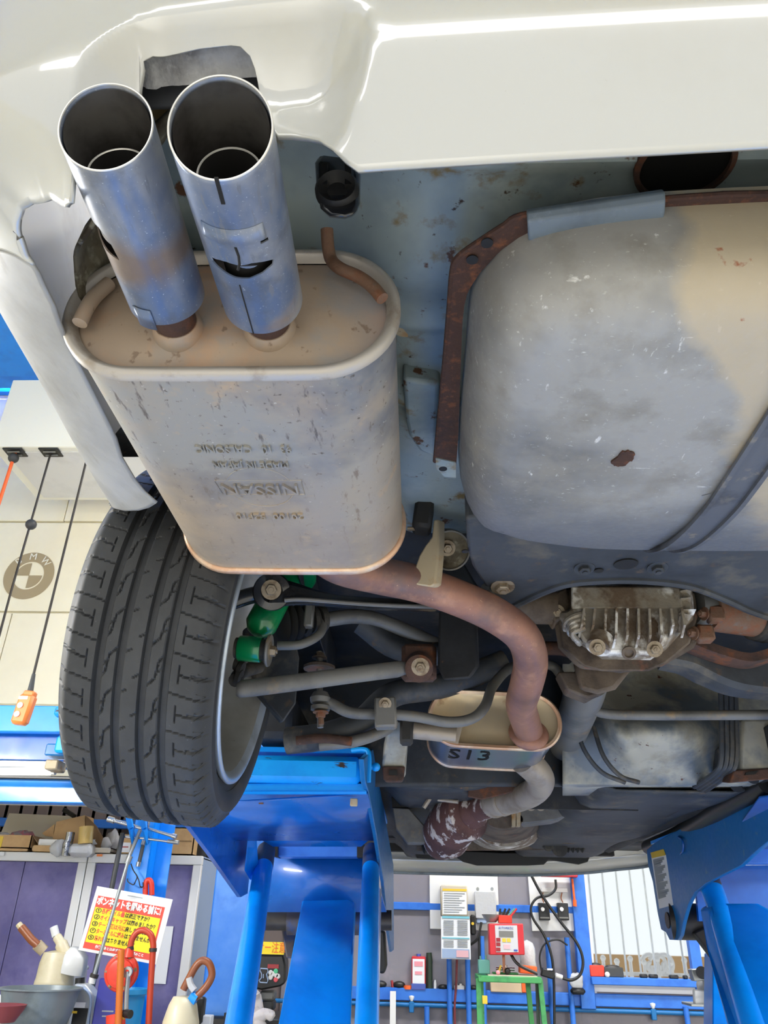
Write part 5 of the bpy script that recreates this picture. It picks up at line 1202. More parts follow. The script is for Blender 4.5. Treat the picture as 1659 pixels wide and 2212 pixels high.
# ------------------------------------------------------------------ storage cabinets and what lies on them
YC = 5.2
def cabinet(x0, x1, label, seams, side):
    xa, xb = PY(x0, 1900, YC).x, PY(x1, 1900, YC).x; zt = 1.838
    t = thing('storage_cabinet', ((xa+xb)/2, YC+.25, 0), label, 'cabinet')
    f = .052
    mb = MB().box(((xa+xb)/2, YC+.01, zt-f/2), (xb-xa, .04, f), None, .003).box((xa+f/2, YC+.01, (zt-f)/2), (f, .038, zt-f), None, .003).box((xb-f/2, YC+.01, (zt-f)/2), (f, .038, zt-f), None, .003).box(((xa+xb)/2, YC+.01, .04), (xb-xa, .04, .08))
    build('frame', mb, MATS['cab_frame'], t)
    mb = MB().box((xa+.008, YC+.24, zt/2), (.016, .42, zt-.018)).box((xb-.008, YC+.24, zt/2), (.016, .42, zt-.018)).box(((xa+xb)/2, YC+.24, zt-.008), (xb-xa, .42, .014)).box(((xa+xb)/2, YC+.46, zt/2), (xb-xa, .012, zt))
    build('carcass', mb, MATS['cab_side'], t)
    xs_ = [xa+f]+seams+[xb-f]
    for a, b in zip(xs_[:-1], xs_[1:]):
        d = build('door', MB().box(((a+b)/2, YC+.016, (zt-f+.08)/2), (b-a-.004, .02, zt-f-.08-.004), None, .002), MATS['cab_door'], t)
        build('handle', MB().box((b-.07 if a == xs_[0] else a+.07, YC-.002, .95), (.02, .02, .14), None, .004), MATS['cab_frame'], d)
    return t
cabinet(-75, 181, 'left purple door cabinet in a white frame with cardboard boxes on top', [PY(52, 1870, YC).x], 0)
cb = cabinet(183, 432, 'right purple door cabinet in a white frame behind the hanging sign', [PY(322, 1870, YC).x], 1)
build('notice', pb(310, 2000, 366, 2125, YC-.008, .006), MATS['white_paper'], cb)
ZC = 1.842
def cbox(x0, x1, y0, Yf, depth, label, m='cardboard', z0=ZC, open_=None, name='cardboard_box', catg='box'):
    a, b = PY(x0, 1840, Yf).x, PY(x1, 1840, Yf).x; h = PY((x0+x1)/2, y0, Yf).z-z0
    t = thing(name, ((a+b)/2, Yf+depth/2, z0), label, catg)
    w_ = .006
    mb = MB().box(((a+b)/2, Yf+w_/2, z0+h/2), (b-a, w_, h)).box(((a+b)/2, Yf+depth-w_/2, z0+h/2), (b-a, w_, h)).box((a+w_/2, Yf+depth/2, z0+h/2), (w_, depth, h)).box((b-w_/2, Yf+depth/2, z0+h/2), (w_, depth, h)).box(((a+b)/2, Yf+depth/2, z0+w_/2), (b-a, depth, w_))
    if not open_: mb.box(((a+b)/2, Yf+depth/2, z0+h-w_/2), (b-a, depth, w_))
    build('carton', mb, MATS[m], t, smooth=0)
    return t, a, b, h
t, a, b, h = cbox(-60, 60, 1832, 5.18, .34, 'low kraft cardboard box under the open carton at the far left', 'cardboard')
build('label', pb(-20, 1840, 9, 1848, 5.178, .002), MATS['white_paper'], t)
zz = ZC+h+.002
t, a, b, h = cbox(-60, 62, 1803, 5.19, .30, 'open cardboard box with a raised pale flap, holding plastic bags', 'cardboard', zz, True)
zt = zz+h
build('flap', MB().prism([V((a, 5.48, zt)), V((b+.02, 5.48, zt-.02)), V((b+.10, 5.54, zt+.16)), V((a, 5.54, zt+.17))], (0, .005, 0)), MATS['card_inside'], t, smooth=0)
build('side_flap', MB().prism([V((b, 5.2, zt)), V((b, 5.48, zt)), V((b+.06, 5.46, zt-.07)), V((b+.06, 5.22, zt-.07))], (0, 0, -.004)), MATS['cardboard_dark'], t, smooth=0)
build('tape', pb(-40, 1806, 5, 1830, 5.187, .002), MATS['amber'], t)
tag(build('plastic_bag', crumple(MB().sphere((PY(50, 1790, 5.3).x, 5.32, zt-.01), .085, 20, (1.0, .9, .62)), .014, 26), MATS['bag_red'], smooth=80), 'crumpled plastic bag with red print in the open cardboard box', 'bag')
tag(build('plastic_bag', crumple(MB().sphere((PY(2, 1785, 5.3).x, 5.34, zt-.01), .055, 18, (1.0, .9, .8)), .014, 26), MATS['bag_clear'], smooth=80), 'clear plastic bag at the back of the open cardboard box', 'bag')
t, a, b, h = cbox(68, 112, 1826, 5.17, .14, 'small low cardboard box right of the open carton')
tag(build('folded_paper', MB().box(((a+b)/2+.01, 5.26, ZC+h+.022), (.14, .08, .04), Matrix.Rotation(.1, 3, 'Z'), .004), MATS['white']), 'white folded paper on top of the small low cardboard box', 'paper')
tag(build('paper_tube', MB().tube([(a+.03, 5.21, ZC+h+.008), (a+.14, 5.20, ZC+h+.008)], .008, 10), MATS['white']), 'short white paper tube at the front of the small cardboard box', 'tube')
# big carton with flaps behind
Yk = 5.34
t = thing('cardboard_box', (PY(155, 1840, Yk).x, Yk+.06, ZC), 'large cardboard box with a slanted top behind the tape roll', 'box')
fr = [PY(x, y, Yk) for x, y in ((114, 1811), (122, 1775), (183, 1761), (184, 1800), (181, 1834), (120, 1834))]
for p in fr:
    if p.z < ZC+.04: p.z = ZC
build('carton', MB().prism(fr, (0, .16, 0)), MATS['cardboard'], t, smooth=0)
build('dark_flap', MB().prism([PY(x, y, Yk-.005) for x, y in ((185, 1762), (207, 1784), (220, 1808), (214, 1836), (186, 1836))], (0, .02, 0)), MATS['cardboard_dark'], t, smooth=0)
build('folded_flap', MB().prism([PY(x, y, Yk+.02) for x, y in ((91, 1800), (118, 1780), (115, 1808), (98, 1806))], (0, .008, 0)), MATS['cardboard'], t, smooth=0)
tag(build('black_strap', MB().bar(PY(138, 1749, 5.5), PY(162, 1764, 5.45), .02, .025), MATS['black_plastic']), 'black stick poking up behind the large slanted cardboard box', 'stick')
tag(build('foil_roll', MB().tube([PY(142, 1849, 5.15)*1.0, PY(146, 1824, 5.15), PY(150, 1814, 5.15), PY(153, 1798, 5.15)], [.028, .030, .026, .026], 20), MATS['foil']), 'crumpled silver foil roll standing on the left cabinet', 'roll')
tr = tag(build('tape_roll', MB().tube([PY(184, 1823, 5.15), PY(187, 1786, 5.15)], .044, 28), MATS['kraft_tape']), 'tall yellow brown tape roll on a wrapped pack, left of the steel post', 'roll')
tag(build('wrapped_pack', crumple(MB().box(PY(178, 1837, 5.16), (.15, .10, .075), None, .02), .004, 30), MATS['bag_clear']), 'plastic wrapped pack under the tall tape roll', 'pack')
tag(build('plastic_bag', crumple(MB().sphere(PY(126, 1832, 5.18), .05, 16, (.9, .6, 1.1)), .014, 26), MATS['bag_clear'], smooth=80), 'grey clear plastic bag standing left of the foil roll', 'bag')
t, a, b, h = cbox(196, 239, 1831, 5.17, .14, 'small pale square box right of the tape roll', 'paper_pale')
build('stamp', pb(209, 1845, 221, 1850, 5.168, .002), MATS['orange_box'], t)
for px_, py_, r, lb_, m_ in ((204, 1817, .036, 'white paper bag behind the small pale box, left of the other white bag', 'white_paper'), (226, 1818, .044, 'white rumpled plastic bag behind the small pale box', 'white_paper'), (246, 1803, .05, 'grey translucent bag heaped beside the steel post', 'bag_clear')):
    yb_ = {206: 5.36, 204: 5.36, 226: 5.38, 246: 5.44}[px_]; c = PY(px_, py_, yb_); tag(build('plastic_bag', crumple(MB().sphere((c.x, yb_, (c.z+ZC)/2+.022), 1.0, 16, (r, r*.8, (c.z-ZC)/2+.005)), .014, 26), MATS[m_], smooth=80), lb_, 'bag')
t, a, b, h = cbox(254, 290, 1802, 5.2, .25, 'cardboard box with a white label behind the steel post')
build('label', pb(257, 1820, 281, 1841, 5.198, .002), MATS['white_paper'], t); build('print', pb(259, 1828, 277, 1831, 5.196, .002), MATS['led_red'], t)
t, a, b, h = cbox(346, 416, 1787, 5.2, .28, 'tall cardboard box at the right end of the cabinets')
build('tape', pb(347, 1815, 414, 1818, 5.198, .002), MATS['cardboard_dark'], t)
t, a, b, h = cbox(421, 448, 1818, 5.30, .18, 'dark box at the very end behind the tall cardboard box', 'black_plastic')
# ------------------------------------------------------------------ tools on the blue post
YP = 4.46
hooks = thing('tool_hook', PY(305, 1790, YP), 'pair of blue curved hooks at the top of the post holding wrenches', 'hook')
for x0, x1, x2 in ((276, 283, 290), (308, 312, 320)):
    build('hook_arm', MB().bar(PY(x0, 1755, YP-.06), PY(x1, 1790, YP-.07), .012, .03).bar(PY(x1, 1790, YP-.07), PY(x2, 1822, YP-.02), .012, .03), MATS['lift'], hooks)
def tool(name, pts, r, label, m='chrome', catg='wrench', ends=()):
    t = thing(name, PY(*pts[0]), label, catg)
    build('shaft', MB().tube([PY(*p) for p in pts], r, 12), MATS[m], t)
    for (p, q, r2, m2) in ends: build('socket', MB().tube([PY(*p), PY(*q)], r2, 12), MATS[m2], t)
    return t
tool('lug_wrench', [(240, 1771, YP-.05), (306, 1789, YP-.05)], .010, 'chrome socket wrench pointing left from the hooks', ends=[((233, 1769, YP-.05), (247, 1773, YP-.05), .016, 'chrome')])
tool('breaker_bar', [(305, 1788, YP-.04), (274, 1862, YP-.06)], .010, 'long silver bar hanging slanted below the hooks', 'steel', ends=[((281, 1849, YP-.06), (274, 1866, YP-.06), .016, 'steel')])
tool('lug_wrench', [(323, 1763, YP-.04), (320, 1790, YP-.04), (374, 1806, YP-.04)], .009, 'angled chrome wheel wrench pointing right, upper of two', ends=[((372, 1805, YP-.04), (381, 1808, YP-.04), .014, 'chrome')])
tool('extension_bar', [(266, 1807, YP-.03), (310, 1811, YP-.03), (365, 1818, YP-.03)], .007, 'straight chrome extension bar below the angled wrench', ends=[((362, 1817, YP-.03), (386, 1820, YP-.03), .011, 'steel')])
tool('ratchet', [(310, 1822, YP-.04), (300, 1866, YP-.05)], .010, 'ratchet with a dark grip hanging in front of the post', 'dark_plastic', ends=[((308, 1826, YP-.045), (311, 1816, YP-.04), .012, 'chrome'), ((298, 1872, YP-.05), (300, 1862, YP-.05), .012, 'chrome')])
wire = cat([PY(283, 1866, YP-.02), PY(288, 1880, YP-.02), PY(296, 1893, YP-.02), PY(293, 1903, YP-.02), PY(288, 1911, YP-.02), PY(277, 1905, YP-.02), PY(275, 1898, YP-.02)], 5)
hk = thing('wire_hook', PY(292, 1895, YP-.02), 'bent black wire hooks hanging on the front of the blue post', 'hook')
build('wire', MB().tube(wire, .003, 8), MATS['black_plastic'], hk)
build('wire', MB().tube(cat([PY(296, 1892, YP-.02), PY(300, 1902, YP-.02), PY(303, 1915, YP-.02), PY(309, 1915, YP-.02), PY(309, 1906, YP-.02)], 5), .003, 8), MATS['black_plastic'], hk)
tag(build('red_loop', MB().tube(cat([PY(314, 1934, YP+.02), PY(315, 1908, YP+.02), PY(321, 1901, YP+.02), PY(327, 1908, YP+.02), PY(328, 1934, YP+.02)], 5), .014, 12, flat=1), MATS['red_bright']), 'red plastic loop standing up behind the hanging sign', 'loop')
# ------------------------------------------------------------------ hanging sign
YS = 4.32
SA, SB, SCc, SD = PY(210, 1914, YS), PY(373, 1943, YS), PY(343, 2088, YS), PY(172, 2050, YS)
rx = (SB-SA).normalized(); W_ = (SB-SA).length; dn = (SD-SA); dn = (dn-rx*dn.dot(rx)).normalized(); H_ = ((SD-SA).dot(dn)+(SCc-SB).dot(dn))/2; upv = -dn
sn = rx.cross(upv)
if sn.y > 0: sn = -sn
def sq(u0, v0, u1, v1, d=0.0): return [SA+rx*W_*u+dn*H_*v+sn*d for u, v in ((u0, v0), (u1, v0), (u1, v1), (u0, v1))]
sg = thing('sign', SA+rx*W_*.5+dn*H_, 'white framed red and yellow sign hung on the post, with a checklist in Japanese', 'sign')
build('board', MB().prism(sq(0, 0, 1, 1), sn*-.004), MATS['white'], sg, bevel=.001)
build('red_field', MB().prism(sq(.05, .14, .93, .955, .001), sn*.0006), MATS['sign_red'], sg)
build('yellow_field', MB().prism(sq(.06, .32, .91, .86, .002), sn*.0006), MATS['yellow'], sg)
build('slot', MB().prism(sq(.42, .055, .62, .068, .001), sn*.0006), MATS['print_grey'], sg)
def st(txt, u, v, wu, size, m, d=.003, al='LEFT', bold=.0006):
    o_ = SA+rx*W_*u+dn*H_*v+sn*d
    t_ = text_mb(txt, size, o_, rx, upv, .0006, al, wu*W_, 1, bold)
    o = build('lettering', t_, MATS[m], sg, smooth=0); return o
hs = H_*.135
st('ボンネットを閉める前に!', .06, .225, .84, hs, 'white', bold=.002)
rows = [('①', '各種オイル量', 'は適正ですか？', .36), ('②', 'オイルキャップ', 'は閉めましたか？', .46), ('③', 'テープ類は元に', '戻しましたか？', .565), ('④', 'ターミナルに緩み', 'はありませんか？', .67), ('⑤', '忘れ物', 'はありませんか？', .775)]
for n_, r_, k_, v in rows:
    st(n_, .07, v+.01, .075, H_*.09, 'ink'); wr = .050*len(r_); st(r_, .155, v+.01, min(.36, wr), H_*.085, 'sign_red'); st(k_, .16+min(.36, wr), v+.01, .050*len(k_)*.9, H_*.085, 'ink')
st('作業のあとは必ずもう一度確認のこと', .2, .905, .62, H_*.05, 'white')
# support rods
sr = thing('bonnet_prop', PY(190, 2130, 4.2), 'long thin silver prop rod leaning in front of the sign', 'rod')
build('rod', MB().tube([PY(276, 1862, 4.24), PY(203, 2108, 4.2)], .0085, 12), MATS['steel_rod'], sr)
build('collar', MB().tube([PY(205, 2104, 4.2), PY(202, 2112, 4.2)], .020, 12), MATS['grease'], sr); build('end_cap', MB().tube([PY(201, 2112, 4.2), PY(197, 2124, 4.2)], .017, 12), MATS['white'], sr)
tag(build('black_pole', MB().tube([PY(265, 1800, 4.42), PY(240, 1925, 4.38), PY(198, 2140, 4.34), PY(180, 2230, 4.3)], .013, 12), MATS['dark_plastic']), 'dark pole leaning against the cabinets behind the sign', 'pole')
# ------------------------------------------------------------------ red hand pump with its hoses
YH = 3.9
pm = thing('hand_pump', PY(262, 2300, YH), 'red rotary drum pump with a crank and hoses before the sign', 'pump')
pc = PY(262, 2101, YH); ax_ = V((.05, -1, -.05)).normalized()
build('housing', MB().lathe([(0, -.035), (.062, -.035), (.072, -.02), (.075, 0), (.070, .008), (.062, .010), (.058, .015), (0, .015)], pc, ax_, 40), MATS['pump_red'], pm)
build('cover', MB().lathe([(.052, .013), (.054, .022), (.042, .026), (0, .026)], pc, ax_, 36), MATS['red_bright'], pm)
for a in (0.2, 1.1, 2.1, 3.1, 4.1, 5.2): build('bolt', MB().bolt(pc+V((.064*math.cos(a), -.010, .064*math.sin(a))), ax_, .005), MATS['bolt_steel'], pm)
build('crank', MB().tube(cat([PY(277, 2099, YH-.07), PY(276, 2120, YH-.075), PY(273, 2150, YH-.08), PY(272, 2188, YH-.08)], 5), .011, 12, flat=.7), MATS['steel'], pm)
build('crank_hub', MB().lathe([(.010, 0), (.021, 0), (.021, .02), (.010, .02)], PY(277, 2099, YH-.06), ax_, 24, True), MATS['steel'], pm)
build('grip', MB().tube([PY(268, 2189, YH-.08), PY(282, 2191, YH-.10)], .016, 16), MATS['black_plastic'], pm)
build('grip_collar', MB().tube([PY(264, 2194, YH-.08), PY(270, 2196, YH-.08)], .012, 12), MATS['amber'], pm)
build('outlet', MB().tube([PY(278, 2068, YH), PY(280, 2048, YH)], [.024, .017], 20), MATS['pump_red'], pm)
build('hose', MB().tube(cat([PY(281, 2050, YH), PY(285, 2030, YH), PY(297, 2013, YH), PY(312, 2010, YH), PY(326, 2020, YH), PY(331, 2040, YH), PY(330, 2060, YH), PY(326, 2120, YH), PY(320, 2230, YH)], 6), .0135, 16), MATS['hose_red'], pm)
build('hose_clamp', MB().tube([PY(280, 2046, YH), PY(281, 2054, YH)], .017, 16), MATS['grease'], pm); build('hose_clamp', MB().tube([PY(331, 2048, YH), PY(330, 2056, YH)], .017, 16), MATS['grease'], pm)
mb = MB(); P = [PY(lerp(262, 255, k/60), lerp(2052, 2230, k/60), YH-.10) for k in range(61)]
build('suction_hose', mb.tube(P, [.0140+(.0012 if k % 2 else 0) for k in range(61)], 16), MATS['hose_orange'], pm)
build('lower_pipe', MB().tube([PY(250, 2190, YH-.02), PY(250, 2300, YH-.02)], .04, 20), MATS['pump_red'], pm)
tag(build('bucket', MB().lathe([(.10, 0), (.105, .30), (.118, .31), (.118, .33), (.09, .33), (.085, .30)], PY(268, 2135, 4.36)-V((0, 0, .33)), (0, 0, 1), 32), MATS['sky_blue_bucket']), 'light blue bucket behind the red drum pump', 'bucket')
bp = tag(build('oil_pack', MB().box(PY(233, 2185, 4.10), (.115, .05, .26), None, .006), MATS['blue_pack']), 'dark blue plastic pack standing left of the red pump', 'pack')
build('print', pb(220, 2183, 245, 2186, 4.072, .003), MATS['print_grey'], bp); build('print', pb(220, 2194, 245, 2197, 4.072, .003), MATS['print_grey'], bp)
# ------------------------------------------------------------------ jugs, basin, bottles in front of the left cabinet
YJ = 3.9
def jug(c, s, prof, m, label, spouts, name='oil_jug'):
    t = thing(name, c, label, 'jug')
    build('body', MB().lathe([(r*s, h*s) for r, h in prof], c, (0, 0, 1), 36), MATS[m], t, smooth=60)
    for pts, rr, m2 in spouts: build('spout', MB().tube(cat([PY(*p) for p in pts], 5), rr if not isinstance(rr, list) else rr, 16), MATS[m2], t)
    return t
YJ = 4.36
jz = PY(131, 2050, YJ)
j = jug(V((jz.x, YJ, jz.z-.36)), 1, [(0, 0), (.104, 0), (.102, .08), (.096, .17), (.090, .205), (.093, .208), (.092, .222), (.089, .235), (.086, .30), (.076, .345), (.0, .36)], 'jug', 'cream translucent oil jug with two spouts rising behind the grey basin',
    [([(96, 2055, YJ-.02), (86, 2046, YJ-.03), (80, 2040, YJ-.04)], .026, 'hanger_tan'), ([(83, 2043, YJ-.04), (68, 2030, YJ-.04), (55, 2014, YJ-.04), (46, 2003, YJ-.04)], .019, 'hose_brown'), ([(48, 2006, YJ-.04), (40, 1996, YJ-.04)], .015, 'jug'), ([(141, 2060, YJ-.02), (130, 2035, YJ-.02), (122, 2022, YJ-.02)], [.030]*5+[.022]*5+[.018], 'jug'), ([(121, 2022, YJ-.02), (116, 2002, YJ-.02)], .019, 'jug_white')])
build('hood', MB().lathe([(.075, -.03), (.074, .0), (.064, .045), (.03, .075), (0, .078)], V((PY(155, 2088, YJ).x, YJ, PY(155, 2084, YJ).z)), V((.2, -.1, 1)), 28), MATS['jug_white'], j, smooth=60)
jug(V((PY(170, 2075, 4.66).x, 4.66, PY(170, 2075, 4.66).z-.355)), 1, [(0, 0), (.05, 0), (.05, .12), (.058, .24), (.052, .31), (.03, .35), (0, .355)], 'jug_white', 'white jug with a pointed lip half hidden behind the cream jug',
    [([(180, 2092, 4.65), (192, 2089, 4.65)], [.010]*5+[.003], 'jug_white')])
bs = PY(90, 2134, 3.95)
tag(build('basin', MB().lathe([(0, -.175), (.10, -.175), (.128, -.155), (.145, -.10), (.160, -.03), (.167, -.006), (.176, -.004), (.176, .002), (.165, .002), (.156, -.03), (.140, -.10), (.122, -.145), (0, -.16)], V((bs.x, 3.95, bs.z)), (0, 0, 1), 48), MATS['basin'], smooth=60), 'round grey metal basin at the lower left before the cream jug', 'basin')
tag(build('funnel', MB().lathe([(0, -.06), (.06, -.06), (.085, -.02), (.095, 0), (.09, 0), (.055, -.05)], PY(6, 2170, 3.7), (0, 0, 1), 32), MATS['maroon']), 'dark red funnel rim at the lower left corner before the basin', 'funnel')
tag(build('small_box', MB().box(PY(2, 2166, 4.1), (.07, .06, .06), None, .004), MATS['white_paper']), 'small white box behind the dark red funnel', 'box')
ob = thing('oil_bottle', PY(178, 2230, 4.15), 'silver grey oil bottle with a black cap beside the basin', 'bottle')
build('body', MB().prism([PY(x, y, 4.12) for x, y in ((160, 2125), (184, 2125), (203, 2152), (202, 2172), (196, 2260), (150, 2260), (158, 2170))], V((0, .09, 0))), MATS['bottle_silver'], ob, bevel=.008)
build('grip_rib', MB().tube(cat([PY(166, 2132, 4.115), PY(183, 2136, 4.112), PY(196, 2158, 4.112), PY(190, 2212, 4.112), PY(187, 2260, 4.112)], 4), .006, 8), MATS['cab_side'], ob)
build('cap', MB().tube([PY(172, 2126, 4.16), PY(173, 2112, 4.16)], .022, 20), MATS['black_plastic'], ob)
build('label', pb(152, 2178, 183, 2260, 4.114, .004), MATS['black_plastic'], ob); build('label_top', pb(158, 2165, 184, 2177, 4.114, .004), MATS['white_paper'], ob)
build('label_mark', pb(154, 2184, 166, 2189, 4.110, .003), MATS['amber'], ob)
jb = PY(398, 2150, 3.85)
j = jug(V((jb.x, 3.85, jb.z-.215)), 1, [(0, 0), (.080, 0), (.080, .055), (.078, .06), (.080, .068), (.076, .12), (.060, .18), (.045, .21), (0, .215)], 'jug', 'cream oil jug with a looped brown hose right of the cabinets',
    [([(418, 2156, 3.83), (430, 2148, 3.83), (448, 2128, 3.83), (458, 2105, 3.83), (452, 2082, 3.83), (438, 2075, 3.83), (424, 2086, 3.83), (408, 2114, 3.83), (396, 2138, 3.83)], .0155, 'hose_brown'), ([(412, 2150, 3.83), (419, 2156, 3.83), (425, 2160, 3.83)], .022, 'lift')])
build('tie', MB().tube(cat([PY(408, 2112, 3.82), PY(412, 2128, 3.82), PY(420, 2140, 3.82)], 4), .014, 8), MATS['bag_clear'], j)
build('pouring_lip', MB().tube([PY(372, 2186, 3.84), PY(364, 2182, 3.84)], [.012, .003], 8), MATS['jug'], j)
tag(build('black_bottle', MB().box(PY(432, 2182, 4.0), (.04, .05, .1), None, .008), MATS['black_plastic']), 'black bottle right of the jug with the looped hose', 'bottle')
tag(build('white_carton', MB().box(PY(442, 2207, 4.02), (.065, .06, .05), None, .003), MATS['white_paper']), 'white and blue carton at the bottom right of the looped hose jug', 'carton')
# ------------------------------------------------------------------ reel box, cords, pendant at upper left
rb = thing('reel_box', PY(60, 1005, 4.3), 'cream ceiling box with two black cord outlets, upper left', 'box')
zt_, zm_, zb_2 = PY(60, 820, 4.1).z, PY(60, 966, 4.1).z, PY(60, 1006, 4.42).z
xa, xb = PY(2, 900, 4.1).x, -.9
build('housing', MB().box(((xa+xb)/2, 4.45, (zt_+zm_)/2), (xb-xa, .70, zt_-zm_), None, .006), MATS['cream_box'], rb)
build('underside', MB().box(((xa+xb)/2+.02, 4.45, zm_-.004), (xb-xa-.1, .6, .006)), MATS['board_white'], rb)
outs = []
for x in (33, 110):
    o_ = PZ(x, 977, zm_-.008); outs.append(o_)
    f = build('outlet', MB().box(o_, (.13, .10, .012), None, .003), MATS['black_plastic'], rb)
    build('outlet_roller', MB().tube([o_+V((-.04, -.02, -.01)), o_+V((.04, -.02, -.01))], .006, 8).tube([o_+V((-.04, .02, -.01)), o_+V((.04, .02, -.01))], .006, 8), MATS['grey_plastic'], f)
def hang(o_, length, r, m, name, label, ball=None, mb2=None):
    t = thing(name, o_, label, 'cord')
    build('line', MB().tube([o_, o_-V((0.01, 0, length*.5)), o_-V((0, 0, length))], r, 10), MATS[m], t)
    if ball: build('stopper', MB().sphere(o_-V((0, 0, ball)), .034, 18), MATS['dark_plastic'], t)
    return t
hang(outs[0], 1.2, .011, 'orange', 'air_hose', 'orange hose hanging from the left outlet of the cream box', .045)
bl_ = (PY(66, 1133, outs[1].y)); hang(outs[1], 2.0, .007, 'grease', 'hanging_cord', 'black cord with a ball stopper hanging from the right outlet', outs[1].z-bl_.z)
ph = thing('hoist_pendant', PY(52, 1568, 3.3), 'orange push button pendant on a dark cable before the cream wall', 'pendant')
YH2 = 3.3
build('cable', MB().tube([PY(73, 1455, YH2), V((PY(73, 1455, YH2).x, YH2, 6.2))], .006, 10), MATS['grease'], ph)
build('strain_relief', MB().tube([PY(73, 1456, YH2), PY(64, 1500, YH2)], [.008, .014], 12), MATS['dark_plastic'], ph)
cpt = PY(52, 1533, YH2); Mr = Matrix.Rotation(.10, 3, 'Y')
pbd = build('body', MB().box(cpt, (.070, .05, .132), Mr, .012).box(cpt+V((.010, 0, .068)), (.05, .04, .025), Mr, .006), MATS['orange_box'], ph)
for dz in (.015, -.03): build('button', MB().lathe([(.011, 0), (.013, .004), (.010, .008), (0, .008)], cpt+V((-.010+dz*.1, -.025, dz*.85)), V((0, -1, 0)), 18), MATS['white'], pbd)
build('button_label', MB().box(cpt+V((-.004, -.0255, .046)), (.04, .002, .014)), MATS['white_paper'], pbd)
# ------------------------------------------------------------------ wheel balancer console between the lift legs
YW = 4.6
wbx = thing('wheel_balancer', PY(575, 2200, YW), 'black balancer console with red displays, seen between the lift legs', 'machine')
build('console', MB().prism([PY(x, y, YW) for x, y in ((515, 2062), (612, 2062), (617, 2085), (616, 2125), (605, 2132), (565, 2140), (530, 2132), (508, 2125))], V((0, .10, .02))), MATS['black_plastic'], wbx, bevel=.01)
for x0, x1 in ((538, 561), (578, 602)): build('display', pb(x0, 2083, x1, 2092, YW-.004, .008), MATS['led_red'], wbx)
for i, (x, y, m_) in enumerate(((553, 2101, 'btn_green'), (554, 2111, 'btn_red'), (548, 2105, 'btn_white'), (549, 2115, 'btn_white'), (543, 2099, 'btn_white'), (541, 2117, 'btn_white'), (596, 2098, 'btn_green'), (596, 2116, 'btn_red'), (585, 2101, 'btn_white'), (585, 2111, 'btn_white'), (590, 2104, 'btn_white'), (597, 2107, 'btn_white'), (601, 2109, 'btn_white'))):
    build('button', MB().lathe([(.011, 0), (.012, .004), (.009, .007), (0, .007)], PY(x, y, YW), V((0, -1, 0)), 14), MATS[m_], wbx)
oc_ = [PY(x, y, YW-.004) for x, y in ((563, 2092), (578, 2093), (579, 2099), (576, 2105), (579, 2117), (577, 2123), (562, 2122), (560, 2118), (565, 2112), (565, 2103), (562, 2097))]
build('diagram', MB().tube(oc_, .003, 6, closed=True).tube([PY(569, 2104, YW-.004), PY(569, 2113, YW-.004)], .003, 6), MATS['cab_side'], wbx)
build('neck', pb(560, 2140, 592, 2162, YW+.05, .10, .01), MATS['grey_plastic'], wbx); build('shaft_unit', pb(565, 2160, 590, 2185, YW+.06, .10, .01), MATS['dark_plastic'], wbx)
build('tray', MB().box(PY(560, 2200, YW+.1), (.55, .4, .04), None, .01), MATS['black_plastic'], wbx)
build('cabinet', MB().box(PY(560, 2200, YW+.1)-V((0, 0, .5)), (.5, .36, .95), None, .02), MATS['grey_plastic'], wbx)
ys = tag(build('yellow_notice', pb(513, 2034, 614, 2061, YW-.01, .006), MATS['yellow_strip']), 'yellow strip with red lettering above the balancer console', 'sign')
tt = text_mb('バランサー注意', .055, PY(563, 2048, YW-.013), (1, 0, 0), (0, 0, 1), .001, 'CENTER', .26, 1); build('lettering', tt, MATS['orange'], ys, smooth=0)
gl = PY(550, 2188, 4.3)
rows = []
mb = MB(); mb.sphere(gl+V((-.02, 0, .02)), .075, 24, (.8, .45, 1.0))
mb.tube(cat([gl+V((.0, -.01, -.02)), gl+V((.06, -.02, .0)), gl+V((.095, -.02, -.015))], 4), [.028]*4+[.022]*4+[.014], 12)
mb.tube(cat([gl+V((.02, -.01, -.03)), gl+V((.05, -.02, -.07)), gl+V((.075, -.02, -.11))], 4), [.028]*4+[.022]*4+[.014], 12)
mb.tube(cat([gl+V((-.04, -.01, -.03)), gl+V((-.03, -.02, -.09)), gl+V((-.02, -.02, -.14))], 4), [.036]*4+[.032]*4+[.03], 12)
mb.tube(cat([gl+V((-.05, 0, .05)), gl+V((-.03, -.01, .085)), gl+V((.0, -.02, .06))], 4), .03, 12)
tag(build('work_glove', crumple(mb, .006, 40), MATS['glove'], smooth=80), 'crumpled off white work glove hanging below the balancer console', 'glove')
tag(build('balance_weight_box', MB().box(PY(502, 2205, 4.3), (.06, .1, .05), None, .004).box(PY(510, 2200, 4.4), (.10, .1, .05)), MATS['black_plastic']), 'black tray left of the work glove', 'tray')
# ------------------------------------------------------------------ back wall: switch boards, documents
YB2 = YB-.05
bd = thing('switch_board', PY(1002, 2008, YB2), 'white board on the siding carrying breaker boxes, left of the red controller', 'board')
build('plate', pb(928, 1886, 1077, 2009, YB2, .03, .004), MATS['board_white'], bd)
bk = build('breaker_box', pb(952, 1912, 1010, 1980, YB2-.12, .12, .008), MATS['paper_pale'], bd)
build('instructions', pb(956, 1921, 1008, 1975, YB2-.123, .003), MATS['white_paper'], bk); build('instruction_header', pb(956, 1920, 1008, 1925, YB2-.126, .003), MATS['amber'], bk)
mb = MB()
for k in range(9): pb(959, 1929+k*5, 1004-(k % 3)*6, 1930.3+k*5, YB2-.1265, .002, 0, mb)
build('small_print', mb, MATS['print_grey'], bk, kind='stuff')
mb2 = build('meter_cover', pb(1026, 1925, 1072, 1985, YB2-.06, .06, .006), MATS['bag_clear'], bd)
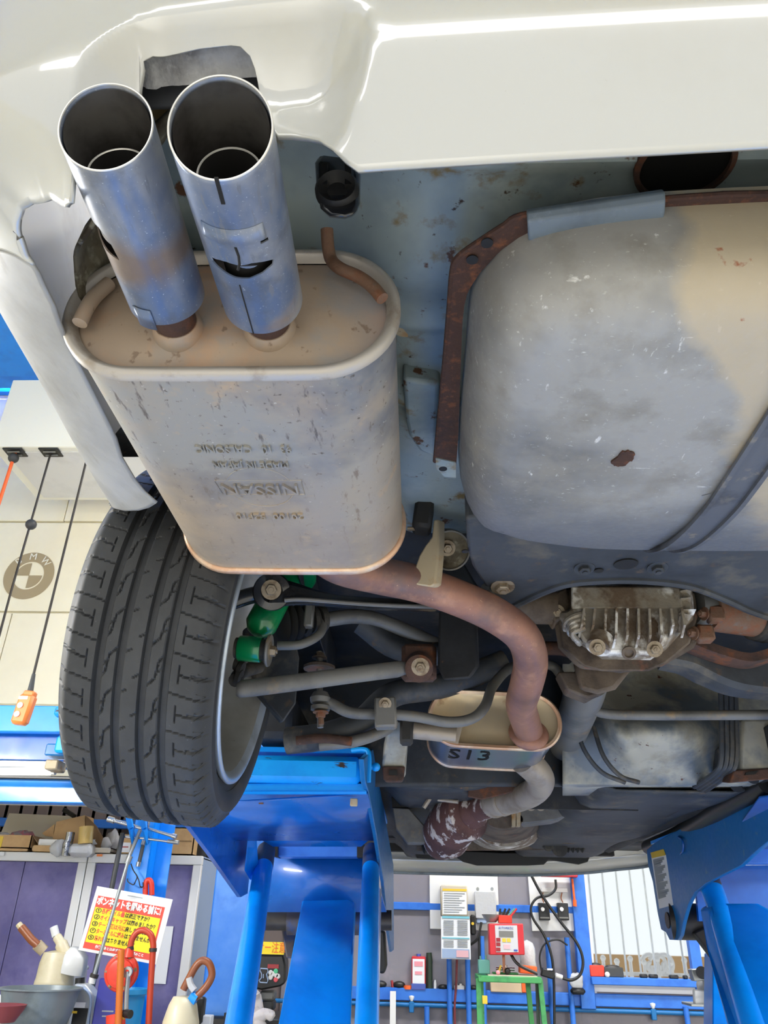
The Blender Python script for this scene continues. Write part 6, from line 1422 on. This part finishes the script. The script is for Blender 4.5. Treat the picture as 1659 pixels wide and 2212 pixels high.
build('meter', pb(1029, 1950, 1051, 1995, YB2-.05, .05, .004), MATS['cab_side'], bd)
build('screw', MB().lathe([(0, 0), (.012, 0), (.010, .004), (0, .005)], PY(1032, 1920, YB2), V((0, -1, 0)), 12), MATS['steel'], bd); build('screw', MB().lathe([(0, 0), (.012, 0), (.010, .004), (0, .005)], PY(1063, 1920, YB2), V((0, -1, 0)), 12), MATS['steel'], bd)
dh = thing('document_pocket', PY(985, 2072, YB2-.13), 'clear document pocket with printed sheets hanging below the breaker box', 'pocket')
build('sheet', pb(953, 1980, 1016, 2072, YB2-.14, .006), MATS['white_paper'], dh)
for y0, y1, m_ in ((1979, 1984, 'print_blue'), (2025, 2028, 'print_blue'), (2050, 2070, 'print_blue')): build('print', pb(955, y0, 1014, y1, YB2-.144, .003), MATS[m_ if y1 < 2060 else 'cab_side'], dh)
build('print', pb(986, 2053, 1012, 2068, YB2-.147, .003), MATS['print_pink'], dh)
mb = MB()
for k in range(14):
    for xa_ in (958, 988):
        if not 2021 < 1988+k*4.3 < 2031: pb(xa_, 1988+k*4.3, xa_+22, 1989.6+k*4.3, YB2-.1445, .002, 0, mb)
build('small_print', mb, MATS['print_grey'], dh, kind='stuff')
pg = thing('plug_lead', PY(1022, 1990, YB2-.08), 'black plug and cable dangling right of the document pocket', 'cable')
build('plug', pb(1016, 1976, 1028, 2020, YB2-.10, .05, .01), MATS['black_plastic'], pg); build('plug_button', MB().lathe([(0, 0), (.010, 0), (.010, .006), (0, .006)], PY(1021, 1995, YB2-.10), V((0, -1, 0)), 12), MATS['amber'], pg)
build('cable', MB().tube(cat([PY(1040, 1992, YB2-.06), PY(1036, 2012, YB2-.06), PY(1030, 2030, YB2-.06), PY(1016, 2041, YB2-.06)], 5), .008, 8).tube([PY(1035, 2015, YB2-.04), PY(1036, 2075, YB2-.04)], .01, 8), MATS['black_plastic'], pg)
b2 = thing('switch_board', PY(1195, 2010, YB2), 'white board with two dark breakers beside the window', 'board')
build('plate', MB().prism([PY(x, y, YB2) for x, y in ((1140, 1884), (1247, 1884), (1252, 2011), (1150, 2011))], V((0, .03, 0))), MATS['board_white'], b2)
for x in (1163, 1204):
    q = build('breaker', MB().prism([PY(x+dx, y, YB2-.05) for dx, y in ((0, 1950), (23, 1951), (26, 1988), (3, 1988))], V((0, .05, 0))), MATS['black_plastic'], b2, bevel=.004)
    build('knob', MB().lathe([(0, 0), (.014, 0), (.013, .012), (0, .014)], PY(x+9, 1964, YB2-.052), V((0, -1, 0)), 16), MATS['white'], q)
    build('rating_plate', pb(x+4, 1981, x+24, 1984, YB2-.053, .003), MATS['grey_plastic'], q)
    build('wire', MB().tube(cat([PY(x+12, 1950, YB2-.02), PY(x+8, 1940, YB2-.02), PY(x+10, 1928, YB2-.02)], 4), .004, 6), MATS['hose_brown'], q)
build('terminal_strip', pb(1170, 1918, 1226, 1927, YB2-.02, .02, .002), MATS['white'], b2)
ra = tag(build('tool_rail', pb(1170, 1884, 1248, 1894, YB2-.10, .06, .004), MATS['red']), 'red metal rail at the top of the breaker board', 'rail')
tag(build('orange_stick', MB().tube([PY(1236, 1898, YB2-.06), PY(1241, 1945, YB2-.06)], .008, 8).tube([PY(1241, 1944, YB2-.06), PY(1242, 1958, YB2-.06)], .014, 8), MATS['orange']), 'orange stick hanging beside the right breaker', 'stick')
cb_ = thing('power_lead', PY(1185, 2100, YB2-.12), 'long black lead looping from the breaker board down to an adapter', 'cable')
build('lead', MB().tube(cat([PY(1145, 1886, YB2-.12), PY(1171, 1934, YB2-.12), PY(1210, 1990, YB2-.12), PY(1245, 2035, YB2-.12), PY(1259, 2072, YB2-.12), PY(1254, 2104, YB2-.12), PY(1235, 2117, YB2-.12), PY(1215, 2113, YB2-.12)], 6), .010, 10), MATS['black_plastic'], cb_)
build('lead', MB().tube(cat([PY(1200, 1900, YB2-.10), PY(1200, 1920, YB2-.10), PY(1185, 1934, YB2-.10), PY(1160, 1940, YB2-.10), PY(1147, 1960, YB2-.10), PY(1152, 1985, YB2-.10), PY(1175, 2020, YB2-.10), PY(1190, 2060, YB2-.10), PY(1196, 2110, YB2-.10), PY(1198, 2230, YB2-.10)], 6), .009, 10), MATS['black_plastic'], cb_)
build('lead', MB().tube(cat([PY(1170, 2100, YB2-.09), PY(1166, 2065, YB2-.09), PY(1178, 2038, YB2-.09), PY(1205, 2030, YB2-.09), PY(1226, 2042, YB2-.09)], 6), .006, 8), MATS['black_plastic'], cb_)
build('adapter', MB().prism([PY(x, y, YB2-.16) for x, y in ((1172, 2090), (1198, 2099), (1200, 2111), (1195, 2116), (1168, 2108))], V((0, .05, 0))), MATS['black_plastic'], cb_, bevel=.008)
build('plug', MB().tube([PY(1200, 2106, YB2-.14), PY(1214, 2111, YB2-.13)], .014, 10), MATS['white'], cb_); build('sticker', pb(1182, 2092, 1194, 2096, YB2-.165, .004), MATS['white_paper'], cb_)
# blue conduits, air pipe
for i, (x, y0, lab) in enumerate(((970, 2070, 'blue vertical pipe, leftmost of the pair below the document pocket'), (1010, 2070, 'blue vertical pipe, right one of the pair below the document pocket'), (1041, 2022, 'short blue vertical pipe behind the red controller'), (1182, 2025, 'blue vertical pipe below the left breaker'), (1224, 2025, 'blue vertical pipe below the right breaker'), (922, 2175, 'blue vertical pipe dropping from the air line, left of the document pocket'), (1481, 2175, 'blue vertical pipe dropping from the air line under the window'))):
    a = PY(x, y0, YB-.085); tag(build('conduit', MB().tube([V((a.x, a.y, .0)), a], .018 if i != 2 else .016, 14), MATS['blue_rail']), lab, 'pipe')
tag(build('brown_cable', MB().tube(cat([PY(987, 2073, YB-.07), PY(985, 2130, YB-.07), PY(982, 2180, YB-.07), PY(984, 2240, YB-.07)], 4), .008, 8), MATS['maroon']), 'dark red cable between the two blue pipes', 'cable')
al = thing('air_line', (.6, YB-.06, PY(1000, 2174, YB-.06).z), 'thin blue compressed air line running along the wall below the shelf rail', 'pipe')
zp = PY(1000, 2174, YB-.06).z
build('pipe', MB().tube([(-1.4, YB-.06, zp), (2.6, YB-.06, zp)], .014, 12), MATS['blue_pipe'], al)
for x, y in ((889, 2170), (1410, 2178)):
    p = PY(x, y, YB-.06); v_ = build('valve', MB().box(V((p.x, YB-.06, zp-.012)), (.034, .04, .065), None, .004), MATS['blue_pipe'], al); build('valve_knob', MB().lathe([(.008, 0), (.018, .02), (.018, .03), (0, .034)], V((p.x, YB-.07, zp+.022)), (0, 0, 1), 14), MATS['white'], v_)
tag(build('white_pole', MB().bar(PY(849, 2141, YB-.12), PY(848, 2330, YB-.12), .04, .02), MATS['white'], None), 'white flat pole standing against the shelf rail', 'pole')
# things on the shelf rail; the rail top carries them
zr = PY(900, 2150, YB).z+.0375
def on_rail(x, dy=-.035): 
    p = PY(x, 2140, YB-.035); return V((p.x, YB-.045+dy*0, zr))
oc2 = thing('oil_can', on_rail(904), 'red and white oil can standing on the blue shelf rail', 'can')
p = on_rail(904)
build('body', MB().box(p+V((0, 0, .1)), (.098, .06, .2), None, .006), MATS['red'], oc2)
build('label', MB().box(p+V((0, -.031, .105)), (.084, .003, .16)), MATS['white_paper'], oc2); build('band', MB().box(p+V((0, -.032, .02)), (.098, .003, .034)), MATS['print_navy'], oc2)
build('mark', MB().box(p+V((0, -.034, .155)), (.06, .002, .03)).box(p+V((0, -.034, .1)), (.05, .002, .02)), MATS['pink'], oc2); build('cap', MB().tube([p+V((0, 0, .198)), p+V((0, 0, .215))], .016, 14), MATS['print_navy'], oc2)
p = on_rail(928); tag(build('torch', MB().tube([p, p+V((0, 0, .15)), p+V((0, 0, .17)), p+V((-.003, 0, .225))], [.021, .02, .022, .019], 16), MATS['green_dark']), 'dark green torch standing right of the oil can', 'torch')
p = on_rail(940); tag(build('bottle', MB().tube([p, p+V((0, 0, .04)), p+V((0, 0, .06))], [.010, .010, .005], 10), MATS['white']), 'tiny white bottle right of the dark green torch', 'bottle')
p = on_rail(881); tag(build('tape_measure', MB().lathe([(.034, 0), (.034, .022), (.012, .022), (.012, 0)], p, (0, 0, 1), 20, True), MATS['orange']), 'orange ring lying on the rail left of the oil can', 'ring')
for x, lb_ in ((822, 'black goggles lying at the left end of the shelf rail'), (862, 'black round cable coil right of the goggles')):
    p = on_rail(x); tag(build('cable_coil', MB().sphere(p+V((0, 0, .024)), .04, 14, (1.1, .8, .6)), MATS['black_plastic']), lb_, 'coil')
p = on_rail(849); tag(build('red_cap', MB().tube([p, p+V((-.01, 0, .05))], [.012, .008], 10), MATS['led_red']), 'dark red cap standing above the white flat pole', 'red_cap')  # a plain dark red cap, no tool
p = on_rail(992); tag(build('terminal_block', MB().box(p+V((0, 0, .016)), (.075, .04, .032), None, .004).box(p+V((-.02, 0, .036)), (.015, .03, .012)).box(p+V((.01, 0, .036)), (.015, .03, .012)), MATS['white']), 'white connector block between the two blue pipes on the rail', 'connector')
p = on_rail(958); tag(build('cable_coil', MB().sphere(p+V((0, 0, .018)), .04, 14, (1, .7, .45)), MATS['black_plastic']), 'small black lump on the rail left of the blue pipes', 'coil')
p = on_rail(1022); tag(build('cable_coil', MB().sphere(p+V((0, 0, .018)), .035, 14, (1, .7, .5)), MATS['black_plastic']), 'black lump on the rail beside the green stand', 'coil')
# ------------------------------------------------------------------ green stand with the red controller
YG = 5.75
stn = thing('machine_stand', PY(1098, 2212, YG)-V((0, -.1, .8)), 'green steel stand carrying the red controller', 'stand')
zg = PY(1098, 2116, YG).z; xa, xb = PY(1033, 2116, YG).x, PY(1170, 2116, YG).x
build('top', MB().box(((xa+xb)/2, YG+.15, zg), (xb-xa, .32, .035), None, .004), MATS['green_stand'], stn); build('top_mat', MB().box(((xa+xb)/2+.02, YG+.13, zg+.02), (xb-xa-.09, .26, .006)), MATS['paper_pale'], stn)
for x in (1034, 1045, 1150, 1168):
    a = PY(x, 2120, YG); dx = .05 if x > 1100 else -.005
    build('leg', MB().bar(V((a.x, YG+.03+(.22 if x in (1045, 1150) else 0), zg)), V((a.x+dx, YG+(.22 if x in (1045, 1150) else 0), 0)), .03, .035), MATS['green_stand'], stn)
build('brace', MB().bar(PY(1160, 2125, YG+.05), PY(1165, 2260, YG+.05), .02, .02), MATS['green_dark'], stn); build('cross_bar', MB().bar(V((xa, YG+.2, .5)), V((xb, YG+.2, .5)), .03, .03), MATS['green_stand'], stn)
zt2 = zg+.024
tag(build('yellow_tag', pb(1042, 2151, 1053, 2169, YG-.01, .02, .002), MATS['amber']), 'yellow tag hooked on the left leg of the green stand', 'tag')
pr = thing('green_clamp', V((PY(1094, 2100, YG).x, YG+.12, zt2)), 'green machine block under the red controller on the stand', 'machine')
c = V((PY(1095, 2100, YG).x, YG+.12, zt2))
hb_ = PY(1095, 2063, YG).z-zt2-.10
build('block', MB().box(c+V((0, 0, hb_/2)), (.165, .10, hb_), None, .008), MATS['green_stand'], pr); build('strip', MB().box(c+V((-.01, -.052, .06)), (.018, .004, .10)), MATS['skin_wood'], pr)
build('knob', MB().sphere(c+V((.01, -.06, .02)), .02, 12), MATS['black_plastic'], pr); build('fitting', MB().tube([c+V((0, -.02, hb_)), c+V((0, -.02, hb_+.04))], .014, 10).tube([c+V((-.06, -.02, hb_+.02)), c+V((.06, -.02, hb_+.02))], .010, 10), MATS['chrome'], pr)
build('lever', MB().tube([c+V((-.05, -.05, hb_-.01)), c+V((-.03, -.05, hb_+.04))], .007, 8), MATS['amber'], pr)
build('tube', MB().tube(cat([c+V((.03, -.04, .13)), c+V((.08, -.07, .06)), c+V((.2, -.08, .01))], 5), .010, 8), MATS['black_plastic'], pr)
rc = thing('controller_box', V((PY(1095, 2064, YG).x, YG+.1, zt2+.16)), 'red controller with a pale front panel on the green machine', 'controller')
bx = build('case', MB().prism([PY(x, y, YG) for x, y in ((1056, 1995), (1130, 1995), (1134, 2063), (1058, 2063))], V((0, .12, 0))), MATS['red'], rc, bevel=.006)
build('front_panel', MB().prism([PY(x, y, YG-.003) for x, y in ((1069, 1999), (1117, 1999), (1120, 2057), (1072, 2057))], V((0, .004, 0))), MATS['panel_grey'], rc)
build('display', pb(1078, 2011, 1109, 2024, YG-.006, .004), MATS['grey_plastic'], rc)
for x in (1089, 1099): build('key', pb(x-4, 2027, x+4, 2035, YG-.006, .004), MATS['amber'], rc)
for y in (2030, 2040, 2051): build('pictogram', pb(1072, y-4, 1081, y+4, YG-.006, .004), MATS['led_red'], rc)
build('diagram', pb(1088, 2040, 1102, 2050, YG-.006, .004), MATS['print_pink'], rc); build('logo', pb(1110, 2051, 1118, 2055, YG-.006, .004), MATS['print_navy'], rc)
tt = text_mb('AUTOMATIC', .022, PY(1093, 2005, YG-.005), (1, 0, 0), (0, 0, 1), .001, 'CENTER', abs(PY(1077, 2005, YG).x-PY(1109, 2005, YG).x), 1); build('lettering', tt, MATS['print_navy'], rc, smooth=0)
pt_ = thing('pen_tray', PY(1093, 1994, YG+.05), 'orange tray of pens standing on the red controller', 'tray')
build('tray', pb(1077, 1977, 1106, 1994, YG+.02, .06, .003), MATS['red_bright'], pt_)
for i, (x0, x1, m_) in enumerate(((1079, 1081, 'black_plastic'), (1086, 1092, 'black_plastic'), (1092, 1101, 'black_plastic'), (1098, 1112, 'teal'), (1104, 1116, 'red'))):
    a, b = PY(x0, 1978, YG+.05), PY(x1, 1963, YG+.05); tag(build('pen', MB().tube([a, b], .007, 8), MATS[m_]), ['black pen upright at the left in the orange tray', 'black pen leaning a little in the orange tray', 'black pen leaning right in the orange tray', 'green pen leaning in the orange tray', 'red tipped pen leaning farthest right in the orange tray'][i], 'pen', )
tag(build('steel_bowl', MB().lathe([(.03, 0), (.05, .02), (.065, .045), (.06, .045), (.045, .02), (0, .006)], PY(1062, 1992, YG+.06), (0, 0, 1), 28), MATS['steel']), 'dark steel bowl left of the orange pen tray', 'bowl')
c = V((PY(1048, 2100, YG).x, YG+.1, zt2)); tag(build('teal_box', MB().box(c+V((0, 0, .04)), (.075, .06, .08), None, .004).tube([c+V((-.02, 0, .08)), c+V((-.02, 0, .10))], .006, 8).tube([c+V((.015, 0, .08)), c+V((.015, 0, .105))], .006, 8), MATS['teal']), 'small teal box with two terminals at the left of the stand', 'box')
c = V((PY(1077, 2105, YG).x, YG+.03, zt2)); tag(build('pink_cap', MB().sphere(c+V((0, 0, .012)), .014, 12), MATS['pink']), 'small pink cap on the front of the green stand', 'cap')
c = V((PY(1145, 2100, YG).x, YG+.12, zt2)); tag(build('orange_case', MB().box(c+V((0, 0, .03)), (.11, .1, .045), Matrix.Rotation(.06, 3, 'Y'), .004), MATS['orange']), 'flat orange case at the right of the green stand', 'case')
c = V((PY(1142, 2078, YG+.2).x, YG+.24, zt2)); tag(build('plastic_bag', crumple(MB().sphere(c+V((0, 0, .10)), .1, 18, (.6, .4, 1.0)), .014, 26), MATS['bag_clear'], smooth=80), 'clear plastic bag standing behind the red controller', 'bag')
c = on_rail(1093); tag(build('beige_case', MB().box(c+V((0, 0, .055)), (.22, .07, .11), None, .004), MATS['beige_board']), 'beige board box on the rail behind the green stand', 'box')
c = on_rail(1132); tag(build('orange_can', MB().box(c+V((0, 0, .055)), (.055, .07, .11), None, .006), MATS['orange']), 'orange can on the rail behind the green stand', 'can')
# ------------------------------------------------------------------ on the window sill and by the right lift
zs = PY(1400, 2114, YB-.06).z+.003
def on_sill(x): return V((PY(x, 2110, YB-.06).x, YB-.06, zs))
p = on_sill(1289); t = thing('part_bin', p, 'bright red bin on the window sill full of small parts', 'bin'); build('bin', MB().box(p+V((0, 0, .035)), (.10, .07, .07), None, .005), MATS['red_bright'], t); build('contents', MB().sphere(p+V((0, 0, .07)), .03, 12, (1.3, .8, .5)), MATS['grease'], t, kind='stuff')
p = on_sill(1325); t = thing('part_bin', p, 'dark grey bin right of the red bin on the window sill', 'bin'); build('bin', MB().box(p+V((0, 0, .03)), (.13, .07, .06), None, .005), MATS['dark_plastic'], t); build('contents', MB().sphere(p+V((0, 0, .06)), .03, 12, (1.8, .8, .5)), MATS['grease'], t, kind='stuff')
p = on_sill(1309); tag(build('white_cap', MB().sphere(p+V((0, -.05, .016)), .018, 12), MATS['white']), 'small white cap before the two bins on the sill', 'ball')  # a loose white cap, drawn as a sphere
for x, w_, lb_ in ((1390, .05, 'small black part lying left on the window sill'), (1411, .06, 'black clip lying at the middle of the window sill'), (1455, .06, 'dark brown block lying right on the window sill'), (1480, .03, 'tiny black piece at the right end of the sill')):
    p = on_sill(x); tag(build('small_part', MB().box(p+V((0, 0, .012)), (w_, .04, .024), None, .006), MATS['black_plastic']), lb_, 'part')
pc_ = PY(1245, 2122, YB-.1); tag(build('plastic_bag', crumple(MB().sphere(pc_, .07, 18, (.7, .4, .9)), .014, 26), MATS['bag_clear'], smooth=80), 'clear bag hanging at the left corner under the window', 'bag')
tag(build('black_lump', MB().box(PY(1248, 2141, YB-.12), (.10, .05, .04), None, .015), MATS['black_plastic']), 'black tool lying below the clear bag beside the window', 'tool')
YK = 4.6
kb = thing('roller_bracket', PY(1530, 2130, YK), 'grey steel bracket with two black rollers beside the right lift', 'bracket')
build('upper_plate', MB().prism([PY(x, y, YK) for x, y in ((1493, 2094), (1555, 2090), (1561, 2116), (1500, 2120))], V((0, .06, 0))), MATS['steel'], kb, bevel=.004)
build('upper_roller', MB().tube([PY(1516, 2101, YK-.10), PY(1518, 2102, YK)], .028, 24), MATS['black_plastic'], kb); build('stem', pb(1524, 2115, 1538, 2150, YK+.01, .04, .004), MATS['steel'], kb)
build('lower_roller', MB().tube([PY(1536, 2145, YK-.02), PY(1572, 2150, YK-.02)], .048, 28), MATS['black_plastic'], kb); build('roller_glint', MB().tube([PY(1530, 2140, YK-.06), PY(1560, 2142, YK-.06)], .004, 8), MATS['steel'], kb)
bt = PY(1519, 2150, YK+.1); tag(build('spray_bottle', MB().lathe([(.024, -.02), (.026, .05), (.012, .085), (.012, .11), (0, .112)], bt, (0, 0, 1), 20), MATS['bag_clear'], smooth=60), 'clear spray bottle left of the lower black roller', 'bottle')
tag(build('parts_packet', MB().box(PY(1520, 2157, YK+.04), (.10, .03, .07), Matrix.Rotation(.1, 3, 'Y'), .006), MATS['white_paper']), 'white and blue packet under the clear spray bottle', 'packet')
sb = tag(build('wall_shelf', MB().box(PY(1530, 2170, YK+.08), (.22, .16, .012), None, .002), MATS['steel']), 'thin steel shelf by the right lift carrying the packet', 'shelf')
GROUPS = {'conduit': 'blue vertical pipes on the back wall', 'cardboard_box': 'cardboard boxes on the cabinets', 'pen': 'pens in the orange tray', 'part_bin': 'bins on the window sill', 'storage_cabinet': 'purple storage cabinets', 'lug_wrench': 'wrenches hanging on the post', 'small_part': 'small parts on the window sill', 'switch_board': 'switch boards on the back wall', 'car_lift': 'blue car lifts', 'oil_jug': 'oil jugs in front of the cabinets', 'cable_coil': 'black coils on the shelf rail'}
PART_LABELS = {'muffler': 'oval grey muffler with stamped lettering, beige with heat and dust', 'fuel_tank': 'large grey fuel tank with scratches and a rusty flange', 'tyre': 'black rear tyre with four grooves', 'rear_bumper': 'white rear bumper with an exhaust cut-out', 'quarter_panel': 'dirty white lower side panel', 'trunk_floor': 'blue grey sheet metal floor with rust spots', 'shock_absorber': 'bright green shock absorber', 'differential': 'differential with a finned, salt-white aluminium cover', 'resonator': 'small shiny oval silencer with handwriting', 'exhaust_pipe': 'bent exhaust pipe', 'catalyst': 'dark red brown catalyst with white flakes', 'tail_pipe': 'blue tinted steel tail pipe'}
for o in list(C.objects):
    k = o.name.split('.')[0]
    if o.parent is None and 'label' in o and k in GROUPS: o['group'] = GROUPS[k]
    if o.parent is not None and k in PART_LABELS: o['label'] = PART_LABELS[k]
for o in C.objects:
    if o.parent is None and o.name.split('.')[0] == 'plastic_bag' and o.location.x < 0: o['group'] = 'plastic bags on the cabinets'
bpy.context.view_layer.update()
